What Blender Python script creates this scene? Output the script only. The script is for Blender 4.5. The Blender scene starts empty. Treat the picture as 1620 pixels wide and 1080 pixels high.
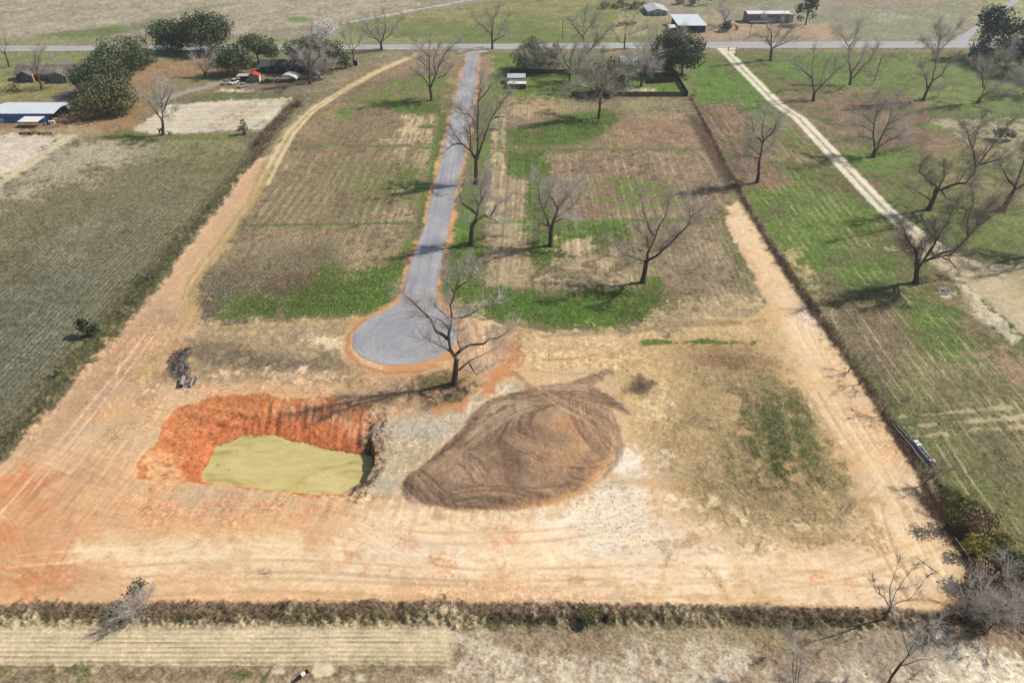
import bpy, math, random
import numpy as np
from mathutils import Vector
R = math.radians
sc = bpy.context.scene
COL = sc.collection

# ------------------------------------------------------------------ camera, sky, sun, exposure
CAMH = 80.0; PITCH = R(36.08); SP, CP = math.sin(PITCH), math.cos(PITCH)
cam_data = bpy.data.cameras.new('camera'); cam = bpy.data.objects.new('camera', cam_data); COL.objects.link(cam)
cam_data.sensor_width = 36; cam_data.lens = 24; cam_data.clip_start = 0.5; cam_data.clip_end = 9000
cam.location = (0, 0, CAMH); cam.rotation_euler = (R(90) - PITCH, 0, 0)
sc.camera = cam
SUN_AZ, SUN_EL = R(15), R(45)
world = bpy.data.worlds.new('World'); sc.world = world; world.use_nodes = True
wn = world.node_tree; bg = wn.nodes['Background']
sky = wn.nodes.new('ShaderNodeTexSky'); sky.sky_type = 'NISHITA'; sky.sun_disc = False
sky.sun_elevation = SUN_EL; sky.sun_rotation = R(90) - SUN_AZ; sky.air_density = 1.2; sky.dust_density = 2.0
wn.links.new(sky.outputs[0], bg.inputs[0]); bg.inputs[1].default_value = 0.075
sl = bpy.data.lights.new('sun', 'SUN'); sl.energy = 4.6; sl.angle = R(0.53); sl.color = (1.0, 0.925, 0.84)
so = bpy.data.objects.new('sun', sl); COL.objects.link(so)
so.rotation_euler = Vector((math.cos(SUN_EL)*math.cos(SUN_AZ), math.cos(SUN_EL)*math.sin(SUN_AZ), math.sin(SUN_EL))).to_track_quat('Z', 'Y').to_euler()
sc.view_settings.view_transform = 'Standard'; sc.view_settings.look = 'None'
sc.view_settings.exposure = 0.06; sc.view_settings.gamma = 1.0; sc.view_settings.use_curve_mapping = False
GAIN = 0.90          # photo colour (linear) * GAIN = albedo
HAZE = 0.00018

# ------------------------------------------------------------------ helpers
def G(px, py, h=0.0):
    'photo measurement -> point of the place at height h'
    x = (px-810)/1080.0; y = (py-540)/1080.0; t = (CAMH-h)/(SP+y*CP)
    return (x*t, (CP-y*SP)*t, h)
def AT(px, py, Y):
    'photo measurement -> point at forward distance Y'
    x = (px-810)/1080.0; y = (py-540)/1080.0; t = Y/(CP-y*SP)
    return (x*t, Y, CAMH-t*(SP+y*CP))
def lin(c):
    c = np.asarray(c, float)/255.0
    return np.where(c <= 0.04045, c/12.92, ((c+0.055)/1.055)**2.4)
def A(c, k=1.0):
    v = lin(c)*GAIN*k
    return (float(v[0]), float(v[1]), float(v[2]), 1.0)
rs_ = np.random.RandomState(7); TAB = rs_.rand(65536).astype(np.float32)
def vnoise(x, y, seed=0):
    xi = np.floor(x).astype(np.int64); yi = np.floor(y).astype(np.int64)
    fx = (x-xi).astype(np.float32); fy = (y-yi).astype(np.float32)
    fx = fx*fx*(3-2*fx); fy = fy*fy*(3-2*fy)
    def h(a, b): return TAB[((a*73856093) ^ (b*19349663) ^ (seed*83492791+12345)) & 0xFFFF]
    a = h(xi, yi); b = h(xi+1, yi); c = h(xi, yi+1); d = h(xi+1, yi+1)
    return (a+(b-a)*fx)+((c+(d-c)*fx)-(a+(b-a)*fx))*fy
def fbm(x, y, s, o=4, seed=0, rough=0.55):
    t = 0; a = 1; n = 0
    for k in range(o):
        t = t+a*vnoise(x/s+17.3*k, y/s-9.1*k, seed+k*7); n += a; a *= rough; s *= 0.5
    return t/n-0.5
def sstep(a, b, x):
    t = np.clip((x-a)/(b-a), 0, 1); return t*t*(3-2*t)
def sdf_poly(X, Y, P):
    'signed distance, negative inside'
    d = np.full(X.shape, 1e18); s = np.zeros(X.shape, bool); n = len(P)
    for i in range(n):
        ax, ay = P[i]; bx, by = P[(i+1) % n]
        ex, ey = bx-ax, by-ay; wx, wy = X-ax, Y-ay
        t = np.clip((wx*ex+wy*ey)/(ex*ex+ey*ey+1e-12), 0, 1)
        d = np.minimum(d, (wx-ex*t)**2+(wy-ey*t)**2)
        c = (ay <= Y) != (by <= Y)
        if abs(ey) > 1e-12:
            s ^= c & (X < ax+ex*(Y-ay)/ey)
    d = np.sqrt(d); return np.where(s, -d, d)
def dist_line(X, Y, P):
    d = np.full(X.shape, 1e18)
    for i in range(len(P)-1):
        ax, ay = P[i]; bx, by = P[i+1]
        ex, ey = bx-ax, by-ay; wx, wy = X-ax, Y-ay
        t = np.clip((wx*ex+wy*ey)/(ex*ex+ey*ey+1e-12), 0, 1)
        d = np.minimum(d, (wx-ex*t)**2+(wy-ey*t)**2)
    return np.sqrt(d)
def smooth_closed(P, k=4):
    P = np.array(P, float); n = len(P); out = []
    for i in range(n):
        p0, p1, p2, p3 = P[(i-1) % n], P[i], P[(i+1) % n], P[(i+2) % n]
        for j in range(k):
            t = j/k
            out.append(0.5*((2*p1)+(-p0+p2)*t+(2*p0-5*p1+4*p2-p3)*t*t+(-p0+3*p1-3*p2+p3)*t**3))
    return [tuple(p) for p in out]
def gp(P): return [G(*p)[:2] for p in P]

def mesh_obj(name, V, F, mat, parent=None, smooth=False):
    me = bpy.data.meshes.new(name)
    if isinstance(F, np.ndarray):
        V = np.asarray(V, np.float32); n = F.shape[1]
        me.vertices.add(len(V)); me.vertices.foreach_set('co', V.ravel())
        me.loops.add(F.size); me.loops.foreach_set('vertex_index', F.astype(np.int32).ravel())
        me.polygons.add(len(F)); me.polygons.foreach_set('loop_start', np.arange(0, F.size, n, dtype=np.int32))
        me.update(calc_edges=True)
    else:
        me.from_pydata([tuple(v) for v in V], [], F); me.update()
    if smooth: me.polygons.foreach_set('use_smooth', np.ones(len(me.polygons), bool))
    me.materials.append(mat)
    o = bpy.data.objects.new(name, me); COL.objects.link(o)
    if parent: o.parent = parent
    return o
def empty(name, loc, label, cat, rz=0.0, group=None):
    o = bpy.data.objects.new(name, None); o.empty_display_size = 0.5; COL.objects.link(o)
    o.location = loc; o.rotation_euler = (0, 0, rz); o['label'] = label; o['category'] = cat
    if group: o['group'] = group
    return o
def tag(o, label, cat, group=None):
    o['label'] = label; o['category'] = cat
    if group: o['group'] = group
    return o

# ------------------------------------------------------------------ materials
def newmat(name):
    m = bpy.data.materials.new(name); m.use_nodes = True
    nt = m.node_tree; b = nt.nodes['Principled BSDF']; b.inputs['Roughness'].default_value = 0.9
    b.inputs['Specular IOR Level'].default_value = 0.2
    return m, nt, b
def nd(nt, t, **kw):
    n = nt.nodes.new(t)
    for k, v in kw.items(): setattr(n, k, v)
    return n
def noisy(name, c, var=0.25, scale=3.0, rough=0.85, metal=0.0, spec=0.25, c2=None, bump=0.0, detail=4.0, stretch=None, objvar=0.0):
    m, nt, b = newmat(name)
    tc = nd(nt, 'ShaderNodeTexCoord'); n = nd(nt, 'ShaderNodeTexNoise'); n.inputs['Scale'].default_value = scale; n.inputs['Detail'].default_value = detail
    src = tc.outputs['Object']
    if stretch:
        mp = nd(nt, 'ShaderNodeMapping'); mp.inputs['Scale'].default_value = stretch; nt.links.new(src, mp.inputs[0]); src = mp.outputs[0]
    nt.links.new(src, n.inputs['Vector'])
    r = nd(nt, 'ShaderNodeValToRGB'); c = tuple(c)
    if c2 is None:
        r.color_ramp.elements[0].color = tuple(v*(1-var) for v in c[:3])+(1,); r.color_ramp.elements[1].color = tuple(min(v*(1+var), .95) for v in c[:3])+(1,)
    else:
        r.color_ramp.elements[0].color = c; r.color_ramp.elements[1].color = tuple(c2)
    r.color_ramp.elements[0].position = 0.33; r.color_ramp.elements[1].position = 0.67
    nt.links.new(n.outputs['Fac'], r.inputs[0])
    out = r.outputs[0]
    if objvar:
        oi = nd(nt, 'ShaderNodeObjectInfo'); mr = nd(nt, 'ShaderNodeMapRange'); mr.inputs[3].default_value = 1-objvar; mr.inputs[4].default_value = 1+objvar
        nt.links.new(oi.outputs['Random'], mr.inputs[0])
        hs = nd(nt, 'ShaderNodeHueSaturation'); nt.links.new(mr.outputs[0], hs.inputs['Value']); nt.links.new(out, hs.inputs['Color']); out = hs.outputs[0]
    nt.links.new(out, b.inputs['Base Color'])
    b.inputs['Roughness'].default_value = rough; b.inputs['Metallic'].default_value = metal; b.inputs['Specular IOR Level'].default_value = spec
    if bump:
        bm = nd(nt, 'ShaderNodeBump'); bm.inputs['Strength'].default_value = bump; bm.inputs['Distance'].default_value = 0.05
        nt.links.new(n.outputs['Fac'], bm.inputs['Height']); nt.links.new(bm.outputs[0], b.inputs['Normal'])
    return m

def ground_material():
    m, nt, b = newmat('ground_cover')
    at = nd(nt, 'ShaderNodeAttribute', attribute_name='Col'); tx = nd(nt, 'ShaderNodeAttribute', attribute_name='Tex')
    ge = nd(nt, 'ShaderNodeNewGeometry'); sep = nd(nt, 'ShaderNodeSeparateColor'); nt.links.new(tx.outputs['Color'], sep.inputs[0])
    def noise(scale, det, rough=0.65):
        n = nd(nt, 'ShaderNodeTexNoise'); n.inputs['Scale'].default_value = scale; n.inputs['Detail'].default_value = det; n.inputs['Roughness'].default_value = rough
        nt.links.new(ge.outputs['Position'], n.inputs['Vector']); return n.outputs['Fac']
    def mth(op, a, bb, c=None):
        n = nd(nt, 'ShaderNodeMath', operation=op)
        for i, v in enumerate((a, bb, c)):
            if v is None: continue
            if isinstance(v, (int, float)): n.inputs[i].default_value = v
            else: nt.links.new(v, n.inputs[i])
        return n.outputs[0]
    f1 = noise(0.6, 6, 0.92); f2 = noise(2.4, 4, 0.85); f3 = noise(0.13, 3)
    a1 = mth('SUBTRACT', f1, 0.5); a2 = mth('SUBTRACT', f2, 0.5); a3 = mth('SUBTRACT', f3, 0.5)
    s = mth('ADD', mth('MULTIPLY', a1, 3.2), mth('MULTIPLY', a2, 2.2))
    amp = mth('MULTIPLY_ADD', sep.outputs[0], 1.15, 0.045)
    mul = mth('ADD', mth('MULTIPLY', s, amp), mth('MULTIPLY_ADD', a3, 0.18, 1.0))
    mul = mth('MAXIMUM', mul, 0.25)
    vm = nd(nt, 'ShaderNodeVectorMath', operation='SCALE'); nt.links.new(at.outputs['Color'], vm.inputs[0]); nt.links.new(mul, vm.inputs['Scale'])
    # slight hue drift so that grass and dead straw mix
    mix = nd(nt, 'ShaderNodeMix', data_type='RGBA', blend_type='MULTIPLY'); f4 = noise(1.3, 5, 0.7)
    rp = nd(nt, 'ShaderNodeValToRGB'); rp.color_ramp.elements[0].position = .38; rp.color_ramp.elements[1].position = .62
    rp.color_ramp.elements[0].color = (.88, .93, .86, 1); rp.color_ramp.elements[1].color = (1.12, 1.05, 1.02, 1)
    nt.links.new(f4, rp.inputs[0]); nt.links.new(vm.outputs[0], mix.inputs[6]); nt.links.new(rp.outputs[0], mix.inputs[7])
    nt.links.new(mth('MULTIPLY_ADD', sep.outputs[0], 0.8, 0.15), mix.inputs[0])
    nt.links.new(mix.outputs[2], b.inputs['Base Color'])
    bp = nd(nt, 'ShaderNodeBump'); bp.inputs['Distance'].default_value = 0.25
    nt.links.new(mth('MULTIPLY_ADD', sep.outputs[0], 0.6, 0.05), bp.inputs['Strength'])
    nt.links.new(mth('ADD', f1, mth('MULTIPLY', f2, 0.6)), bp.inputs['Height']); nt.links.new(bp.outputs[0], b.inputs['Normal'])
    b.inputs['Roughness'].default_value = 0.95; b.inputs['Specular IOR Level'].default_value = 0.1
    return m
# ------------------------------------------------------------------ terrain sheet
NC, NR = 900, 650
uc = np.linspace(-0.87, 0.87, NC)
rows_py = np.linspace(1170, -50, NR)
yy = (rows_py-540)/1080.0; tt = CAMH/(SP+yy*CP); Yr = (CP-yy*SP)*tt
Yr = np.concatenate([[-2500, -700, -200, -60, -10], Yr, [760, 950, 1300, 1800, 2600]])
tt = np.concatenate([[tt[0]]*5, tt, [tt[-1]]*5])
XX = uc[None, :]*tt[:, None]
outf = np.array([0.02, 0.08, 0.25, 0.55, 1.0])
rt = XX[:, -1:]+(2600-XX[:, -1:])*outf[None, :]; lt = XX[:, :1]-(2600+XX[:, :1])*outf[None, :]
XX = np.concatenate([lt[:, ::-1], XX, rt], axis=1)
YY = np.repeat(Yr[:, None], XX.shape[1], axis=1)
SH = XX.shape
X = XX.ravel().copy(); Y = YY.ravel().copy(); Z = np.zeros_like(X)

# --- large relief: the dug pond, the spread mound, the ditch banks
WATER_Z = -2.1
RIM = [(210,741),(224,719),(249,692),(254,666),(278,645),(299,638),(314,632),(334,625),(365,621),(393,621),(447,626),(521,627),(565,634),(612,640),(618,650),(601,664),(589,678),(590,700),(592,722),(589,746),(576,763),(562,774),(556,785),(535,787),(476,785),(417,776),(358,768),(298,761),(239,762),(213,757)]
WATER = [(322,746),(334,728),(346,708),(387,694),(432,692.5),(491,707),(536,716),(588,721),(590,728),(588,742),(574,762),(541,779),(506,780.5),(447,777.5),(387,770),(340,764),(320,757)]
rimw = gp(RIM); waterw = [G(x, y, WATER_Z)[:2] for x, y in WATER]
warp1 = fbm(X, Y, 3.0, 4, 11); warp2 = fbm(X, Y, 0.9, 3, 12)
bb = (X > -62) & (X < -5) & (Y > 55) & (Y < 105); idx = np.where(bb)[0]
xs, ys = X[idx], Y[idx]
wob = warp1[idx]*1.6+warp2[idx]*0.5
dr = -sdf_poly(xs, ys, rimw)+wob*0.8; dw = sdf_poly(xs, ys, waterw)+wob*0.35
t = np.clip(dr, 0, None)/np.maximum(np.clip(dr, 0, None)+np.clip(dw, 0, None), 1e-4)
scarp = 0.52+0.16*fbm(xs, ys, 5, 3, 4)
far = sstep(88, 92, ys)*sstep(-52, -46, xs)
prof = t*0.75
prof_far = np.where(t < scarp, t*0.62, 0.0)+np.where(t >= scarp, scarp*0.62+sstep(0, 0.04, t-scarp)*0.30+(t-scarp-0.05).clip(0)*0.75, 0)
prof = prof*(1-far)+prof_far*far
ang = np.arctan2(ys-84, xs+33)
lftb = sstep(-42, -48, xs); rill = fbm(xs/.9+ys*.12, dr*.14, 1.0, 4, 21)*(1-lftb)+fbm(ys/1.3+xs*.15, dr*.14, 1.0, 4, 22)*lftb
z = WATER_Z*1.12*np.clip(prof/0.80, 0, 1.0)+rill*0.75*sstep(0.02, 0.3, t)*(1-sstep(0.7, 1, t))
z = z+warp2[idx]*0.25*sstep(0.5, 0.8, t)*far
z = np.where(dw < 0, WATER_Z-0.5, z)
z = np.where(dr <= 0, 0, z)
Z[idx] += z
PITT = np.zeros_like(X); PITT[idx] = np.where(dr > 0, t, 0); PITSHADE = np.zeros_like(X); PITSHADE[idx] = np.where(dr > 0, np.exp(-((t-scarp-0.03)/0.055)**2)*far, 0)
PITA = np.zeros_like(X); PITA[idx] = ang
# near lip of the pond: ground falls gently towards it
MOUND = [(631,774),(637,757),(655,742),(673,730),(697,707),(730,678),(743,655),(773,633),(823,617),(873,606),(915,603),(945,612),(957,622),(972,652),(982,686),(977,715),(953,752),(923,781),(873,799),(807,807),(740,808),(680,801),(645,793)]
TONGA = [(905,603),(923,596),(957,584),(974,590),(960,597),(940,610),(925,612)]
TONGB = [(925,606),(955,618),(983,634),(1003,657),(990,655),(962,645),(930,640)]
mw = smooth_closed(gp(MOUND)); ta = smooth_closed(gp(TONGA)); tb = smooth_closed(gp(TONGB))
bb = (X > -25) & (X < 32) & (Y > 60) & (Y < 108); mi = np.where(bb)[0]; xs, ys = X[mi], Y[mi]
dm = -sdf_poly(xs, ys, mw)+warp2[mi]*0.6+warp1[mi]*0.5
mh = 0.9*sstep(0, 2.6, dm)+2.1*sstep(1.2, 11.5, dm)
dta = -sdf_poly(xs, ys, ta)+warp2[mi]*.4; dtb = -sdf_poly(xs, ys, tb)+warp2[mi]*.5
mh = np.maximum(mh, 0.18*sstep(0, 1.5, dta)); mh = np.maximum(mh, 0.35*sstep(0, 1.6, dtb))
def scrapes(xs, ys, n, seed, box, wr, lr, Rr, dirf, off=.25, fine=.3):
    'overlapping curved machine passes: streak value per point'
    rg = random.Random(seed); sw = fbm(xs, ys, 4, 4, seed)*.8
    for k in range(n):
        px_, py_ = rg.uniform(box[0], box[1]), rg.uniform(box[2], box[3]); th = dirf(px_, py_)+rg.gauss(0, .28); Rk = rg.uniform(*Rr)*rg.choice((-1, 1)) if Rr[0] > 0 else -rg.uniform(-Rr[1], -Rr[0])
        cx0, cy0 = px_-math.sin(th)*Rk, py_+math.cos(th)*Rk; w = rg.uniform(*wr); ln_ = rg.uniform(*lr)
        r = np.hypot(xs-cx0, ys-cy0); a_ = np.arctan2(ys-cy0, xs-cx0)-math.atan2(py_-cy0, px_-cx0); a_ = (a_+math.pi) % (2*math.pi)-math.pi; arc = a_*abs(Rk); dr_ = r-abs(Rk)
        q = np.where(np.abs(dr_) < w*.8)[0]
        if not len(q): continue
        m = sstep(w/2+.15, w/2-.15, np.abs(dr_[q]))*sstep(ln_/2+1.2, ln_/2-1.2, np.abs(arc[q]))
        v = fbm(dr_[q]/fine, arc[q]/6, 1.0, 4, seed+k, .75)*1.3+rg.uniform(-off, off)-.35*np.exp(-((np.abs(dr_[q])-w/2)/.18)**2)
        sw[q] = sw[q]*(1-m*.85)+v*m*.85
    return sw
mcx, mcy, _ = G(860, 700)
sw = scrapes(xs, ys, 46, 77, (-22, 28, 66, 100), (2.2, 4.0), (7, 22), (7, 26), lambda a, b: math.atan2((b-mcy)*2.0, (a-mcx))+math.pi/2, .22)
mh = mh+sw*0.22*sstep(0.1, .8, mh)
Z[mi] += mh
MD = np.zeros_like(X)-9; MD[mi] = np.maximum(np.maximum(dm, dta), dtb); MSW = np.zeros_like(X); MSW[mi] = sw
MTB = np.zeros_like(X)-9; MTB[mi] = dtb
# flattened plan: where a sight line from the survey point meets the datum plane (only matters on relief)
FX = X*CAMH/(CAMH-Z); FY = Y*CAMH/(CAMH-Z)

# --- painting -------------------------------------------------------------
C = np.zeros((len(X), 3)); TXR = np.full(len(X), 0.6); REG = np.zeros(len(X), np.int8); H = np.zeros_like(X)
REGN = ['ground']
def reg(name):
    if name not in REGN: REGN.append(name)
    return REGN.index(name)
N30 = fbm(X, Y, 30, 4, 1)*1.5; N8 = fbm(X, Y, 8, 5, 2, .6)*1.9; N2 = fbm(X, Y, 2.2, 4, 3, .65)*1.9; N07 = fbm(X, Y, 0.7, 3, 4, .7)*1.8
AX = R(1.7)                                  # heading of the plot lines
UA = X*math.cos(AX)-Y*math.sin(AX)           # across the plots
VA = X*math.sin(AX)+Y*math.cos(AX)           # along the plots
NST = fbm(UA/0.5, VA/8.0, 1.0, 4, 5, .7)*1.8        # streaks along
NSX = fbm(UA/10.0, VA/0.5, 1.0, 4, 6, .7)*1.8       # streaks across
NSD = fbm(X/7.0+Y/2.4, Y/1.2, 1.0, 4, 7)
NG = N8*.6+N2*.55+N07*.35+NST*.25
NO = dict(n30=N30, n8=N8*.75+N2*.35+N07*.2, n2=N2*.8+N07*.4+NST*.2, n07=N07, st=NST, sx=NSX, g=NG)
def put(i, m, col, var, tex, region, op=1.0, nz=None):
    col = lin(col); m = (m*op)[:, None]
    v = 1+(var if tex > .2 else var*.5)*(N8[i]*1.3+N2[i]*1.3+N07[i]*1.3)
    if nz is not None: v = v+nz
    c = col[None, :]*np.clip(v, 0.2, 2.2)[:, None]
    C[i] = C[i]*(1-m)+c*m
    TXR[i] = TXR[i]*(1-m[:, 0])+tex*m[:, 0]
    if region is not None:
        k = i[m[:, 0] > 0.5]; REG[k] = reg(region)
def L(P, col, soft=0.4, rag=0.5, op=1.0, var=0.25, tex=0.6, region=None, mott=None, streak=0.0, sn='st', smooth=False, ragn=None, h=0.0):
    'area: photo outline, colour, edge softness m, raggedness m; mott=(noise, threshold, width)'
    P = gp(P)
    if smooth: P = smooth_closed(P)
    a = np.array(P); mg = soft+rag+1
    i = np.where((FX > a[:, 0].min()-mg) & (FX < a[:, 0].max()+mg) & (FY > a[:, 1].min()-mg) & (FY < a[:, 1].max()+mg))[0]
    if not len(i): return i, None
    d = -sdf_poly(FX[i], FY[i], P)+rag*(N2[i]*1.6+N07[i]*0.9+N8[i]*1.2)
    m = sstep(-soft, soft, d)
    if mott: m = m*sstep(mott[1]-mott[2], mott[1]+mott[2], NO[mott[0]][i])
    put(i, m, col, var, tex, region, op, NO[sn][i]*streak if streak else None)
    if h: H[i] += h*m*(0.6+N07[i]+N2[i])
    return i, m
def T(P, w, col, soft=0.3, rag=0.25, op=1.0, var=0.2, tex=0.3, region=None, mott=None, h=0.0):
    'track: photo polyline, width m'
    P = gp(P); a = np.array(P); mg = soft+rag+w
    i = np.where((FX > a[:, 0].min()-mg) & (FX < a[:, 0].max()+mg) & (FY > a[:, 1].min()-mg) & (FY < a[:, 1].max()+mg))[0]
    d = w/2-dist_line(FX[i], FY[i], P)+rag*(N2[i]*1.2+N07[i]+N8[i]*1.0)
    m = sstep(-soft, soft, d)
    if mott: m = m*sstep(mott[1]-mott[2], mott[1]+mott[2], NO[mott[0]][i])
    put(i, m, col, var, tex, region, op)
    if h: H[i] += h*m
    return i, m
def blob(x, y, rx, ry, col, **kw):
    P = [(x+rx*math.cos(k*math.pi/6), y+ry*math.sin(k*math.pi/6)) for k in range(12)]
    return L(P, col, **kw)
def rows(P, spacing, amp, along=True, hamp=0.0, col=None, warp=0.15, sharp=1.0, brk=0.0):
    P = gp(P); a = np.array(P)
    i = np.where((FX > a[:, 0].min()-1) & (FX < a[:, 0].max()+1) & (FY > a[:, 1].min()-1) & (FY < a[:, 1].max()+1))[0]
    m = sstep(-0.6, 0.6, -sdf_poly(FX[i], FY[i], P)+N2[i]*2)
    q = (UA if along else VA)[i]/spacing+N30[i]*1.2*warp*4+N8[i]*warp
    s = np.cos(q*2*math.pi); s = np.sign(s)*np.abs(s)**sharp
    g = np.clip(0.75+(NST if along else NSX)[i]*2.2+N8[i]*1.5-brk, 0, 1.4)*m
    if col is None: C[i] *= (1+amp*s*g)[:, None]
    else:
        w = (np.clip(s-0.25, 0, 1)/0.75*amp*g)[:, None]; C[i] = C[i]*(1-w)+lin(col)[None, :]*w
    H[i] += hamp*s*g
BIG = [(-700,-59),(2400,-59),(2400,74),(-700,74)]
# everything starts as rough meadow
put(np.arange(len(X)), np.ones(len(X)), (137,128,100), 0.3, 0.7, None)
# far fields beyond the highway
L([(-900,-59),(2600,-59),(2600,73),(1540,68),(810,72),(-900,84)], (150,141,120), soft=2, rag=2, var=0.25, tex=0.45, region='far_meadow')
L([(-300,-59),(620,-59),(700,-10),(560,35),(300,60),(-300,60)], (166,155,133), soft=6, rag=8, var=0.3, tex=0.4)
L([(540,38),(700,14),(850,-8),(1000,-10),(1050,30),(1100,68),(560,71)], (126,132,82), soft=5, rag=6, var=0.25, tex=0.5)
L([(620,50),(800,40),(950,60),(940,68),(600,70)], (112,127,70), soft=3, rag=6, var=0.2, tex=0.5)
L([(600,22),(760,8),(950,-5),(900,22),(760,35)], (150,140,96), soft=4, rag=6, op=.7)
blob(800,26,60,8,(118,132,76), soft=4, rag=5, op=.8)
L([(60,55),(210,38),(260,28),(262,40),(160,60),(60,64)], (112,126,72), soft=3, rag=5, tex=.5)
L([(-100,60),(700,58),(700,72),(-100,74)], (140,142,100), soft=3, rag=4, op=.8)
blob(472,31,18,4,(104,134,70), soft=2, rag=2)
L([(210,35),(330,8),(380,5),(300,22)], (128,134,92), soft=3, rag=4, op=.7)
L([(-300,-59),(400,-59),(300,-20),(-300,10)], (172,160,140), soft=6, rag=8, op=.6)
L([(1250,-20),(1560,-30),(1520,30),(1440,60),(1290,58),(1270,30)], (138,142,112), soft=5, rag=8, var=.25, tex=.45, mott=('n8',-.1,.12))
L([(1290,-30),(1520,-59),(1500,8),(1300,12)], (155,140,124), soft=5, rag=8, var=.2, op=.8)
L([(1390,14),(1440,30),(1400,36)], (165,165,155), soft=3, rag=6, op=.4)
L([(1560,-59),(2300,-59),(2300,60),(1540,62)], (152,156,112), soft=4, rag=5)
L([(1080,32),(1310,40),(1345,55),(1290,62),(1070,58)], (170,146,118), soft=3, rag=4, var=.2, tex=.4)
L([(980,20),(1120,24),(1110,45),(1000,60),(960,58)], (160,150,110), soft=3, rag=4, op=.8)
L([(1070,0),(1300,-10),(1290,4),(1090,14)], (135,140,100), soft=3, rag=4, op=.7)
T([(540,37),(600,27),(650,17),(700,8),(740,1),(800,-12)], 3.2, (196,192,182), soft=.5, rag=1.0, tex=.2, region='farm_track')
# verge between highway and the plots
L([(-900,82),(560,80),(560,92),(-900,96)], (122,132,82), soft=2, rag=3, tex=.5, region='grass_verge')
L([(-900,84),(240,82),(240,110),(120,150),(0,170),(-900,180)], (132,135,85), soft=3, rag=4, tex=.5, region='farmyard_lawn')
L([(-20,120),(60,135),(150,145),(60,162),(-20,166)], (140,134,84), soft=2, rag=4)
L([(105,145),(170,108),(250,100),(350,88),(430,120),(420,140),(330,150),(245,160),(230,190),(200,215),(0,222),(0,192),(100,190)], (152,120,86), soft=3, rag=4, var=.25, tex=.5, region='farmyard_lawn')
L([(225,140),(320,115),(400,125),(450,150),(440,160),(330,152),(250,165),(215,160)], (134,126,84), soft=2, rag=5, tex=.6, mott=('n8',-.12,.1))
L([(0,205),(120,200),(200,212),(110,222),(0,218)], (168,146,112), soft=2, rag=2, tex=.4)
L([(380,140),(480,152),(470,160),(340,162),(280,172),(250,178),(262,160)], (104,114,66), soft=2, rag=3, mott=('n8',-.2,.15))
T([(250,160),(290,147),(330,137),(350,130)], 5.0, (160,152,140), soft=.6, rag=.8, tex=.2, region='farm_track')
L([(345,140),(430,143),(420,147),(345,145)], (206,192,166), soft=1, rag=2, tex=.2)
L([(385,136),(470,128),(500,135),(470,146),(400,150)], (128,112,98), soft=1.5, rag=2.5, mott=('n2',-.1,.1))
L([(95,150),(112,138),(118,142),(105,160),(70,160)], (140,130,122), soft=.5, rag=.8, tex=.2)
# left crop field
LF = [(-500,300),(0,285),(100,222),(200,216),(398,216),(402,238),(352,290),(170,515),(0,702),(-300,1000),(-700,800)]
L(LF, (126,120,88), soft=1.5, rag=1.5, var=.28, tex=.85, region='crop_field')
L([(-300,300),(0,290),(100,225),(395,216),(380,236),(200,258),(60,300),(-200,360)], (166,156,132), soft=6, rag=9, var=.25, tex=.8, op=.9)
L([(250,225),(395,218),(400,240),(350,290),(300,270),(230,260)], (118,120,78), soft=5, rag=7, op=.7)
L([(0,400),(120,350),(300,300),(230,430),(100,600),(0,700),(-300,900),(-300,420)], (116,113,90), soft=12, rag=12, var=.3, tex=.95, op=.85)
L([(-200,480),(60,440),(170,420),(140,530),(0,690),(-200,900)], (104,106,90), soft=10, rag=10, op=.7, tex=1.0)
rows(LF, 1.15, .20, hamp=.05, warp=.1)
rows(LF, 3.4, .22, warp=.12, col=(150,143,120), sharp=2, brk=.35)
L([(-200,205),(0,213),(92,215),(60,245),(0,285),(-200,330)], (204,190,172), soft=1.5, rag=2.5, var=.2, tex=.35, region='ploughed_plot', streak=.25, sn='sx')
T([(110,216),(50,256),(0,290),(-80,345)], 3.6, (196,184,150), soft=.8, rag=1, tex=.3)
# pale garden plot
GPL = [(204,213),(225,195),(268,166),(330,160),(462,155),(430,185),(402,203),(320,210),(255,212)]
L(GPL, (204,192,168), soft=.8, rag=1.2, var=.14, tex=.3, region='ploughed_plot')
rows(GPL, 1.9, .13, along=False, warp=.14, hamp=.04, sharp=1.5)
L([(385,165),(430,158),(420,175),(390,185),(340,205),(330,200)], (168,152,118), soft=2, rag=3, mott=('n2',.02,.06), op=.8)
L([(398,205),(462,156),(466,162),(415,205)], (214,204,184), soft=.6, rag=.5, op=.8)
L([(130,216),(200,205),(255,214),(400,212),(404,222),(200,222)], (112,118,66), soft=1, rag=2, mott=('n8',-.15,.1), tex=.7)
# ditch bank along the left haul road
BANK = [(462,158),(474,150),(482,156),(448,200),(425,232),(404,256),(378,290),(302,388),(238,470),(188,530),(112,612),(42,692),(-60,792),(-200,944),(-230,925),(-60,745),(12,672),(88,590),(150,508),(214,440),(284,364),(356,284),(384,250),(402,220),(425,200)]
L(BANK, (94,92,66), soft=1.6, rag=1.6, var=.4, tex=1.0, region='ditch_bank', h=.2, mott=('g',-.45,.25))
L([(462,158),(474,150),(482,156),(448,200),(425,232),(404,256),(378,268),(385,245),(425,200)], (106,104,72), soft=1, rag=2, var=.4, mott=('n2',-.1,.1))
L([(250,420),(300,375),(270,420),(200,500),(120,600),(60,640)], (74,84,46), soft=1, rag=1.5, mott=('n2',.0,.1))
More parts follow.
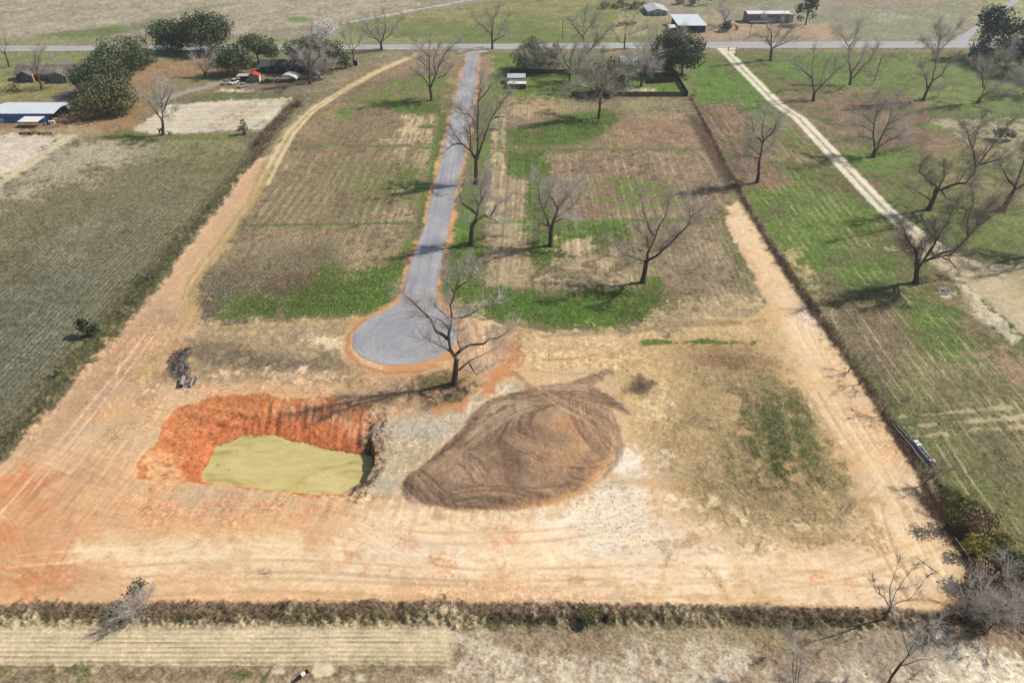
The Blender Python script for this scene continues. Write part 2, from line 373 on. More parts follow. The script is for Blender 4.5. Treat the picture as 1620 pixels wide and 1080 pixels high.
# plots west of the new road
WP = [(640,86),(735,84),(726,130),(712,190),(695,262),(668,360),(648,420),(634,462),(612,490),(560,502),(470,508),(320,514),(302,500),(303,470),(330,430),(390,335),(432,258),(480,200),(540,150),(600,115)]
L(WP, (140,122,96), soft=.8, rag=1.0, var=.3, tex=.75, region='grass_plot')
L([(440,262),(640,232),(690,262),(650,350),(600,420),(340,430),(390,340)], (148,130,102), soft=4, rag=6, var=.3, streak=.5)
L([(560,150),(700,140),(700,225),(480,228),(520,180)], (144,124,98), soft=3, rag=5, streak=.3)
for p in [(560,215,70,14),(600,265,50,15),(470,300,45,22),(420,340,35,15),(560,330,50,18)]:
    blob(*p, (122,112,80), soft=4, rag=8, op=.6, var=.35, streak=.4)
L([(640,180),(692,178),(686,205),(680,228),(600,226),(640,210)], (184,162,126), soft=1, rag=3, var=.2, streak=.6, mott=('st',-.15,.12))
L([(640,238),(690,232),(680,262),(668,310),(655,350),(640,352),(600,352),(620,300),(635,262)], (178,158,124), soft=1.5, rag=4, mott=('st',-.1,.15))
L([(340,430),(440,400),(520,380),(560,420),(500,470),(420,490),(330,505),(305,490)], (116,106,84), soft=4, rag=6, op=.85)
L([(303,480),(325,440),(360,430),(380,490),(318,510),(304,500)], (92,88,78), soft=4, rag=3, var=.3, tex=1, mott=('g',-.1,.25))
L([(560,400),(640,380),(645,400),(630,415),(600,450),(560,470)], (156,138,104), soft=3, rag=5, mott=('n8',-.1,.1))
for q in [(655,250,40,10),(660,330,26,14)]: pass
GR = (84,112,42); GR2 = (104,128,58); GR3 = (108,124,62)
L([(350,505),(350,478),(400,462),(460,470),(510,440),(560,440),(600,425),(640,400),(648,422),(636,460),(614,488),(560,500),(450,506)], GR, soft=1.5, rag=4, var=.35, tex=.8, mott=('n8',-0.29,.08))
L([(420,460),(520,420),(540,480),(470,500),(420,492)], (70,98,34), soft=3, rag=5, mott=('n2',-.05,.12), op=.8)
blob(455,452,30,15,(98,76,64), soft=3, rag=4, var=.4, op=.95, mott=('n2',-.16,.12)); blob(432,484,40,7,(84,70,52), soft=2, rag=3, op=.6)
L([(726,130),(712,190),(695,262),(668,360),(650,405),(638,400),(655,360),(680,262),(690,205),(704,150),(715,90),(730,90)], GR, soft=1.5, rag=2.0, var=.3, tex=.6, op=.92)
L([(590,160),(700,150),(704,185),(640,178),(585,170)], GR, soft=1.5, rag=4, var=.3, mott=('n8',-0.26,.08))
L([(570,150),(655,118),(720,112),(700,150),(640,152),(590,165),(530,160)], GR3, soft=2, rag=4, mott=('n8',-.08,.1))
blob(540,178,45,9,GR2, soft=2, rag=5, mott=('n8',-.1,.1)); blob(640,290,26,30,(92,116,50), soft=4, rag=6, op=.85, mott=('n2',-.12,.15), streak=.5); blob(575,300,28,28,(104,118,62), soft=5, rag=6, op=.7, mott=('n2',-.1,.15)); blob(652,292,20,38,(90,118,50), soft=3, rag=4, op=.7, mott=('st',-.1,.15)); blob(530,262,40,10,(118,118,72), soft=4, rag=6,op=.6)
blob(676,201,14,3,GR, soft=.5, rag=.8)
T([(470,229),(560,231),(640,231),(688,236)], 1.6, GR2, rag=.7, tex=.6); T([(380,356),(450,356),(560,354),(650,352)], 1.4, (92,120,50), rag=.6, tex=.6)
L([(455,220),(560,120),(640,92),(720,90),(712,108),(640,112),(560,150),(480,226)], (150,128,98), soft=2, rag=3, op=.75)
L([(700,86),(736,84),(728,125),(712,180),(700,178),(712,130)], (150,126,100), soft=1.5, rag=2, op=.8)
rows(WP, 1.0, .10, hamp=.03); rows([(440,240),(690,235),(650,352),(380,356)], 2.6, .16, warp=.2, brk=.2)
# plots east of the new road
EP = [(760,84),(820,84),(1050,150),(1090,152),(1120,215),(1150,300),(1165,330),(1200,420),(1212,500),(1110,522),(1000,528),(860,524),(760,512),(705,480),(692,455),(712,360),(727,283),(742,227),(750,173)]
L(EP, (136,122,94), soft=.8, rag=1.2, var=.3, tex=.75, region='grass_plot')
L([(780,84),(815,84),(810,110),(808,140),(900,142),(940,150),(890,165),(800,150),(772,150),(768,100)], GR2, soft=1.5, rag=2.5, var=.25, tex=.6)
L([(810,90),(1060,95),(1088,148),(870,150),(806,145)], (100,128,56), soft=1.5, rag=3, var=.3, tex=.6, region='grass_plot')
L([(860,140),(930,118),(960,120),(880,150)], GR, soft=1.5, rag=2.5, op=.8)
L([(810,148),(925,150),(920,157),(810,158)], GR2, soft=1, rag=1.5)
blob(1015,143,25,2.5,(200,180,140), soft=.6, rag=1); L([(840,88),(1060,92),(1070,112),(840,112)], (120,112,92), soft=2, rag=4, mott=('n8',-.05,.1))
L([(758,88),(780,88),(772,120),(764,170),(752,165)], (150,126,102), soft=1.5, rag=2)
L([(755,170),(768,130),(785,150),(790,190),(780,230),(775,280),(740,280),(745,230)], (106,124,66), soft=2, rag=3)
L([(800,158),(920,154),(1090,158),(1120,215),(1130,235),(1000,240),(860,235),(800,205)], (146,126,100), soft=2, rag=5, var=.3)
L([(810,162),(900,158),(910,175),(830,185),(805,180)], (172,146,112), soft=2, rag=3, mott=('n8',-.12,.1))
L([(880,160),(1080,160),(1090,175),(900,178)], (140,136,100), soft=2, rag=4, mott=('n8',-.1,.1))
L([(870,188),(960,172),(985,180),(980,200),(930,225),(850,235),(800,228),(795,205),(840,205)], GR, soft=2, rag=4, var=.3, mott=('n8',-0.39,.07))
L([(800,240),(870,232),(885,250),(885,285),(820,280),(800,262)], GR, soft=1.5, rag=4, mott=('n8',-0.36,.07))
L([(870,242),(1000,238),(1130,240),(1160,330),(1040,352),(890,350),(870,300)], (148,126,102), soft=2, rag=3, var=.35, streak=.3)
L([(970,196),(1080,190),(1118,232),(1000,232),(965,215)], (152,122,98), soft=3, rag=4, var=.35)
L([(940,292),(1030,290),(1050,310),(1060,325),(950,326),(925,305)], GR3, soft=2, rag=6, mott=('n8',-.04,.08))
blob(1040,300,26,10,GR2, soft=2, rag=4, mott=('n2',-.12,.1)); blob(975,288,28,8,GR2, soft=2, rag=4, op=.8, mott=('n2',-.08,.1))
L([(826,282),(870,285),(875,345),(830,352)], GR, soft=2, rag=4, mott=('n8',-0.36,.1))
L([(765,350),(790,348),(840,352),(835,395),(850,430),(830,455),(768,452)], (172,152,120), soft=.7, rag=.8, var=.22, tex=.5, streak=.2)
L([(765,280),(830,283),(828,348),(766,350)], (156,138,110), soft=1, rag=1.5, streak=.35)
L([(838,360),(900,352),(990,352),(1010,375),(960,400),(900,420),(850,430),(835,400)], GR, soft=1.5, rag=4, mott=('n8',-0.40,.07))
L([(900,385),(960,375),(1000,385),(960,430),(1000,445),(960,460),(850,458),(845,435)], (170,150,118), soft=1.5, rag=3, mott=('n8',-.1,.08))
L([(1000,352),(1180,345),(1205,430),(1205,500),(1060,470),(1020,420)], (148,130,104), soft=2, rag=5, var=.35)
L([(1140,345),(1170,345),(1195,440),(1180,460),(1160,420)], (104,112,68), soft=1.5, rag=3, mott=('st',-.1,.15))
L([(700,400),(716,372),(764,392),(766,455),(860,462),(940,465),(1010,455),(1040,440),(1060,470),(1040,510),(960,520),(860,520),(780,508),(712,478),(694,450)], GR, soft=1.2, rag=3, var=.32, tex=.8, mott=('n8',-0.46,.07))
L([(714,372),(728,283),(752,283),(766,330),(766,400),(716,400)], (88,124,44), soft=1.5, rag=3)
L([(780,455),(900,480),(1000,500),(960,515),(820,500)], (70,120,30), soft=3, rag=5, op=.6)
T([(785,190),(778,280),(775,350)], 1.6, (186,166,126), rag=.8, mott=('n2',-.15,.15)); T([(797,180),(792,280),(790,360)], 1.6, (180,160,122), rag=.8, mott=('n2',-.15,.15))
T([(745,235),(900,236),(1130,236)], 1.8, (98,128,50), rag=.6, tex=.6); T([(770,352),(900,351),(1180,346)], 1.5, (98,128,50), rag=.6, tex=.6); T([(1060,474),(1120,477),(1150,478)], 1.0, (92,120,46), rag=.5, tex=.6)
rows([(780,160),(1100,160),(1200,470),(1060,480),(780,460)], 1.3, .12, hamp=.03, warp=.1); rows([(765,250),(1130,245),(1160,350),(765,450)], 2.9, .14, warp=.12)
L([(1060,480),(1210,478),(1230,520),(1050,545),(900,535),(860,526),(1000,522)], (176,152,118), soft=1.5, rag=2.5, var=.25, tex=.5, region='grass_plot')
# eastern meadow
EM = [(1086,84),(2300,80),(2600,330),(2600,1000),(1700,950),(1570,900),(1500,800),(1425,690),(1300,520),(1220,410),(1130,230),(1092,150)]
L(EM, (112,120,72), soft=1.2, rag=1.4, var=.28, tex=.65, region='east_meadow')
L([(1090,90),(1210,130),(1260,215),(1120,190),(1095,150)], (96,134,52), soft=3, rag=5, op=.9)
L([(1215,90),(1330,88),(1400,160),(1250,165)], (98,130,62), soft=4, rag=5, op=.85); L([(1380,90),(1600,95),(1640,180),(1500,200),(1400,160)], (110,128,70), soft=5, rag=6, op=.8)
L([(1160,300),(1290,250),(1400,350),(1420,440),(1350,470),(1260,420),(1210,380)], (94,126,46), soft=3, rag=5, op=.9, mott=('n8',-.22,.1))
L([(1100,165),(1165,162),(1215,225),(1240,290),(1180,300),(1130,240)], (128,102,82), soft=2.5, rag=4, var=.3, mott=('n8',-.18,.1), streak=.6)
L([(1200,190),(1260,230),(1330,280),(1300,290),(1240,260)], (130,116,84), soft=2, rag=3, mott=('n8',-.1,.1), streak=.6)
L([(1215,150),(1420,140),(1500,175),(1560,215),(1480,250),(1420,230),(1330,235),(1270,215)], (132,112,90), soft=4, rag=6, var=.35, mott=('n8',-.16,.08))
for p in [(1255,134,20,7),(1290,142,20,6),(1430,226,55,14),(1380,162,45,9),(1500,190,45,9),(1480,178,30,8),(1350,288,50,18)]:
    blob(*p, (120,94,80), soft=2, rag=4, var=.4, op=.85, mott=('n8',-.16,.1))
L([(1340,240),(1440,240),(1450,265),(1400,275),(1330,262)], (98,134,56), soft=2, rag=4); blob(1500,150,60,10,(120,136,76), soft=3, rag=5, op=.7); blob(1480,200,24,5,(112,136,66), soft=1, rag=2)
L([(1480,190),(1640,185),(1700,260),(1620,270),(1540,230)], (158,152,126), soft=3, rag=4, mott=('n2',-.12,.1))
L([(1400,260),(1640,250),(1800,420),(1560,400),(1460,330)], (108,116,70), soft=4, rag=6, op=.8)
L([(1340,400),(1430,350),(1500,410),(1530,520),(1470,480),(1380,440)], (116,112,74), soft=3, rag=5, mott=('n8',-.12,.1))
L([(1280,430),(1400,440),(1480,560),(1500,640),(1380,600),(1310,520)], (122,108,82), soft=3, rag=4, var=.3, mott=('n8',-.2,.1))
L([(1330,440),(1410,400),(1430,420),(1400,470),(1340,460)], (84,120,40), soft=2, rag=4, mott=('n8',-.2,.1)); L([(1440,480),(1530,480),(1540,560),(1510,590),(1470,560)], (92,122,46), soft=2, rag=4, mott=('n8',-.18,.1))
L([(1400,600),(1700,540),(2000,900),(1700,940),(1560,830),(1440,690)], (124,118,84), soft=4, rag=5, var=.3)
L([(1430,620),(1560,700),(1660,860),(1620,880),(1500,760)], (104,112,64), soft=4, rag=6, op=.7, mott=('n8',-.1,.1))
blob(1565,770,12,5,(90,128,40), soft=1, rag=1.5)
rows([(1100,165),(1240,160),(1420,440),(1560,520),(2000,900),(1640,900),(1440,690),(1300,510),(1180,300)], 2.1, .8, col=(182,170,132), warp=.16, sharp=3.2, brk=.45)
rows([(1100,165),(1240,160),(1420,440),(1560,520),(2000,900),(1640,900),(1440,690),(1300,510),(1180,300)], .9, .14, warp=.1)
rows([(1230,180),(1400,180),(1620,400),(1600,500),(1300,250)], 2.3, .35, col=(150,138,108), warp=.10, sharp=2.0, brk=.3)
for yv, w in ((655,.7),(672,.8),(688,.7)):
    T([(1400,yv+6),(1470,yv),(1560,yv-8),(1700,yv-18)], w, (182,168,130), soft=.25, rag=.5, mott=('n2',-.12,.1), op=.8)
L([(1480,230),(1700,220),(1760,400),(1600,400),(1520,340)], (138,122,92), soft=4, rag=5, var=.35, mott=('g',.0,.25), op=.8)
L([(1490,330),(1640,330),(1640,400),(1540,400)], (104,126,60), soft=3, rag=4, var=.3, mott=('g',-.05,.25), op=.8)
# white lane
LANE = [(1136,76),(1160,76),(1172,92),(1255,186),(1340,268),(1440,355),(1480,385),(1535,410),(1700,480),(1800,640),(1640,560),(1560,490),(1500,440),(1450,395),(1380,330),(1240,200),(1165,110)]
LC = [(1141.6,76.5),(1156,90),(1180,115),(1229.6,164.6),(1264,187),(1325,252),(1367,297),(1402,333),(1432,356),(1472,384),(1515,416),(1570,465),(1640,530),(1800,690)]
T(LC, 5.0, (164,154,124), soft=.5, rag=.3, tex=.4, region='gravel_lane')
for sd in (-1.45, 1.45):
    W_ = [(G(*q)[0]+sd, G(*q)[1]) for q in LC]
    i = np.where((FX > 85) & (FX < 125) & (FY > 60) & (FY < 360))[0]; d = .95-dist_line(FX[i], FY[i], W_)+.25*(N07[i]+N2[i])
    put(i, sstep(-.3, .3, d), (230,222,196), .08, .08, 'gravel_lane')
L([(1134,74),(1168,74),(1164,84),(1148,84)], (220,212,192), soft=.4, rag=.4, region='gravel_lane', tex=.15)
L([(1440,360),(1520,405),(1560,412),(1640,420),(1760,430),(2300,560),(2000,700),(1700,590),(1610,530),(1540,470),(1490,425),(1440,392)], (196,178,144), soft=1.2, rag=2, var=.18, tex=.3, region='gravel_lane', streak=.2)
L([(1560,400),(1640,420),(1700,480),(1600,470)], (168,152,112), soft=2, rag=3, op=.7, mott=('n8',-.1,.1)); L([(1500,430),(1530,450),(1620,535),(1600,545),(1540,500)], (208,196,168), soft=.7, rag=1)
L([(1470,430),(1500,430),(1560,500),(1640,600),(1600,600),(1520,520)], (140,120,96), soft=1.5, rag=2, mott=('n2',-.12,.1), op=.8)
L([(1610,600),(1560,560),(1640,590),(1640,640)], (160,130,104), soft=1, rag=2, op=.7)
blob(1494,462,14,7,(196,186,160), soft=.5, rag=1.2, tex=.3, mott=('n07',-.1,.1)); blob(1405,393,12,5,(182,174,146), soft=.5, rag=1.2, mott=('n07',-.1,.1))
# --- earthworks
SAND = (222,184,140); ORG = (218,158,110); CREAM = (234,212,176)
CLAY = [(660,84),(650,90),(600,112),(540,142),(490,172),(455,205),(440,238),(402,256),(352,322),(300,392),(240,470),(185,535),(120,605),(50,682),(-60,790),(-200,952),(0,960),(400,954),(800,960),(1300,962),(1480,968),(1530,960),(1548,905),(1520,860),(1470,780),(1400,665),(1340,570),(1290,500),(1230,415),(1190,352),(1165,322),(1148,330),(1150,360),(1190,430),(1212,480),(1195,500),(1060,532),(900,530),(850,522),(790,512),(740,500),(700,480),(600,500),(560,506),(420,510),(320,516),(300,508),(299,470),(330,420),(390,330),(436,248),(470,200),(520,160),(580,124),(655,88)]
L(CLAY, (214,176,130), soft=.5, rag=.6, var=.10, tex=.12, region='bare_clay_ground')
# haul road tones (pinkish), then yellowish two-track
L([(402,256),(430,262),(395,320),(330,420),(300,480),(300,560),(200,640),(60,740),(-40,800),(50,682),(240,470),(352,322)], (206,164,124), soft=1.5, rag=2, var=.12, tex=.12)
L([(240,470),(300,480),(300,530),(240,590),(100,680),(40,720),(120,605)], (188,148,114), soft=4, rag=4, op=.75)
T([(655,88),(600,112),(545,142),(492,175),(458,208),(436,245),(410,285)], 4.6, (176,156,112), soft=.6, rag=.6, tex=.5)
for o in (-5,6):
    T([(655+o*.4,88),(600+o*.5,112),(545+o*.6,142),(492+o*.8,176),(460+o,210),(438+o*1.1,248),(415+o*1.3,292)], 1.3, (214,190,146), soft=.3, rag=.3, tex=.2, var=.12)
T([(420,270),(400,318),(372,350),(340,400),(308,440),(298,480),(300,510)], 3.4, (190,160,104), soft=.8, rag=.8, tex=.2, op=.8)
T([(425,275),(402,325),(345,400),(312,440),(300,470)], .5, (160,134,92), soft=.2, rag=.2, op=.6); T([(412,275),(392,318),(334,400),(298,445),(286,480)], .5, (160,134,92), soft=.2, rag=.2, op=.6)
# middle belt south of the plots
L([(300,516),(420,508),(560,506),(556,560),(600,590),(620,625),(560,620),(390,612),(330,620),(290,600),(280,560)], (176,150,114), soft=1.5, rag=2.5, var=.25, tex=.5)
L([(300,545),(360,540),(480,570),(540,580),(500,590),(400,590),(330,585),(305,570)], (120,106,86), soft=3, rag=4, var=.35, tex=.7, mott=('n8',-.2,.12))
L([(350,586),(480,592),(560,600),(560,615),(390,612)], (208,172,132), soft=1.5, rag=2.5, mott=('n8',-.12,.1)); L([(490,535),(550,532),(555,560),(520,560)], (222,194,152), soft=1, rag=2, op=.9)
L([(500,555),(535,555),(535,570),(505,568)], (120,112,80), soft=1, rag=2, op=.8)
L([(320,516),(420,508),(560,504),(556,520),(420,524),(320,526)], (172,148,106), soft=1, rag=1.5, mott=('n2',-.08,.1))
L([(262,590),(268,565),(290,548),(302,545),(298,570),(306,598),(308,612),(290,610),(275,600)], (72,66,62), soft=.7, rag=1.2, var=.4, tex=.8, region='rubble_patch', h=.12)
L([(215,620),(240,595),(270,590),(270,612),(235,640),(215,650)], (132,108,88), soft=1.5, rag=2, mott=('n2',-.1,.1))
L([(100,740),(160,700),(190,650),(225,610),(250,590),(262,600),(225,650),(200,690),(160,760),(120,800),(100,790)], (152,128,96), soft=2, rag=3, var=.3, tex=.4, mott=('n8',-.22,.12), op=.85)
L([(180,640),(230,600),(262,612),(300,622),(280,640),(255,665),(240,700),(200,740),(180,720)], (216,172,130), soft=2, rag=3, mott=('n2',-.08,.12), op=.8)
L([(214,590),(240,560),(280,545),(262,560),(232,600)], (178,150,104), soft=1, rag=1, op=.8)
# pond bank colours by depth
i = np.where(PITT > 0)[0]
tq = PITT[i]; angp = PITA[i]
edge = sstep(0.0, 0.035, tq+N2[i]*.03)
lb_ = sstep(-42, -48, X[i]); st = fbm(X[i]/.5+Y[i]*.12, tq*1.6, 1.0, 4, 40, .7)*(1-lb_)+.45*fbm(Y[i]/.9+X[i]*.15, tq*1.4, 1.0, 4, 41, .7)*lb_
cc = np.empty((len(i), 3)); base = lin((198,110,64)); lt_ = lin((226,160,112)); dk = lin((150,70,40)); deep = lin((204,106,54))
leftb = sstep(-36, -44, X[i])[:, None]
mixn = np.clip(.5+st*3.0+N2[i]*.35, 0, 1)[:, None]
cc[:] = (lt_*mixn+base*(1-mixn))*(1-leftb)+(lin((214,130,72))*mixn+lin((194,104,54))*(1-mixn))*leftb
lo = sstep(.45, .62, tq)[:, None]; cc = cc*(1-lo)+deep*(1+.35*np.clip(N2[i]+N07[i], -.8, .8))[:, None]*lo
s2 = np.clip(PITSHADE[i]*2.2*(.7+N2[i]*.7+N8[i]*.8), 0, .95)[:, None]; cc = cc*(1-s2)+lin((104,54,34))*s2  # shadow line under the scarp overhang, painted into the far bank colour
crk = (np.abs(fbm(X[i], Y[i]*2.2, 3.2, 3, 44)) < .008)[:, None]*.6*leftb; cc = cc*(1-crk)+lin((110,60,36))*crk
wet = sstep(.90, 1.0, tq+N07[i]*.05)[:, None]*.8; cc = cc*(1-wet)+lin((132,92,56))*wet
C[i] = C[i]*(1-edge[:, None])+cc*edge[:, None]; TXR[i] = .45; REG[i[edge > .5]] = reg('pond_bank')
L([(312,612),(330,610),(380,607),(480,612),(600,628),(622,642),(600,640),(540,632),(450,628),(393,623),(334,627),(312,636)], (214,160,116), soft=.8, rag=1.2, var=.2, mott=('n2',-.2,.1), op=.8)
# ramp between pond and mound
RAMP = [(622,640),(700,628),(735,625),(775,612),(800,600),(845,598),(830,618),(773,636),(745,655),(730,680),(697,710),(673,733),(650,747),(636,762),(630,790),(558,793),(556,785),(564,772),(590,746),(594,722),(590,690),(602,664)]
L(RAMP, (196,180,150), soft=.8, rag=1.0, var=.15, tex=.35, region='bare_clay_ground')
L([(600,664),(700,640),(730,640),(720,680),(660,730),(620,760),(570,780),(592,740),(592,700)], (188,174,148), soft=1.5, rag=1.5, op=.8, mott=('n2',-.2,.15))
L([(760,618),(800,602),(838,602),(822,616),(775,634),(740,652),(730,640)], (222,206,174), soft=.7, rag=.8)
i2, m2 = T([(612,648),(597,664),(590,690),(595,715),(592,745),(578,764),(562,780),(560,788)], 2.2, (84,68,56), soft=.5, rag=1.2, var=.4, tex=.8, mott=('n07',-.12,.2), h=.08)
L([(558,785),(630,775),(632,792),(560,796)], (170,128,92), soft=.6, rag=1, mott=('n2',-.1,.1)); blob(566,790,8,5,(66,48,38), soft=.4, rag=.8, mott=('n07',-.1,.1), h=.3)
L([(600,668),(625,668),(610,740),(600,745),(596,700)], (150,126,104), soft=.6, rag=1, mott=('n07',.02,.1), op=.8)
# tree island and the orange drive round the turning circle
L([(556,600),(660,585),(700,580),(740,560),(770,580),(765,610),(730,640),(640,660),(590,650)], (188,152,112), soft=2, rag=2.5, var=.25, tex=.4)
ORD = [(700,560),(725,540),(740,515),(760,512),(790,520),(830,540),(826,570),(800,590),(790,600),(755,625),(730,632),(745,610),(762,590),(770,575),(740,572),(715,580)]
L([(770,590),(790,545),(820,530),(840,560),(815,590),(780,625),(720,650),(680,655),(700,640),(755,620)], (200,134,84), soft=1.2, rag=2, var=.15, tex=.2)
L([(730,520),(755,515),(790,530),(830,560),(800,590),(770,560),(735,560)], (206,150,100), soft=1.5, rag=2.5, op=.85)
L([(660,600),(700,590),(740,600),(760,610),(750,625),(700,632),(660,625)], (110,100,66), soft=1.2, rag=2.5, var=.4, tex=.9, mott=('n2',-.1,.12))
L([(735,500),(780,500),(790,530),(770,555),(745,560),(738,530)], (224,196,152), soft=1, rag=1.5, op=.8, mott=('n8',-.2,.1))
L([(770,520),(830,510),(860,540),(820,560),(780,545)], (150,124,92), soft=1.5, rag=3, op=.8, mott=('n2',-.08,.12))
L([(715,492),(740,498),(760,505),(765,480),(700,470)], (170,160,112), soft=1, rag=2, op=.7, mott=('n2',-.05,.1))
# ring round the turning circle
RINGO = [(640,462),(610,488),(572,502),(548,524),(545,552),(560,575),(600,590),(650,590),(700,576),(735,560),(742,530),(732,500),(705,482),(692,462)]
L(RINGO, (204,148,98), soft=.8, rag=1, var=.15, tex=.2, region='bare_clay_ground', smooth=True)
L([(548,524),(556,520),(552,548),(566,574),(604,586),(602,580),(572,562),(558,540)], (222,188,144), soft=.6, rag=.6, op=.6)
T([(575,506),(552,528),(550,555),(570,578),(610,590),(660,588),(700,576)], .8, (176,112,72), soft=.3, rag=.4, op=.7)
T([(738,560),(760,540),(752,515),(740,500)], 1.0, (180,128,84), soft=.3, rag=.4, op=.7)
# tan area east of the mound
L([(830,540),(1000,528),(1200,500),(1215,480),(1225,520),(1250,560),(1280,640),(1350,740),(1400,820),(1360,850),(1280,860),(1150,850),(1060,820),(1000,740),(985,650),(950,600),(870,590)], (198,168,118), soft=2.5, rag=4, var=.22, tex=.45)
L([(860,545),(1020,535),(960,580),(880,595),(840,575)], (212,180,134), soft=2, rag=3, op=.8)
T([(860,570),(920,566),(980,555),(1010,548)], .5, (160,124,84), soft=.2, rag=.3, op=.7, mott=('n2',-.1,.1)); T([(840,585),(900,592),(950,590)], .5, (172,134,92), soft=.2, rag=.3, op=.6)
L([(1060,550),(1190,545),(1250,590),(1290,650),(1330,730),(1370,820),(1340,850),(1200,858),(1090,830),(1030,760),(1050,680),(1090,610)], (156,134,96), soft=4, rag=4, var=.25, tex=.55, streak=.35, region='weedy_ground', mott=('n8',-.2,.2), op=.9)
L([(1080,552),(1190,548),(1230,580),(1150,590),(1090,580)], (150,116,84), soft=2, rag=3, var=.35, op=.8)
L([(1165,625),(1230,615),(1270,640),(1305,720),(1310,770),(1270,790),(1215,790),(1185,740),(1160,680)], (98,100,58), soft=5, rag=5, var=.45, tex=1.0, mott=('g',-.15,.3), streak=.3)
L([(1180,640),(1240,640),(1255,700),(1270,760),(1230,775),(1195,720)], (68,80,40), soft=4, rag=4, var=.4, mott=('g',-.2,.25), op=.85)
T([(1020,542),(1100,540),(1190,543)], 1.6, (92,112,52), soft=.4, rag=.9, tex=.8, mott=('n8',-.3,.1))
T([(860,532),(1000,524),(1060,516),(1170,512)], 1.0, (150,126,88), soft=.4, rag=.7, op=.7); T([(1030,510),(1200,508)], .9, (130,104,74), soft=.4, rag=.6, op=.5, mott=('n2',-.05,.1))
blob(1040,640,30,20,(210,182,132), soft=2, rag=3, op=.6)
blob(1007,612,21,13,(140,116,74), soft=1.5, rag=2, op=.8); blob(1013,613,14,12,(100,82,64), soft=1.2, rag=1.4, var=.35, tex=.6, h=.05)
# curved tyre scrapes on the weedy ground
for k in range(9):
    a0 = 1110+k*24
    T([(a0,600+k*2),(a0+14,660),(a0+30,720),(a0+44-k,770),(a0+30,815)], .5, (180,156,114) if k % 2 else (118,100,72), soft=.3, rag=.8, op=.35, mott=('g',0,.2))
# pale right haul strip
L([(1150,326),(1168,322),(1195,352),(1232,415),(1292,500),(1342,570),(1400,665),(1475,785),(1540,890),(1545,940),(1400,955),(1390,840),(1360,740),(1290,640),(1262,580),(1248,515),(1215,450),(1170,380)], (226,194,150), soft=1.5, rag=1.8, var=.12, tex=.15)
blob(1280,500,22,14,(214,198,180), soft=2, rag=2, op=.8); L([(1300,560),(1360,620),(1420,720),(1390,720),(1320,640)], (216,170,126), soft=3, rag=3, op=.6)
L([(1255,400),(1300,480),(1260,470),(1220,430)], (206,176,134), soft=2, rag=3, op=.6, mott=('n2',0,.1))
T([(1340,620),(1400,740),(1450,850)], .6, (196,158,118), soft=.3, rag=.3, op=.5); T([(1362,640),(1420,740),(1480,850)], .6, (200,162,122), soft=.3, rag=.3, op=.5)
# bottom clay: orange west, cream middle and east
L([(-60,800),(60,720),(200,700),(210,760),(300,775),(450,800),(620,800),(760,830),(850,900),(840,960),(-60,960)], (224,174,124), soft=4, rag=5, var=.13, tex=.12)
L([(-100,760),(60,740),(150,760),(160,840),(120,960),(-100,960)], (216,154,102), soft=5, rag=5, var=.2, tex=.12, op=.9)
for p in [(95,878,45,16),(45,765,30,22),(15,850,22,30),(100,905,40,12),(30,905,30,14),(140,880,18,8),(60,800,18,16)]:
    blob(*p, (204,122,72), soft=2.5, rag=3.5, var=.2, op=.75, mott=('n2',-.16,.15), tex=.1)
L([(120,870),(170,850),(300,840),(420,850),(520,870),(560,900),(440,915),(240,905),(130,890)], (232,204,158), soft=3, rag=3.5, var=.1, tex=.1, op=.9)
L([(260,768),(420,790),(600,800),(620,812),(480,812),(330,830),(220,840),(200,800)], (216,152,104), soft=3, rag=2.5, var=.08, op=.75, mott=('g',-.3,.4))
L([(95,800),(125,735),(160,735),(140,790),(110,830)], (160,134,98), soft=2, rag=2.5, var=.3, mott=('g',0,.3), tex=.3, op=.6)
L([(560,795),(640,798),(760,812),(870,805),(960,760),(985,720),(1050,740),(1090,820),(1200,858),(1330,858),(1400,830),(1420,900),(1440,955),(840,955),(700,930),(560,900)], (236,206,166), soft=5, rag=5, var=.12, tex=.12, op=.95)
L([(930,790),(990,720),(1040,735),(1040,820),(1060,860),(950,870),(900,840),(880,810)], (238,224,196), soft=3, rag=4, var=.12, tex=.2, op=.9, region='bare_clay_ground')
L([(940,800),(1010,790),(1040,830),(1010,860),(960,850)], (214,200,178), soft=2, rag=4, var=.2, op=.6, mott=('n07',-.05,.12)); blob(985,763,22,10,(168,146,102), soft=1.2, rag=1.5, op=.9)
L([(760,780),(960,760),(930,800),(800,815)], (226,196,160), soft=1, rag=1.5, op=.5)
L([(650,930),(700,905),(900,930),(1000,955),(640,955)], (226,174,126), soft=2.5, rag=3, op=.6)
for p in [(760,890,30,18),(1140,905,50,16),(1010,915,30,18),(1180,870,60,9),(880,880,24,8)]:
    blob(*p, (244,226,194), soft=2.5, rag=3, var=.08, op=.6, tex=.1)
for p in [(790,845,25,10),(700,885,16,6),(1320,918,26,9),(770,865,18,5),(1295,920,10,5),(650,860,14,8)]:
    blob(*p, (214,142,94), soft=1.0, rag=1.8, var=.2, op=.6, mott=('n2',-.1,.15))
for p in [(1165,880,14,4),(910,908,10,5),(1055,890,14,6),(1110,900,10,5),(1240,795,50,14),(1300,850,45,8),(1060,865,40,6),(1360,790,30,5),(1450,808,14,6),(412,905,7,2.5),(990,870,20,6)]:
    blob(*p, (160,132,96), soft=.8, rag=1.6, var=.25, op=.65, mott=('n2',-.1,.12), tex=.3)
L([(1090,845),(1250,858),(1370,850),(1390,838),(1380,856),(1250,870),(1100,860)], (176,142,100), soft=1, rag=2, mott=('n2',-.02,.08), op=.8)
L([(1120,900),(1135,920),(1150,955),(1158,950),(1140,915)], (196,164,118), soft=.5, rag=.6, op=.8)
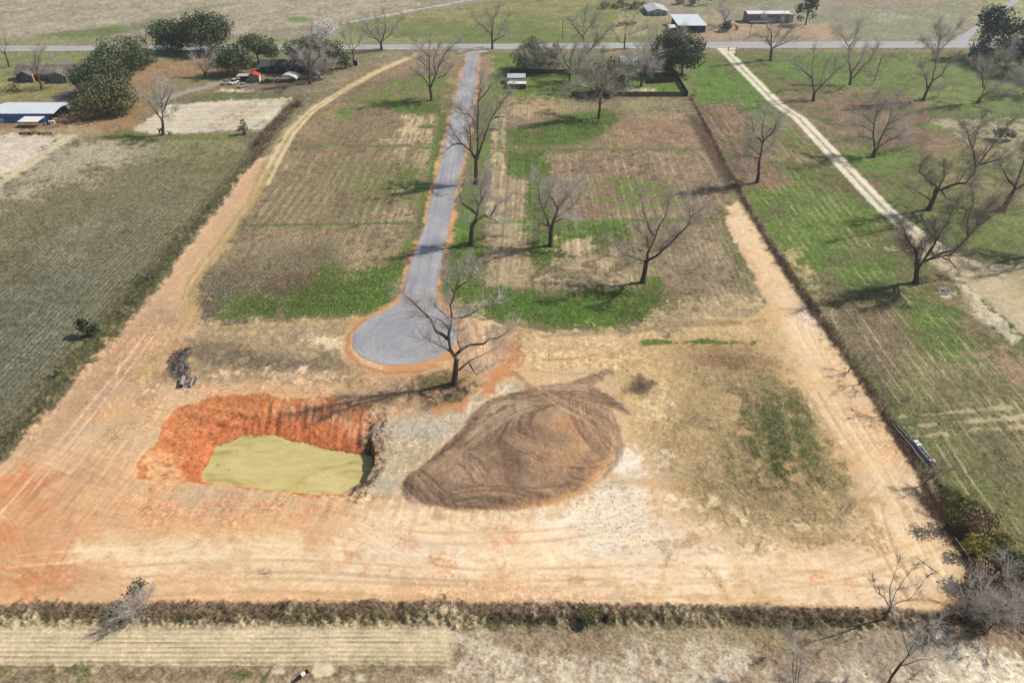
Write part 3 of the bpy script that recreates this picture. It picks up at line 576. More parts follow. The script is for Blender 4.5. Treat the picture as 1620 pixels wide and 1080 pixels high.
# long scrapes from grading
cl = np.where((REG == reg('bare_clay_ground')) & (np.abs(X) < 95))[0]
south = cl[FY[cl] < 82]
q = scrapes(X[south], Y[south], 90, 201, (-85, 75, 50, 82), (2.4, 4.2), (14, 45), (40, 160), lambda a, b: 0.0 if b < 66 else (.35 if a > -5 else -.3), .16, .35)
C[south] *= (1+.30*q)[:, None]*np.array([1, 1, 1])[None, :]; H[south] += q*.07
nearp = south[(FX[south] < 0) & (FY[south] > 63)]
C[nearp] *= (1+.5*fbm(X[nearp]/.4-Y[nearp]*.35, Y[nearp]/5, 1, 3, 63)*sstep(63, 67, Y[nearp]))[:, None]
west = cl[(FY[cl] >= 82) & (FX[cl] < -35)]
q = scrapes(X[west], Y[west], 60, 202, (-100, -40, 82, 200), (2.2, 3.6), (20, 60), (90, 260), lambda a, b: math.pi/2-AX, .14, .35)
C[west] *= (1+.24*q+.18*(fbm(X[west]/1.5, Y[west]/.35, 1, 3, 67)))[:, None]; H[west] += q*.05
east = cl[(FY[cl] >= 82) & (FX[cl] > 20)]
q = scrapes(X[east], Y[east], 40, 203, (20, 85, 82, 175), (2.2, 3.6), (20, 60), (90, 260), lambda a, b: math.pi/2-AX, .12, .35)
C[east] *= (1+.24*q)[:, None]
wd = np.where((REG == reg('weedy_ground')))[0]
ecx, ecy, _ = G(1200, 700)
q = scrapes(X[wd], Y[wd], 60, 204, (25, 70, 62, 105), (1.6, 3.0), (8, 26), (12, 40), lambda a, b: math.atan2((b-ecy), (a-ecx))+math.pi/2, .3, .35)
C[wd] *= (1+.55*q)[:, None]; H[wd] += q*.12
sp_ = (fbm(X[cl], Y[cl], .8, 3, 65) > .20)
C[cl[sp_]] *= np.array([.90, .87, .84])[None, :]
warm = (fbm(X[cl]/14, Y[cl]/4, 1, 5, 68, .65)*1.9)[:, None]
C[cl] *= 1+warm*np.array([[.07, -.05, -.26]])
C[cl] *= np.array([[1.02, 1.0, 1.03]])
dk_ = sstep(.26, .36, NO['g'][cl]+.1*N30[cl])[:, None]*.15; C[cl] = C[cl]*(1-dk_)+lin((168,138,100))*dk_
# mound
i = np.where(MD > -.3)[0]
m = sstep(-.3, .6, MD[i]+N07[i]*.5+N2[i]*.3); s_ = MSW[i]
cA = lin((128,98,78)); cB = lin((190,156,126)); cO = lin((186,126,74)); cD = lin((84,62,50))
w = np.clip(.42+s_*1.6+N8[i]*.25, 0, 1)[:, None]
cc = cA*(1-w)+cB*w
ox, oy, _ = G(925, 735); og = (np.exp(-(((X[i]-ox)/10)**2+((Y[i]-oy)/5.5)**2))*np.clip(.3+s_*1.8+N2[i]*.5, 0, 1))[:, None]*.8
cc = cc*(1-og)+cO*og
ox, oy, _ = G(905, 690); og = (np.exp(-(((X[i]-ox)/4)**2+((Y[i]-oy)/2.2)**2))*.7*np.clip(.6+s_*2, 0, 1))[:, None]; cc = cc*(1-og)+cO*og
ox, oy, _ = G(790, 670); og = (np.exp(-(((X[i]-ox)/6)**2+((Y[i]-oy)/4.5)**2))*.6*np.clip(.6+s_*2, 0, 1))[:, None]; cc = cc*(1-og)+lin((190,168,136))*og
tb_ = sstep(0, 1.2, MTB[i]+N07[i])[:, None]*.5; cc = cc*(1-tb_)+lin((98,72,60))*(1+N07[i])[:, None]*tb_
eo = (np.exp(-((MD[i]-.5)/.6)**2)*sstep(-4, 6, X[i])*sstep(84, 74, Y[i])*1.0)[:, None]; cc = cc*(1-eo)+lin((200,142,92))*eo
C[i] = C[i]*(1-m[:, None])+cc*m[:, None]; TXR[i] = .35; REG[i[m > .5]] = reg('dirt_mound')
T([(835,612),(880,640),(930,668),(960,690)], .35, (178,150,116), soft=.2, rag=.15, op=.8); T([(845,610),(892,636),(940,662),(972,692)], .35, (178,150,116), soft=.2, rag=.15, op=.8)
T([(815,590),(832,606),(842,618)], 1.6, (160,118,84), soft=.4, rag=.4, op=.7); T([(978,690),(984,705),(975,728),(955,755)], .9, (120,90,68), soft=.3, rag=.3, op=.6)
def pair(P, col=(176,134,96), op=.5, gauge=1.9, w=.38):
    Wd = smooth_closed(gp(P), 6)[:-6] if len(P) > 2 else gp(P); Wd = np.array(Wd)
    d = np.gradient(Wd, axis=0); nrm = np.stack([-d[:, 1], d[:, 0]], 1); nrm /= np.linalg.norm(nrm, axis=1, keepdims=True)+1e-9
    for sd in (-gauge/2, gauge/2):
        Q = [tuple(q) for q in Wd+nrm*sd]; a = np.array(Q)
        i = np.where((FX > a[:, 0].min()-1) & (FX < a[:, 0].max()+1) & (FY > a[:, 1].min()-1) & (FY < a[:, 1].max()+1))[0]
        if not len(i): continue
        m = sstep(w/2+.18, w/2-.05, dist_line(FX[i], FY[i], Q))*np.clip(.65+1.6*N8[i]+N2[i], 0, 1)
        put(i, m, col, .15, .12, None, op); H[i] -= .05*m
DK, LT = (182,140,100), (240,218,182)
pair([(20,930),(200,905),(460,895),(760,910),(1050,905),(1380,925)], DK); pair([(40,900),(300,870),(620,880),(900,915),(1300,935)], LT, .45)
pair([(100,940),(400,925),(800,938),(1200,925),(1420,880),(1450,820)], DK, .4); pair([(1440,930),(1400,860),(1370,760),(1320,680),(1270,600)], DK, .5); pair([(1480,900),(1430,800),(1370,700),(1310,600),(1270,520)], LT, .4)
pair([(60,820),(170,690),(270,560),(330,440),(390,340)], DK, .45); pair([(20,800),(120,680),(230,540),(320,410)], LT, .35); pair([(90,900),(150,760),(240,640),(290,560),(330,520)], DK, .35)
pair([(640,830),(800,850),(960,830),(1040,780),(1060,700)], DK, .4); pair([(860,560),(960,560),(1080,590),(1180,680),(1200,800),(1120,860)], (160,128,90), .4)
pair([(300,530),(420,525),(560,515)], (150,122,88), .45); pair([(840,560),(830,600),(850,640)], DK, .5)
# fence line strip on the east side
FST = [(1088,150),(1096,148),(1132,215),(1162,275),(1192,330),(1240,408),(1300,492),(1352,565),(1412,655),(1452,712),(1490,760),(1560,830),(1640,900),(1700,960),(1530,965),(1545,920),(1520,862),(1470,782),(1400,668),(1340,573),(1290,503),(1232,418),(1180,330),(1145,262),(1115,200)]
L(FST, (118,104,82), soft=1.0, rag=1.4, var=.4, tex=1.0, region='fence_line_scrub', h=.12, mott=('g',-.35,.25))
T([(1092,155),(1125,215),(1150,270),(1180,325),(1232,414),(1290,500),(1342,570),(1400,662),(1470,780),(1520,860),(1545,910)], .8, (74,56,44), soft=.4, rag=.7, tex=1.0, var=.4, h=.15, mott=('g',-.25,.2))
L([(1085,180),(1105,185),(1150,270),(1175,310),(1150,300),(1110,230)], (86,64,54), soft=.8, rag=1.2, op=.8)
L([(1500,770),(1560,790),(1600,850),(1620,900),(1560,890),(1520,840)], (122,116,62), soft=1.5, rag=2, mott=('n2',-.12,.15), op=.85); L([(1440,780),(1500,790),(1545,870),(1560,920),(1540,900),(1480,830)], (62,50,40), soft=1, rag=1.5, op=.7)
# bottom hedgerow and fields
HEDGE = [(-400,985),(-400,958),(0,958),(60,952),(300,953),(700,951),(1000,955),(1300,960),(1480,968),(1560,950),(1700,950),(1900,1000),(1900,1050),(1640,1010),(1500,998),(1400,992),(1200,987),(900,986),(720,986),(400,985),(0,986)]
L(HEDGE, (128,106,86), soft=.5, rag=.45, var=.4, tex=1.0, region='hedgerow_bank', h=.3)
L([(-200,972),(0,974),(400,972),(760,972),(1200,978),(1400,980),(1400,990),(900,990),(400,988),(-200,990)], (82,78,54), soft=.8, rag=.9, var=.4, tex=1.0, mott=('n2',-.2,.15))
L([(960,972),(1300,974),(1300,994),(960,992)], (86,90,46), soft=.8, rag=1, mott=('n2',-.1,.12), op=.8)
SF = [(-500,1240),(-500,990),(0,991),(400,989),(720,991),(1200,992),(1400,998),(1640,1012),(2200,1060),(2200,1240)]
L(SF, (164,144,116), soft=.6, rag=.8, var=.25, tex=.6, region='south_field')
L([(720,1000),(1300,1000),(1700,1050),(1900,1240),(700,1240)], (204,190,166), soft=3, rag=4, var=.15, tex=.4, mott=('n8',-.05,.1))
L([(720,1000),(1300,1000),(1700,1050),(1900,1240),(700,1240)], (140,114,92), soft=2, rag=3, var=.3, tex=.7, mott=('n2',.06,.08), op=.6)
L([(900,990),(1300,994),(1500,1010),(1200,1020),(900,1005)], (142,124,88), soft=1.5, rag=2, op=.6)
L([(1480,1010),(1640,1000),(1640,1040),(1500,1040)], (150,116,92), soft=2, rag=2, op=.6); L([(1500,1045),(1700,1040),(1700,1100),(1480,1090)], (216,204,182), soft=1.5, rag=2.5, mott=('n2',-.08,.1))
L([(1280,1000),(1480,1000),(1440,1060),(1300,1050)], (150,132,112), soft=2, rag=2.5, op=.7)
SFL = [(-500,992),(400,990),(712,993),(706,1050),(500,1054),(0,1056),(-500,1060)]
L([(-500,984),(400,984),(720,985),(1200,986),(1400,990),(1400,996),(700,994),(-500,994)], (150,134,104), soft=.8, rag=1.2, var=.3, tex=.8, mott=('g',-.1,.3))
L(SFL, (206,186,150), soft=1.2, rag=.5, var=.12, tex=.3, region='ploughed_plot')
i = np.where((FX < G(712,1000)[0]+.3) & (FX > -75) & (FY < G(0,992)[1]) & (FY > G(0,1056)[1]))[0]
C[i] *= (1-.42*np.clip(np.cos((Y[i]+.25*N30[i])*2*math.pi/.62)+.9*fbm(X[i]/2.5, Y[i]/.2, 1, 3, 72), -.2, 1)*np.clip(.10+3.0*fbm(X[i]/5, Y[i]/.5, 1, 4, 71)+.6*sstep(48.5, 45.5, Y[i]), 0, 1.3)*sstep(G(712,1000)[0]+.3, G(690,1000)[0], X[i]+1.5*N2[i]))[:, None]
H[i] += .05*np.cos((Y[i]+.25*N30[i])*2*math.pi/.62)
L([(-300,1056),(0,1055),(300,1056),(700,1052),(700,1062),(300,1075),(-300,1070)], (122,104,78), soft=.4, rag=.7, mott=('n2',-.1,.12), op=.8)
L([(0,1062),(130,1060),(140,1078),(0,1080)], (104,108,66), soft=.6, rag=1, mott=('n2',-.08,.12)); L([(360,1062),(420,1064),(410,1075)], (84,96,50), soft=.4, rag=.8, mott=('n2',-.05,.1)); blob(602,1053,16,3,(74,108,44), soft=.3, rag=.5)
for p in [(440,1062,8,4),(512,1058,14,8),(560,1072,16,6)]: blob(*p, (206,194,160), soft=.3, rag=.5, tex=.2)
# shoulders of the new road
ROADL = [(740,83),(737,97),(727,133),(713,187),(697,257),(683,310),(672,360),(655,403),(640,447),(635,470)]
ROADR = [(758,83),(757,97),(753,133),(748,173),(740,227),(725,283),(710,360),(699,410),(688,460),(690,475)]
SHO = [(x-2-(y-80)*.012, y) for x, y in ROADL]+[(x+2+(y-80)*.014, y) for x, y in ROADR[::-1]]
L(SHO, (204,148,102), soft=.5, rag=1.0, var=.25, mott=('g',-.35,.3), tex=.2, region='road_shoulder')
L([(730,84),(765,84),(780,78),(720,78)], (190,176,158), soft=.6, rag=.6, tex=.2)
# roads need a flat bed
TURN = [(637,460),(632,478),(620,487),(607,493),(590,501),(574,511),(561,526),(557,540),(560,552),(568,561),(582,569),(600,575),(620,577.5),(645,576.5),(668,572),(690,565),(709,555),(721,543),(725,530),(722,515),(714,503),(704,494),(695,485),(690,474),(688.5,462)]
ROADP = ROADL+TURN[1:]+ROADR[::-1][1:]
HWY = [(-700,86.5),(0,81.3),(450,79.2),(810,77.9),(1150,76.3),(1540,76),(2300,76),(2300,66),(1540,66),(1150,67),(810,69.8),(450,72.3),(0,73.5),(-700,78)]
flat = np.ones_like(X)
for P in (ROADP, HWY):
    a = np.array(gp(P)); i = np.where((X > a[:, 0].min()-3) & (X < a[:, 0].max()+3) & (Y > a[:, 1].min()-3) & (Y < a[:, 1].max()+3))[0]
    flat[i] *= sstep(0.2, 2.0, sdf_poly(X[i], Y[i], gp(P)))
# fine relief
grass = np.clip(TXR, 0, 1)
g2 = sstep(.15, .6, grass); H += g2*(N07*.17+N2*.14)+(.03+.09*g2)*N8+N2*.012
H[np.isin(REG, [reg('pond_bank')])] *= 1.3
Z += H*flat
inwater = np.zeros(len(X), bool); i = np.where((X > -62) & (X < -5) & (Y > 55) & (Y < 105))[0]
inwater[i] = sdf_poly(X[i], Y[i], waterw) < 0.0
Z[inwater] = WATER_Z-.5
Z = np.where(flat < .5, np.minimum(Z, 0.0), Z)
# saturate + albedo scale
C = np.clip(C, .004, 2); rg__ = np.clip(C[:, 0]-C[:, 1], 0, 1); C[:, 1] += .07*rg__; C[:, 2] += .04*rg__; C[:, 0] -= .05*rg__; lum = C.mean(axis=1, keepdims=True); C = lum+(C-lum)*0.90
gr_ = np.clip((C[:, 1]-np.maximum(C[:, 0], C[:, 2]))/(lum[:, 0]+1e-6), 0, 1)[:, None]      # living grass: duller, deeper
C = C*(1-gr_*.25)+lum*np.array([[1.02, .98, .45]])*gr_*.32
C = np.clip(C*GAIN, .012, .80)
VV = np.stack([X, Y, Z], 1).astype(np.float32)
nr, nc = SH
idg = np.arange(nr*nc).reshape(nr, nc)
FQ = np.stack([idg[:-1, :-1], idg[:-1, 1:], idg[1:, 1:], idg[1:, :-1]], -1).reshape(-1, 4)
fr = REG[FQ[:, 0]]
GM = ground_material()
# normals of the whole sheet, shared by the pieces it is divided into
def vnormals():
    P = VV.reshape(nr, nc, 3).astype(np.float64)
    du = np.gradient(P, axis=1); dv = np.gradient(P, axis=0); n = np.cross(du, dv); n /= np.linalg.norm(n, axis=2, keepdims=True)
    return n.reshape(-1, 3)
NRM = vnormals()
for k, nm in enumerate(REGN):
    fs = FQ[fr == k]
    if not len(fs): continue
    used, inv = np.unique(fs, return_inverse=True)
    o = mesh_obj(nm, VV[used], inv.reshape(fs.shape), GM, smooth=True)
    me = o.data
    a = me.color_attributes.new('Col', 'FLOAT_COLOR', 'POINT'); a.data.foreach_set('color', np.concatenate([C[used], np.ones((len(used), 1))], 1).astype(np.float32).ravel())
    a = me.color_attributes.new('Tex', 'FLOAT_COLOR', 'POINT'); tv = np.stack([TXR[used], TXR[used]*0, TXR[used]*0, np.ones(len(used))], 1); a.data.foreach_set('color', tv.astype(np.float32).ravel())
    me.normals_split_custom_set_from_vertices(NRM[used].tolist())
    o['kind'] = 'structure'

def height_at(x, y):
    'terrain height by nearest grid vertex'
    r = int(np.clip(np.searchsorted(Yr, y), 0, nr-1)); row = XX[r]; c = int(np.clip(np.searchsorted(row, x), 0, nc-1))
    return float(Z[r*nc+c])

def sheet(name, P, mat, top, thick=.35):
    a = [p[:2] for p in P]; n = len(a)
    V = [(x, y, top) for x, y in a]+[(x, y, top-thick) for x, y in a]
    ar = sum(a[i][0]*a[(i+1) % n][1]-a[(i+1) % n][0]*a[i][1] for i in range(n))
    F = [list(range(n)) if ar > 0 else list(range(n))[::-1]]
    for i in range(n):
        j = (i+1) % n; F.append([i, n+i, n+j, j] if ar > 0 else [i, j, n+j, n+i])
    o = mesh_obj(name, V, F, mat); o['kind'] = 'structure'; return o

# water
m, nt, b = newmat('pond_water')
ge = nd(nt, 'ShaderNodeNewGeometry'); n1 = nd(nt, 'ShaderNodeTexNoise'); n1.inputs['Scale'].default_value = .16; n1.inputs['Detail'].default_value = 6; n1.inputs['Distortion'].default_value = 1.0; n1.inputs['Roughness'].default_value = .6
mp = nd(nt, 'ShaderNodeMapping'); mp.inputs['Scale'].default_value = (1, 2.4, 1); nt.links.new(ge.outputs['Position'], mp.inputs[0]); nt.links.new(mp.outputs[0], n1.inputs['Vector'])
r = nd(nt, 'ShaderNodeValToRGB'); r.color_ramp.elements[0].position = .36; r.color_ramp.elements[0].color = A((172,158,94)); r.color_ramp.elements[1].position = .62; r.color_ramp.elements[1].color = A((208,195,136))
e = r.color_ramp.elements.new(.46); e.color = A((194,180,116))
nt.links.new(n1.outputs['Fac'], r.inputs[0])
n2 = nd(nt, 'ShaderNodeTexNoise'); n2.inputs['Scale'].default_value = .9; n2.inputs['Detail'].default_value = 5; nt.links.new(ge.outputs['Position'], n2.inputs['Vector'])
r2 = nd(nt, 'ShaderNodeValToRGB'); r2.color_ramp.elements[0].position = .66; r2.color_ramp.elements[0].color = (0, 0, 0, 1); r2.color_ramp.elements[1].position = .74; r2.color_ramp.elements[1].color = (1, 1, 1, 1); nt.links.new(n2.outputs['Fac'], r2.inputs[0])
mx = nd(nt, 'ShaderNodeMix', data_type='RGBA'); nt.links.new(r2.outputs[0], mx.inputs[0]); nt.links.new(r.outputs[0], mx.inputs[6]); mx.inputs[7].default_value = A((168,156,92))
nt.links.new(mx.outputs[2], b.inputs['Base Color']); b.inputs['Roughness'].default_value = .08; b.inputs['Specular IOR Level'].default_value = .5
bp = nd(nt, 'ShaderNodeBump'); bp.inputs['Strength'].default_value = .03; bp.inputs['Distance'].default_value = .02; nt.links.new(n2.outputs['Fac'], bp.inputs['Height']); nt.links.new(bp.outputs[0], b.inputs['Normal'])
wc = np.mean(np.array(waterw), axis=0)
sheet('pond_water', [(wc[0]+(x-wc[0])*1.12, wc[1]+(y-wc[1])*1.12) for x, y in smooth_closed(waterw, 3)], m, WATER_Z, .1)

# paved road with turning circle: graded grey stone chip
m, nt, b = newmat('road_chip_seal'); ge = nd(nt, 'ShaderNodeNewGeometry')
bc = G(645, 535)
vs = nd(nt, 'ShaderNodeVectorMath', operation='SUBTRACT'); nt.links.new(ge.outputs['Position'], vs.inputs[0]); vs.inputs[1].default_value = (bc[0], bc[1], 0)
ln = nd(nt, 'ShaderNodeVectorMath', operation='LENGTH'); nt.links.new(vs.outputs[0], ln.inputs[0])
cb = nd(nt, 'ShaderNodeCombineXYZ'); nt.links.new(ln.outputs['Value'], cb.inputs[0])
nA = nd(nt, 'ShaderNodeTexNoise'); nA.inputs['Scale'].default_value = 2.4; nA.inputs['Detail'].default_value = 2
nW = nd(nt, 'ShaderNodeTexNoise'); nW.inputs['Scale'].default_value = .12; nt.links.new(ge.outputs['Position'], nW.inputs['Vector'])
ad = nd(nt, 'ShaderNodeMath', operation='MULTIPLY_ADD'); nt.links.new(nW.outputs['Fac'], ad.inputs[0]); ad.inputs[1].default_value = 7; nt.links.new(ln.outputs['Value'], ad.inputs[2]); nt.links.new(ad.outputs[0], cb.inputs[0])
nt.links.new(cb.outputs[0], nA.inputs['Vector'])
mpS = nd(nt, 'ShaderNodeMapping'); mpS.inputs['Scale'].default_value = (.7, .03, 1); nt.links.new(ge.outputs['Position'], mpS.inputs[0])
nS = nd(nt, 'ShaderNodeTexNoise'); nS.inputs['Scale'].default_value = 1.0; nS.inputs['Detail'].default_value = 5; nt.links.new(mpS.outputs[0], nS.inputs['Vector'])
gt = nd(nt, 'ShaderNodeMapRange'); gt.inputs[1].default_value = 12.5; gt.inputs[2].default_value = 16; nt.links.new(ln.outputs['Value'], gt.inputs[0])
mm = nd(nt, 'ShaderNodeMix', data_type='FLOAT'); nt.links.new(gt.outputs[0], mm.inputs[0]); nt.links.new(nA.outputs['Fac'], mm.inputs[2]); nt.links.new(nS.outputs['Fac'], mm.inputs[3])
nF = nd(nt, 'ShaderNodeTexNoise'); nF.inputs['Scale'].default_value = 1.4; nF.inputs['Detail'].default_value = 8; nF.inputs['Roughness'].default_value = .8; nt.links.new(ge.outputs['Position'], nF.inputs['Vector'])
s1 = nd(nt, 'ShaderNodeMath', operation='ADD'); nt.links.new(mm.outputs[0], s1.inputs[0]); nt.links.new(nF.outputs['Fac'], s1.inputs[1])
s2 = nd(nt, 'ShaderNodeMath', operation='MULTIPLY'); s2.inputs[1].default_value = .5; nt.links.new(s1.outputs[0], s2.inputs[0])
r = nd(nt, 'ShaderNodeValToRGB'); r.color_ramp.elements[0].position = .36; r.color_ramp.elements[0].color = A((142,143,149)); r.color_ramp.elements[1].position = .62; r.color_ramp.elements[1].color = A((176,177,181))
nt.links.new(s2.outputs[0], r.inputs[0])
nL = nd(nt, 'ShaderNodeTexNoise'); nL.inputs['Scale'].default_value = .11; nL.inputs['Detail'].default_value = 5; nL.inputs['Roughness'].default_value = .65; nt.links.new(ge.outputs['Position'], nL.inputs['Vector'])
rL = nd(nt, 'ShaderNodeValToRGB'); rL.color_ramp.elements[0].position = .35; rL.color_ramp.elements[0].color = (.80, .80, .82, 1); rL.color_ramp.elements[1].position = .65; rL.color_ramp.elements[1].color = (1.12, 1.10, 1.06, 1); nt.links.new(nL.outputs['Fac'], rL.inputs[0])
mL = nd(nt, 'ShaderNodeMix', data_type='RGBA', blend_type='MULTIPLY'); mL.inputs[0].default_value = 1; nt.links.new(r.outputs[0], mL.inputs[6]); nt.links.new(rL.outputs[0], mL.inputs[7]); nt.links.new(mL.outputs[2], b.inputs['Base Color'])
bp = nd(nt, 'ShaderNodeBump'); bp.inputs['Strength'].default_value = .4; bp.inputs['Distance'].default_value = .05; nt.links.new(nF.outputs['Fac'], bp.inputs['Height']); nt.links.new(bp.outputs[0], b.inputs['Normal'])
def ragged(P, step, amp):
    rr_ = random.Random(3); out = []
    for k in range(len(P)):
        a = P[k]; c = P[(k+1) % len(P)]; d = math.hypot(c[0]-a[0], c[1]-a[1]); n = max(1, int(d/step))
        for j in range(n):
            t = j/n; out.append((a[0]+(c[0]-a[0])*t+rr_.uniform(-amp, amp), a[1]+(c[1]-a[1])*t+rr_.uniform(-amp*.4, amp*.4)))
    return out
sheet('paved_road', ragged(gp(ROADP), 1.2, .09), m, .06)
M_hwy = noisy('highway_asphalt', A((160,158,160)), c2=A((180,177,177)), scale=.35, detail=8, stretch=(.15, 1.5, 1))
sheet('highway', gp(HWY), M_hwy, .07)
M_line = noisy('road_line_paint', A((214,212,206)), var=.08)
def edge_line(f, w=.22):
    top = [(-700,78),(0,73.5),(450,72.3),(810,69.8),(1150,67),(1540,66),(2300,66)]; botm = [(-700,86.5),(0,81.3),(450,79.2),(810,77.9),(1150,76.3),(1540,76),(2300,76)]
    a = gp(top); c = gp(botm); mid = [(p[0]*(1-f)+q[0]*f, p[1]*(1-f)+q[1]*f) for p, q in zip(a, c)]
    return [(x, y+w) for x, y in mid]+[(x, y-w) for x, y in mid[::-1]]
sheet('road_marking', edge_line(.08), M_line, .076, .05); sheet('road_marking', edge_line(.90, .3), M_line, .076, .05)
M_side = noisy('side_road_asphalt', A((168,168,176)), var=.08, scale=.4)
SR = [(1500,66.5),(1530,50),(1560,30),(1590,8),(1610,-8),(1650,-40),(1665,-40),(1628,-8),(1603,8),(1573,30),(1545,50),(1530,66.5)]
sheet('side_road', gp(SR), M_side, .066)
# ------------------------------------------------------------------ trees
M_bark = noisy('bark_grey_brown', A((104,92,84)), var=.35, scale=1.2, detail=6, stretch=(1, 1, .4), rough=.95, spec=.1)
M_twig = noisy('twig_bark', A((160,151,142)), c2=A((214,207,197)), scale=.5, rough=.95, spec=.1)
M_twig_pale = noisy('pale_dead_twigs', A((184,176,170)), c2=A((224,218,210)), scale=.6, rough=.95, spec=.1)
M_twig_dark = noisy('dark_twigs', A((128,117,108)), c2=A((178,167,156)), scale=.5, rough=.95, spec=.1)
def leafmat(name, c1, c2, scale=.35):
    m, nt, b = newmat(name)
    ge = nd(nt, 'ShaderNodeNewGeometry'); n = nd(nt, 'ShaderNodeTexNoise'); n.inputs['Scale'].default_value = scale; n.inputs['Detail'].default_value = 8; n.inputs['Roughness'].default_value = .75
    nt.links.new(ge.outputs['Position'], n.inputs['Vector'])
    r = nd(nt, 'ShaderNodeValToRGB'); r.color_ramp.elements[0].position = .36; r.color_ramp.elements[0].color = c1; r.color_ramp.elements[1].position = .64; r.color_ramp.elements[1].color = c2
    nt.links.new(n.outputs['Fac'], r.inputs[0]); nt.links.new(r.outputs[0], b.inputs['Base Color'])
    b.inputs['Roughness'].default_value = .6; b.inputs['Specular IOR Level'].default_value = .25
    return m
M_oak = leafmat('live_oak_leaves', A((58,74,48)), A((108,120,80)))
M_oak2 = leafmat('warm_oak_leaves', A((74,84,50)), A((118,118,76)))
M_pine = leafmat('pine_needles', A((40,62,46)), A((76,98,70)))
M_cedar = leafmat('cedar_leaves', A((34,56,36)), A((62,86,52)))
M_blossom = leafmat('white_blossom', A((222,218,212)), A((245,242,238)))
M_brush = leafmat('brown_brush', A((112,92,76)), A((166,142,118)), .5)
M_scrub = leafmat('green_scrub', A((80,86,46)), A((130,128,78)), .6)
M_yellow = leafmat('yellow_scrub', A((142,134,62)), A((180,168,86)), .8)

def vsub(a, b): return (a[0]-b[0], a[1]-b[1], a[2]-b[2])
def vadd(a, b, k=1.0): return (a[0]+b[0]*k, a[1]+b[1]*k, a[2]+b[2]*k)
def vlen(a): return math.sqrt(a[0]*a[0]+a[1]*a[1]+a[2]*a[2])
def vnorm(a):
    l = vlen(a) or 1e-9; return (a[0]/l, a[1]/l, a[2]/l)
def vcross(a, b): return (a[1]*b[2]-a[2]*b[1], a[2]*b[0]-a[0]*b[2], a[0]*b[1]-a[1]*b[0])
def tilt(rg, d, a, up=0.0):
    'unit vector at angle a from d, random side, pulled up'
    h = (0, 0, 1) if abs(d[2]) < .9 else (1, 0, 0)
    u = vnorm(vcross(d, h)); w = vcross(d, u); p = rg.uniform(0, 2*math.pi)
    s, c = math.sin(a), math.cos(a); cu, su = math.cos(p), math.sin(p)
    return vnorm((d[0]*c+(u[0]*cu+w[0]*su)*s, d[1]*c+(u[1]*cu+w[1]*su)*s, d[2]*c+(u[2]*cu+w[2]*su)*s+up))
class Segs:
    def __init__(s): s.a = []; s.b = []; s.r = []; s.q = []
    def add(s, a, b, r0, r1): s.a.append(a); s.b.append(b); s.r.append(r0); s.q.append(r1)
def segs_mesh(S, sides):
    a = np.array(S.a, float); b = np.array(S.b, float); r0 = np.array(S.r); r1 = np.array(S.q)
    d = b-a; d /= np.linalg.norm(d, axis=1, keepdims=True)+1e-9
    h = np.where(np.abs(d[:, 2:3]) < .9, np.array([[0, 0, 1.]]), np.array([[1., 0, 0]]))
    u = np.cross(d, h); u /= np.linalg.norm(u, axis=1, keepdims=True); w = np.cross(d, u); n = len(a)
    rings = []
    for k in range(sides):
        c, s = math.cos(2*math.pi*k/sides), math.sin(2*math.pi*k/sides); o = u*c+w*s
        rings.append((a+o*r0[:, None], b+o*r1[:, None]))
    V = np.stack([x for p in rings for x in p], 1).reshape(-1, 3)       # per seg: a0 b0 a1 b1 ...
    base = np.arange(n)[:, None]*2*sides; T_ = []
    for k in range(sides):
        j = (k+1) % sides
        T_.append(np.stack([base[:, 0]+2*k, base[:, 0]+2*j, base[:, 0]+2*j+1], 1))
        keep = r1 > 1e-4
        T_.append(np.stack([base[keep, 0]+2*k, base[keep, 0]+2*j+1, base[keep, 0]+2*k+1], 1))
    return V, np.concatenate(T_)
def tube(P, Rr, sides, V, F):
    o = len(V); n = len(P)
    up = (0.31, 0.85, 0.2)
    for i in range(n):
        d = vnorm(vsub(P[min(i+1, n-1)], P[max(i-1, 0)])); u = vnorm(vcross(d, up)); w = vcross(d, u)
        for k in range(sides):
            a = 2*math.pi*k/sides; c, s = math.cos(a)*Rr[i], math.sin(a)*Rr[i]
            V.append((P[i][0]+u[0]*c+w[0]*s, P[i][1]+u[1]*c+w[1]*s, P[i][2]+u[2]*c+w[2]*s))
    for i in range(n-1):
        for k in range(sides):
            j = (k+1) % sides; F.append((o+i*sides+k, o+i*sides+j, o+(i+1)*sides+j)); F.append((o+i*sides+k, o+(i+1)*sides+j, o+(i+1)*sides+k))
def resample(P, rg, step, wob):
    out = [P[0]]
    for i in range(len(P)-1):
        a, b = P[i], P[i+1]; L_ = vlen(vsub(b, a)); n = max(1, int(L_/step))
        for k in range(1, n+1):
            t = k/n; q = vadd(a, vsub(b, a), t)
            if k < n: q = (q[0]+rg.gauss(0, wob), q[1]+rg.gauss(0, wob), q[2]+rg.gauss(0, wob))
            out.append(q)
    return out
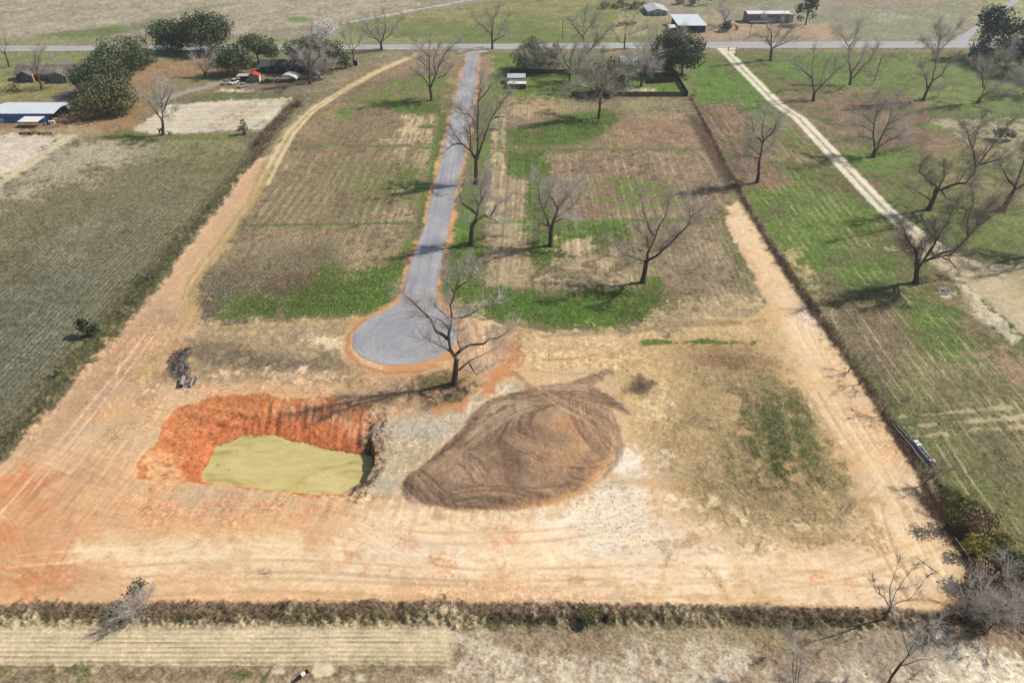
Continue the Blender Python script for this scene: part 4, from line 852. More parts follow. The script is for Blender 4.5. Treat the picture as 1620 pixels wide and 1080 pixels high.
def bare_tree(name, label, cat, base, trunk, limbs, tr=.55, seed=1, dens=1.0, mtw=None, group=None, auto=0, top=None, width=None, fine=1.0, sc=1.0, depth=1.0):
    'trunk and limbs traced on the photo; px lists. auto: extra or full set of limbs from height/width in m'
    rg = random.Random(seed); bx, by, _ = G(*base); bz = height_at(bx, by)-.15
    by0 = by
    def P3(p, dy): return AT(p[0], p[1], by0+dy)
    lines = []                    # (points, r0, r1)
    tp = [AT(p[0], p[1], by0) for p in trunk] if trunk else []
    if tp: tp[0] = (bx, by, bz)
    if not tp:
        hgt_ = top; lean = rg.uniform(-.08, .08)
        th = hgt_*rg.uniform(.2, .3); tp = [(bx, by, bz), (bx+lean*th*.5, by, bz+th*.5), (bx+lean*th, by, bz+th)]
    TP = resample(tp, rg, 1.2, .06)
    fl = [tr*1.5]+[tr*(1.08-.30*i/len(TP)) for i in range(1, len(TP))]
    lines.append((TP, fl))
    tips = tp[-1]
    for li, lb in enumerate(limbs):
        sgn = rg.choice((-1, 1)); k = rg.uniform(.35, .8)*sgn*depth; pts = []; acc = 0; p0 = AT(lb[0][0], lb[0][1], by0)
        prev = p0
        for j, p in enumerate(lb):
            q = AT(p[0], p[1], by0)
            if j: acc += abs(q[0]-prev[0])+.14*abs(q[2]-prev[2])
            prev = q; pts.append(AT(p[0], p[1], by0+k*acc*1.05))
        r0 = tr*(.58 if li < 3 else .36)*(1 if acc > 3 else .7); q = resample(pts, rg, 1.3, .13)
        lines.append((q, [r0*(1-.82*i/(len(q)-1)) for i in range(len(q))]))
    if auto:
        zt = tp[-1][2]-bz; hh = (top or 18); ww = (width or hh*.8)/2
        for k in range(auto):
            az = 2*math.pi*(k+rg.uniform(-.3, .3))/auto; el = rg.uniform(.35, 1.35) if limbs == [] else rg.uniform(.2, 1.1)
            s0 = TP[-1] if (k % 2 or len(TP) < 4) else TP[-2]
            pts = [s0]; d = (math.cos(az)*math.cos(el), math.sin(az)*math.cos(el), math.sin(el)); rem = (hh-zt)*math.sin(el)*.8+ww*math.cos(el)*.9
            n = 6
            for j in range(n):
                d = vnorm((d[0]+rg.gauss(0, .22), d[1]+rg.gauss(0, .22), d[2]+rg.gauss(.04, .18)+.06)); pts.append(vadd(pts[-1], d, rem/n))
            q = resample(pts, rg, 1.2, .12); r0 = tr*.5
            lines.append((q, [r0*(1-.85*i/(len(q)-1)) for i in range(len(q))]))
    V, F = [], []
    for q, r in lines: tube(q, r, 8 if r is fl else 6, V, F)
    B = Segs(); Tw = Segs()
    def twig(p, d, L_, r, lv):
        L_ *= sc; r *= .45+.55*sc
        # one bent twig with side twiglets
        m_ = vadd(p, d, L_*.5); d2 = vnorm((d[0]+rg.gauss(0, .25), d[1]+rg.gauss(0, .25), d[2]+rg.gauss(.1, .2))); e_ = vadd(m_, d2, L_*.5)
        Tw.add(p, m_, r, r*.6); Tw.add(m_, e_, r*.6, 0)
        if lv:
            for k in range(int(rg.uniform(3, 6)*fine)):
                s_ = vadd(p, vsub(m_, p), rg.uniform(.3, 1)) if rg.random() < .5 else vadd(m_, vsub(e_, m_), rg.uniform(0, .9))
                dd = tilt(rg, d, rg.uniform(.4, 1.0), .2); Tw.add(s_, vadd(s_, dd, L_*rg.uniform(.35, .7)), r*.62, 0)
    def branch(p, d, L_, r):
        L_ *= sc; n = max(2, int(L_/(.7*sc**.5))); q = p; st = L_/n
        for k in range(n):
            d = vnorm((d[0]+rg.gauss(0, .22), d[1]+rg.gauss(0, .22), d[2]+rg.gauss(.05, .2))); e_ = vadd(q, d, st)
            r1 = r*(1-.75*(k+1)/n); rc = r*(1-.75*k/n); B.add(q, vadd(e_, d, rc*.3), rc, r1)
            for t in range(5 if rg.random() < dens else 4):
                twig(vadd(q, d, st*rg.random()), tilt(rg, d, rg.uniform(.5, 1.1), .15), rg.uniform(1.0, 2.2), min(.028, r1*.7+.013), True)
            q = e_
        twig(q, d, 1.9, .028, True)
    for li, (q, r) in enumerate(lines[1:]):
        n = len(q)
        for i in range(1, n):
            f = i/(n-1)
            if f < .22 and rg.random() < .8: continue
            d = vnorm(vsub(q[i], q[i-1]))
            for t in range(1+(rg.random() < .75*dens)+(rg.random() < .5*dens*f)):
                L_ = rg.uniform(1.8, 4.6)*(1.15-.35*f); branch(vadd(q[i-1], vsub(q[i], q[i-1]), rg.random()), tilt(rg, d, rg.uniform(.5, 1.15), .22), L_, max(.02, min(r[i]*.42, .05)))
        d = vnorm(vsub(q[-1], q[-2]))
        for t in range(3): branch(q[-1], tilt(rg, d, rg.uniform(.1, .6), .1), rg.uniform(2.0, 3.6), .04)
    root = empty(name, (bx, by, bz), label, cat, 0, group)
    off = np.array([[bx, by, bz]])
    mesh_obj('trunk', np.array(V)-off, np.array(F), M_bark, root, True)
    v1, f1 = segs_mesh(B, 4); v2, f2 = segs_mesh(Tw, 3)
    crown = mesh_obj('crown', np.concatenate([v1, v2])-off, np.concatenate([f1, f2+len(v1)]), mtw or M_twig, root)
    return root
def copy_tree(src, name_label, pos, rz, s, cat=None, group=None):
    r = src.copy(); COL.objects.link(r); x, y = G(*pos)[:2]; r.location = (x, y, height_at(x, y)-.1); r.rotation_euler = (0, 0, rz); r.scale = (s, s, s)
    r['label'] = name_label
    if cat: r['category'] = cat
    if group: r['group'] = group
    elif 'group' in r.keys(): del r['group']
    for ch in src.children:
        c = ch.copy(); COL.objects.link(c); c.parent = r
    return r
PG = 'bare pecan trees'
def pec(label, base, trunk, limbs, **k): return bare_tree('pecan_tree', label, 'tree', base, trunk, limbs, group=PG, **k)
pec('big leaning leafless tree beside the turning circle, its long shadow falling towards the pond', (719.8,607), [(719.8,607),(720.6,589),(722.4,568)], [
 [(722,568),(717,561),(710.7,542.6),(709.4,529.6),(713.3,511),(714.6,496),(712,483),(719.8,460),(729,434)],
 [(709.5,537),(690,524.5),(682,505),(675.7,499.8),(659,483),(640.7,467.4)], [(720,562),(731.5,551.7),(744.5,545),(765,544),(786,535),(799,528)],
 [(710.7,520.6),(697.8,506.3),(679.6,499.8)], [(714,557),(695,546.5),(681,540)], [(726.3,585.4),(744.5,569.8),(762.6,562),(778,553)],
 [(741.9,573.7),(753.5,593),(766.5,582.8)], [(714.6,503.7),(736.7,501),(760,488),(780.7,480.4)], [(727.6,550.4),(723.7,529.6),(726,511.5)], [(711,505),(700,494),(691,487)],
 [(719,462),(708,448),(706,436)], [(720,459),(738,446),(748,438)]], tr=.56, seed=11, dens=.3, mtw=M_twig_pale, depth=.35)
pec('forked leafless tree in the green strip of the east plots, right limb reaching far out', (1018,446.7), [(1018,446.7),(1021,424),(1023,413)], [
 [(1024,411),(1029,391),(1037.8,371),(1043,356.7),(1052,344),(1057.8,322)], [(1024,412),(1044.4,400),(1060,386.7),(1075.6,369),(1089,355.6),(1093,343),(1111,330)],
 [(1034,373),(1024,351),(1017.8,335.6),(1015.6,320)], [(1020,413),(1004,407.8),(986.7,404),(969,382)], [(1043,396.7),(1051,384),(1063,376)], [(1025.6,391),(1024.4,373),(1013,369)],
 [(1089,356),(1098,352)], [(1092,344),(1090,328)]], tr=.58, seed=12, dens=.8)
pec('leafless tree standing on a round green patch, middle of the east plots', (871.7,389), [(871.7,389),(871.7,366.7),(873,357)], [
 [(873,357),(880,340),(882.5,330),(869,311.7),(873,296.7)], [(880,343),(893,335),(906.7,325),(916.7,313)], [(868,358),(862.5,338),(855,316.7),(851.7,295),(845,284)],
 [(905,323),(903,308),(913,293)], [(861.7,331.7),(866.7,316.7),(868,300)], [(868,358),(855,353),(850,361)], [(882,331),(892,318),(896,300)], [(876,352),(890,346),(902,350)]], tr=.6, seed=13, dens=1.0, mtw=M_twig_pale)
pec('leafless tree nearest the turning circle on the right verge of the new road', (745,387.8), [(745,387.8),(746.7,357),(752.8,349)], [
 [(752,349),(756.4,326.7),(771.7,299),(775.8,279)], [(753.6,337.8),(739.7,328),(730,321),(725.8,301.7)], [(752.8,349),(766,340.5),(782.8,347.5),(792.5,354)],
 [(775.8,343),(784,326.7),(799,315.5)], [(746.7,357),(738,349)], [(757,325),(748,308),(742,296)], [(762,316),(760,296),(768,280)]], tr=.55, seed=14, dens=.8, mtw=M_twig_pale)
pec('tallest leafless tree on the right verge of the new road, crown hanging over the asphalt', (753.6,290.6), [(753.6,290.6),(753,270),(752.8,255)], [
 [(754,256),(756.4,229),(755.6,193),(757.8,151.7),(760.6,124)], [(755,254),(763,226.7),(774.4,193),(785.6,174),(805,146)], [(752.8,254),(744,238),(730,226.7),(716,207)],
 [(730,228),(716,229),(703.6,240.5)], [(744,236),(744,199),(730,174)], [(784,186),(802,185)], [(755,201),(744,182),(721.7,176.7)], [(757,160),(770,145),(782,130)], [(766,222),(762,195),(768,180)], [(775,205),(790,205),(793,220)]], tr=.62, seed=15, dens=.6)
pec('upright leafless tree left of the new road, over the dark shaded lawn strip', (683.5,159), [(683.5,159),(681,143),(680,139)], [
 [(680,139),(679.8,111),(679,83),(680,59)], [(681,139),(689,120),(686,96),(692,78)], [(691,118.5),(695.5,100),(706.7,81.5),(725,66.7)], [(678,137),(669.6,122),(654.8,116.7)],
 [(678,111),(667.8,98),(653,90.7)], [(692,124),(703,120),(712,109)], [(680,90),(668,80),(660,70)], [(693,106),(704,96)]], tr=.6, seed=16, dens=.9)
pec('round-crowned leafless tree by the highway, left of the dirt track entrance', (604,79.6), [(604,79.6),(603,68.5)], [
 [(603,68),(599,65),(588,53.7),(577,37)], [(603,68),(598,48),(597,33)], [(604,67),(610,46),(607.6,24)], [(605,65),(619.6,53.7),(621.5,42.6),(634,31.5)], [(600,64),(584,58),(578,50)]], tr=.6, seed=17, dens=.9)
pec('leafless tree by the highway beside the mouth of the new road', (779,78), [(779,78),(778.5,68),(778,57)], [
 [(778,57),(769.6,46),(756.7,37),(749,24)], [(778,56),(777,37),(771.5,20)], [(779,55),(780.7,29.6),(788,14.8)], [(780,65),(790,53.7),(797,37),(805,28)], [(780.7,66),(797,57),(803,44)]], tr=.55, seed=18, dens=.6)
t19 = pec('small thin leafless tree behind the dark clump left of the highway entrance', (559.5,100), [(559.5,100),(558.5,78)], [[(558.5,78),(555,55),(553,42)],[(559,80),(568,66),(574,56)],[(558,82),(548,70),(544,60)]], tr=.35, seed=19, dens=.8)
pec('big spreading leafless tree beside the white lane, nearest the sandy turnout', (1449.6,447), [(1449.6,447),(1451,426)], [
 [(1452,425),(1466,405),(1483.7,375.6),(1498.5,355),(1507,334)], [(1453,422),(1460,415),(1486.7,402),(1510,396),(1531,375.6),(1549,349),(1560,330)], [(1450,426),(1449.6,399),(1433,375.6),(1427,358)],
 [(1531,373),(1531,346),(1540,319),(1537,295.6)], [(1546,358),(1572.6,340),(1588,322)], [(1469,411),(1492.6,405),(1528,405)], [(1492.6,408),(1510,420),(1518,432)], [(1452,420),(1462,392),(1466,372)], [(1466,405),(1480,385),(1476,356)], [(1450,404),(1440,394),(1436,390)]], tr=.6, seed=20, dens=1.0, mtw=M_twig_dark)
pec('wide low-forked leafless tree behind the white lane, its right limb rising near the brush pile', (1469,332.6), [(1469,332.6),(1479,310)], [
 [(1480,309),(1483.7,301.5),(1507,292.6),(1528,289.6),(1541.5,275),(1543,257),(1538.5,233),(1528,203.7)], [(1478,310),(1482,295.6),(1466,283.7),(1454,272),(1458.5,257)], [(1483.7,301.5),(1494,280.7),(1493,266)],
 [(1541,270),(1555,251),(1572.6,227),(1593,200.7)], [(1539,238),(1546,209.6),(1552,190)], [(1475,319),(1463,310),(1443.7,298.5)], [(1515,291),(1524,275),(1530,262)], [(1550,260),(1570,255),(1590,250)], [(1490,302),(1500,315),(1512,318)]], tr=.66, seed=21, dens=.8, mtw=M_twig_dark)
pec('leaning leafless tree at the right edge of the east meadow behind the wide low-forked one', (1587,333), [(1587,333),(1594,318),(1603,303)], [
 [(1603,303),(1611,280.7),(1618,262),(1622,240)], [(1604,301),(1625,290),(1650,270)], [(1606,295),(1592,280),(1584,262)], [(1590,327),(1572,334),(1555,335)]], tr=.6, seed=22, dens=.8, mtw=M_twig_dark)
pec('many-limbed leafless tree over the green patch just beyond the white lane', (1381.7,249), [(1381.7,249),(1383.9,238.6)], [
 [(1383.9,238),(1381.7,211),(1387,179),(1391,155.6)], [(1385,238),(1388,236.5),(1396.6,211),(1405,194),(1409.4,174.8),(1420,157.7)], [(1388,235),(1405,221.6),(1420,218),(1435,221.6)], [(1381.7,221.6),(1371,217),(1354,218)],
 [(1381.7,209),(1369,201),(1352,198),(1335,200)], [(1382.8,198),(1371,185),(1354,179)], [(1405,198),(1433,183)], [(1388,177),(1405,168)], [(1400,204),(1416,205),(1424,207)]], tr=.55, seed=23, dens=1.0, mtw=M_twig)
pec('tall leafless tree by the scrubby east fence line, shadow crossing the fence', (1198,289.4), [(1198,289.4),(1200,270),(1201,256)], [
 [(1201,256),(1206.7,225.6),(1206.7,197.8),(1209.4,178)], [(1206,226),(1220.6,211.7),(1231.7,189)], [(1205,225),(1192.8,211.7),(1190,192)], [(1201,250.6),(1187,247.8),(1170.6,246)], [(1199.7,272.8),(1182,271),(1165,270)], [(1206,240),(1220,232),(1226,220)], [(1203,245),(1190,236),(1184,226)]], tr=.5, seed=24, dens=1.0, mtw=M_twig_pale)
pec('leafless tree with a split trunk halfway up the white lane', (1287,160), [(1287,160),(1288.6,146)], [
 [(1288,146),(1284.4,122.8),(1285.8,103),(1287,83.9)], [(1289,146),(1303.9,131),(1317.8,117),(1322,97.8)], [(1284,124),(1270.6,111.7),(1255,100.6)], [(1318,117),(1330,108),(1338,100)], [(1298,137),(1300,120),(1306,104)]], tr=.55, seed=25, dens=.7)
pec('leafless tree left of the slanted bare pole, two main limbs spreading', (1344.5,135), [(1344.5,135),(1346.6,116)], [
 [(1346.6,116),(1342,96),(1343.4,76.8),(1352,59.8),(1358,42.8)], [(1347,116),(1360.5,96),(1369,79)], [(1349.8,123.7),(1364.7,106.6),(1377.5,91.7),(1388,76.8)], [(1343,74),(1332.8,57.7),(1323,52)]], tr=.5, seed=26, dens=.8)
pec('leafless tree just below the highway near the white lane entrance', (1219,96.4), [(1219,96.4),(1220.6,79)], [
 [(1220.6,79),(1220.6,53),(1212,39),(1209,28)], [(1220,74),(1212,58.9),(1198,56)], [(1221,77),(1237,70),(1256.7,61.7)], [(1222,68),(1231.7,50.6),(1238,36)], [(1225,74),(1243,58),(1252,46)]], tr=.58, seed=27, dens=.8)
pec('tall narrow leafless tree right of the slanted pole', (1460.5,158.8), [(1460.5,158.8),(1467,142.8),(1473,132)], [
 [(1473,132),(1479.7,104.5),(1484,83),(1488,57.7),(1486,42)], [(1467,140),(1464.8,119),(1457,108.8)], [(1475,128),(1490,119),(1501,100),(1512,90)], [(1480.7,92),(1473,76.8),(1460.5,68)], [(1467,142.8),(1490,140.7)], [(1486,80),(1503,64),(1514,45)], [(1487,62),(1480,48)]], tr=.5, seed=28, dens=1.0)
pec('leafless tree in front of the dark pines at the far right', (1546.7,163), [(1546.7,163),(1551,155.6)], [
 [(1551,155.6),(1560.6,130),(1569,111),(1574,92)], [(1552,154),(1571,142.8),(1582,134)], [(1556,138),(1554,108.8),(1550,94)], [(1553,150),(1568,145),(1590,148)], [(1563,125),(1580,108),(1592,96)], [(1556,125),(1545,108),(1536,98)]], tr=.5, seed=29, dens=1.2)
pec('dense-crowned leafless tree in front of the dark board fence', (947.8,187), [(947.8,187),(949,168),(950.7,153)], [
 [(950.7,153),(951,133),(953,110),(953,84)], [(950,153),(935,140),(915,136),(896,143)], [(950,150),(940,122),(924,96)], [(951,150),(966,128),(981,102)], [(951,152),(970,140),(989,140)], [(949,165),(938,157),(930,153)], [(950,165),(958,158),(966,155)], [(951,135),(930,122),(910,116)], [(951,140),(975,118),(996,118)]], tr=.5, seed=30, dens=1.8, mtw=M_twig)
pec('grey fine-twigged leafless tree inside the fenced garden, left of centre', (901,130), [(901,130),(901,111)], [
 [(901,111),(891,90),(884,74)], [(901,112),(903,90),(910,72)], [(901,112),(916,98),(924,84)], [(901,114),(886,104),(874,98)], [(902,112),(922,108),(932,100)]], tr=.5, seed=31, dens=1.8)
pec('tall leafless tree rising above the highway behind the fenced garden', (914,112), [(914,112),(917,99)], [
 [(917,99),(944,66.7),(962,49)], [(917,98),(924,75),(922,50),(926,22)], [(922,60),(910,45),(902,34)], [(924,55),(936,38),(944,26)], [(938,74),(946,58),(940,44)]], tr=.5, seed=32, dens=1.2)
pec('slender leafless tree on the near side of the highway, right of the utility pole', (987.8,79), [(987.8,79),(988.5,66),(989,55.6)], [
 [(989,55.6),(991,33),(989,20)], [(989,56),(1000,53),(1013,49)], [(988,68),(980,66.7),(969,46.7)], [(990,42),(1000,33),(1008,22)]], tr=.38, seed=33, dens=.7)
pec('grey leafless tree in the fenced garden beside the evergreen', (1014.4,137), [(1014.4,137),(1016.7,118)], [
 [(1016.7,118),(1000,102),(992,86)], [(1017,118),(1024,98),(1026,80)], [(1017,116),(1031,100),(1042,84)], [(1016,118),(1010,96),(1008,78)], [(1017,120),(1036,112),(1044,104)]], tr=.5, seed=34, dens=1.6, mtw=M_twig_pale)
pec('grey leafless tree with tangled crown overlapping the evergreen by the highway', (1040,112), [(1040,112),(1040,100)], [[(1040,100),(1062,90),(1084,70)],[(1041,98),(1064,70),(1080,48)],
 [(1040,100),(1022,84),(1012,66)], [(1040,100),(1040,75),(1038,48)], [(1041,100),(1056,84),(1062,64)], [(1040,98),(1028,70),(1026,48)], [(1040,98),(1050,70),(1056,46)]], tr=.5, seed=35, dens=2.0, mtw=M_twig_pale)
t_gar = pec('pale leafless tree above the white garden plot with dark bushes at its foot', (258.5,214), [(258.5,214),(256.7,190)], [
 [(256.7,190),(256,165),(253,150),(251.7,132)], [(256.7,190),(246.7,176.7),(233,160),(224,150)], [(257.5,178),(265,160),(272,146)], [(257,186),(268,182),(276,176)], [(255,170),(244,154),(240,140)], [(256,158),(264,142),(266,130)]], tr=.48, seed=36, dens=.7, mtw=M_twig_pale)
pec('pale-limbed leafless tree leaning left in front of the dark evergreen by the dirt track', (490.8,133), [(490.8,133),(488,106.7)], [
 [(488,106.7),(466.7,76.7),(458,66)], [(488,107),(492,75),(493,41.7)], [(488,108),(506,88),(520,80)], [(489,112),(472,96),(460,96)], [(489,110),(510,104),(524,100)], [(491,80),(508,64),(516,50)]], tr=.5, seed=37, dens=1.2, mtw=M_twig_pale)
t_small = pec('small leafless tree on the farmyard lawn between the oaks', (325,123), [(325,123),(323,115)], [[(323,115),(316,104),(308,96)],[(324,116),(326,100),(328,86)],[(325,117),(333,104),(338,92)]], tr=.35, seed=38, dens=1.2, mtw=M_twig_pale)
pec('leafless shade tree in front of the brown-roofed ranch house', (67,143), [(67,143),(64,132),(60,122)], [[(60,122),(56,104),(54,84)],[(60,122),(48,110),(38,100)],[(61,122),(72,106),(78,94)],[(61,124),(78,116),(90,112)],[(58,112),(62,94),(66,82)]], tr=.42, seed=39, dens=1.5)
copy_tree(t19, 'faint leafless tree at the far left edge below the highway', (15,106), 1.0, 1.0, group=PG)
copy_tree(t_small, 'leafless tree beyond the highway behind the round evergreen bush', (1146,42), 2.0, 1.1, group=PG)
copy_tree(t_small, 'bushy leafless tree standing on the verge behind the oak row', (232,72), 3.4, 1.1, group=PG)
pec('leafless tree whose base is outside the right edge, only its long shadow reaching in', (1655,405), [], [], tr=.6, seed=41, auto=7, top=20, width=16)
# bottom edge, close to the camera
M_tp = M_twig_pale
pec('young leafless tree growing out of the bottom hedgerow near the right corner', (1397,981), [(1397,981),(1403,970),(1409.4,957.8)], [
 [(1409.4,957.8),(1425,925),(1445.6,894)], [(1409,957),(1408,927),(1420.6,891)], [(1408,958),(1392,940),(1381.7,919)], [(1410,957),(1440,946.7),(1465,913)]], tr=.15, seed=42, dens=.5, fine=.6, mtw=M_twig_dark, sc=.5)
pec('leafless treetop rising from the bottom edge, right of centre', (1256,1108), [], [], tr=.14, seed=43, auto=8, top=8, width=8, dens=.4, mtw=M_twig, fine=.6, sc=.55)
pec('taller pale leafless tree rising from the bottom edge below the young hedgerow tree', (1398,1100), [(1398,1100),(1410,1070),(1425,1050)], [
 [(1425,1050),(1437,1035),(1428,1000),(1415,972)], [(1424,1052),(1450,1044),(1490,1040)], [(1436,1036),(1450,1005),(1470,985)], [(1412,1068),(1395,1050),(1380,1040)], [(1430,1045),(1455,1020),(1480,1010)]], tr=.16, seed=44, dens=.4, mtw=M_tp, fine=.6, sc=.55)
for k, (b, tp_, w_, lb) in enumerate([((1520,985),5.5,8,'pale tangled thicket tree at the bottom right corner, left one of the pair'), ((1592,975),6.5,9,'pale tangled thicket tree touching the right edge above the corner'), ((1560,1000),4.5,7,'low pale thicket tree in front between the two tangled ones')]):
    bare_tree('thicket_tree', lb, 'tree', b, [], [], tr=.12, seed=50+k, auto=8, top=tp_, width=w_*1.25, dens=.2, mtw=M_tp, group='tangled thicket trees at the corner', fine=.5, sc=.6)
bare_tree('fallen_tree_top', 'pale fallen dead treetop with radiating limbs lying in the bottom hedgerow at left', 'dead tree', (229,972), [], [], tr=.10, seed=60, auto=9, top=2.6, width=6.5, dens=.3, mtw=M_tp, fine=.5, sc=.5)
for k, (b, h_, lb) in enumerate([((1342,588),4.5,'thin leafless sapling highest up the lower east fence line'), ((1360,608),5.5,'leaning leafless sapling beside the east fence line, second from the top'), ((1396,658),5.5,'leafless sapling on the east fence line just above the stacked metal frames'), ((1462,768),5,'leafless sapling at the lower end of the stacked metal frames')]):
    bare_tree('sapling', lb, 'tree', b, [], [], tr=.11, seed=70+k, auto=4, top=h_, width=4, dens=.2, mtw=M_twig_dark, group='saplings on the east fence line', fine=.4, sc=.45)
bare_tree('sapling', 'leafless sapling in the ditch bank of the left haul road', 'tree', (243,440), [], [], tr=.1, seed=76, auto=5, top=4.5, width=4, dens=.2, mtw=M_twig_dark, fine=.4, sc=.45)

# --- leafy crowns ----------------------------------------------------------
def leaf_cloud(lobes, size, per, rs, flat=1.0, fill=.35):
    'lobes: (x,y,z,r) ; leaf-clump quads over and inside each lobe'
    cs, ns = [], []
    for (x, y, z, r) in lobes:
        n = int(per*r*r); d = rs.normal(size=(n, 3)); d /= np.linalg.norm(d, axis=1, keepdims=True)
        rad = r*np.where(rs.rand(n) < fill, rs.rand(n)**.5*.85, rs.normal(.96, .08, n))
        bump = 1+.16*vnoise(d[:, 0]*3+x, d[:, 1]*3+d[:, 2]*3.7+y, 5)
        c = d*(rad*bump)[:, None]; c[:, 2] *= flat; cs.append(c+[x, y, z]); ns.append(d)
    c = np.concatenate(cs); n = np.concatenate(ns)+rs.normal(0, .55, (len(c), 3)); n /= np.linalg.norm(n, axis=1, keepdims=True)
    return c, n
def quads(c, n, size, rs, asp=.6):
    t = rs.normal(size=n.shape); u = np.cross(n, t); u /= np.linalg.norm(u, axis=1, keepdims=True)+1e-9; w = np.cross(n, u)
    s = size*rs.uniform(.55, 1.25, len(c)); u = u*s[:, None]; w = w*(s*asp)[:, None]; k = n*(s*.25)[:, None]
    V = np.stack([c-u, c-w+k, c+u, c+w+k], 1).reshape(-1, 3); b = np.arange(len(c))[:, None]*4
    return V, b+np.arange(4)[None, :]
def leafy_tree(name, label, cat, base, crown, mat, n=14, size=.5, per=20, seed=1, group=None, flat=.8, trunk_r=.5, lobe=.38, extra=None, droop=.9):
    'crown: photo ellipse list (cx,cy,rx,ry) measured at the tree'
    rs = np.random.RandomState(seed); rg = random.Random(seed); bx, by, _ = G(*base); bz = height_at(bx, by)-.1
    lobes = []
    for (cx_, cy_, rx, ry) in crown:
        c = AT(cx_, cy_, by); e = AT(cx_+rx, cy_, by); Rx = abs(e[0]-c[0]); f = AT(cx_, cy_-ry, by); Rz = abs(f[2]-c[2])
        for k in range(n):
            th = rs.uniform(0, 2*math.pi); rad = math.sqrt(rs.uniform(.05, 1)); zz = rs.uniform(-1, 1)*math.sqrt(max(0, 1-rad*rad*.75))
            r = min(Rx, Rz*1.4)*rs.uniform(lobe*.5, lobe*1.4)
            lobes.append((c[0]+math.cos(th)*rad*(Rx-r*.7), c[1]+math.sin(th)*rad*(Rx-r*.7)*.9, max(c[2]+zz*(Rz-r*.6), bz+r*.75), r))
    c, nn = leaf_cloud(lobes, size, per, rs, flat)
    ok = c[:, 2] > bz+.1; V, F = quads(c[ok], nn[ok], size, rs)
    root = empty(name, (bx, by, bz), label, cat, 0, group); off = np.array([[bx, by, bz]])
    TV, TF = [], []
    top_ = np.mean([l[2] for l in lobes])-bz; P = resample([(0, 0, 0), (rg.uniform(-.3, .3), 0, top_*.5), (rg.uniform(-.6, .6), 0, top_)], rg, 1.2, .08)
    tube(P, [trunk_r*(1.3 if i == 0 else 1-.6*i/len(P)) for i in range(len(P))], 8, TV, TF)
    for l in rg.sample(lobes, min(8, len(lobes))):
        q = resample([P[len(P)//2], ((P[len(P)//2][0]+l[0]-bx)/2, (l[1]-by)/2, (P[len(P)//2][2]+l[2]-bz)/2+.3), (l[0]-bx, l[1]-by, l[2]-bz)], rg, 1.5, .12); tube(q, [trunk_r*.4*(1-.8*i/len(q)) for i in range(len(q))], 5, TV, TF)
    mesh_obj('trunk', np.array(TV), np.array(TF), M_bark, root, True)
    mesh_obj('crown', V-off, F, mat, root)
    return root
OG = 'evergreen live oaks round the farmyard'
def oak(label, base, crown, mat=M_oak, **k):
    crown = [(a_, b_, c_*1.12, d_*1.12) for a_, b_, c_, d_ in crown]; k['n'] = k['n']+8; k['size'] *= .85; k['per'] += 1
    return leafy_tree('live_oak_tree', label, 'tree', base, crown, mat, group=OG, **k)
oak('broad olive-green evergreen oak beside the blue barn, lowest of the oak row', (168,178), [(160,148,50,26)], M_oak2, n=26, seed=1, size=.55, per=15)
oak('dark evergreen oak in the middle of the oak row right of the ranch house', (165,148), [(160,115,48,24)], n=26, seed=2, size=.55, per=15)
oak('dark evergreen oak at the top of the oak row by the highway', (198,112), [(190,86,44,24)], n=24, seed=3, size=.55, per=15)
oak('narrow evergreen at the right end of the oak row by the highway', (232,100), [(228,88,18,14)], n=12, seed=4, size=.5, per=16)
oak('big round evergreen oak near the highway, left of the tallest oak', (274,82), [(270,55,29,25)], n=22, seed=5, size=.6, per=13)
oak('tallest evergreen oak with a leaning trunk near the highway', (332,84), [(328,48,36,26),(312,34,22,14)], n=18, seed=6, size=.6, per=13)
oak('evergreen oak shading the parked cars', (372,118), [(366,92,30,22)], n=20, seed=7, size=.55, per=14)
oak('evergreen oak behind the red-roofed shed', (410,102), [(410,74,28,20)], n=18, seed=8, size=.55, per=14)
oak('wide dark evergreen oak behind the pale-limbed tree', (506,112), [(508,84,40,26),(480,76,26,18)], n=18, seed=9, size=.6, per=12)
oak('dark rounded evergreen at the left foot of the small thin tree', (547,108), [(547,97,10,12)], n=10, seed=10, size=.45, per=18)
oak('large dark evergreen at the right corner of the fenced garden', (1078,118), [(1074,80,36,32)], n=26, seed=11, size=.6, per=14)
oak('dark evergreen with grey twigs over it at the left end of the fenced garden', (850,112), [(850,86,32,24)], n=20, seed=12, size=.55, per=12)
oak('dark evergreen hidden behind the dense-crowned leafless tree', (966,148), [(960,118,38,24)], n=20, seed=13, size=.5, per=13)
for k, (b, tp_, lb) in enumerate([((850,118),12,'grey leafless tree whose twigs veil the left garden evergreen'), ((505,124),8,'bushy grey leafless tree in front of the wide dark oak')]):
    pec(lb, b, [], [], tr=.35, seed=90+k, auto=10, top=tp_, width=tp_*1.3, dens=1.6, mtw=M_twig)
leafy_tree('flowering_tree', 'round tree covered in white blossom behind the dark oak by the highway', 'tree', (517,74), [(516,47,27,17)], M_blossom, n=22, seed=14, size=.35, per=20, trunk_r=.3)
leafy_tree('round_cedar', 'small dark conical cedar on the white garden plot', 'tree', (385,213), [(384,203,10,10),(383,194,5,6)], M_cedar, n=10, seed=15, size=.3, per=40, trunk_r=.2)
leafy_tree('bush', 'small dark bush at the top of the left ditch bank', 'bush', (404,233), [(404,227,6,6)], M_cedar, n=7, seed=16, size=.25, per=45, trunk_r=.1)
leafy_tree('bush', 'large grey-brown bush where the ditch bank meets the dirt track', 'bush', (476,168), [(474,160,9,8),(468,167,7,6)], M_brush, n=9, seed=17, size=.3, per=30, trunk_r=.1)
leafy_tree('bush', 'dark bush at the foot of the pale garden tree', 'bush', (254,214), [(254,207,5,7)], M_cedar, n=7, seed=18, size=.3, per=45, trunk_r=.1)
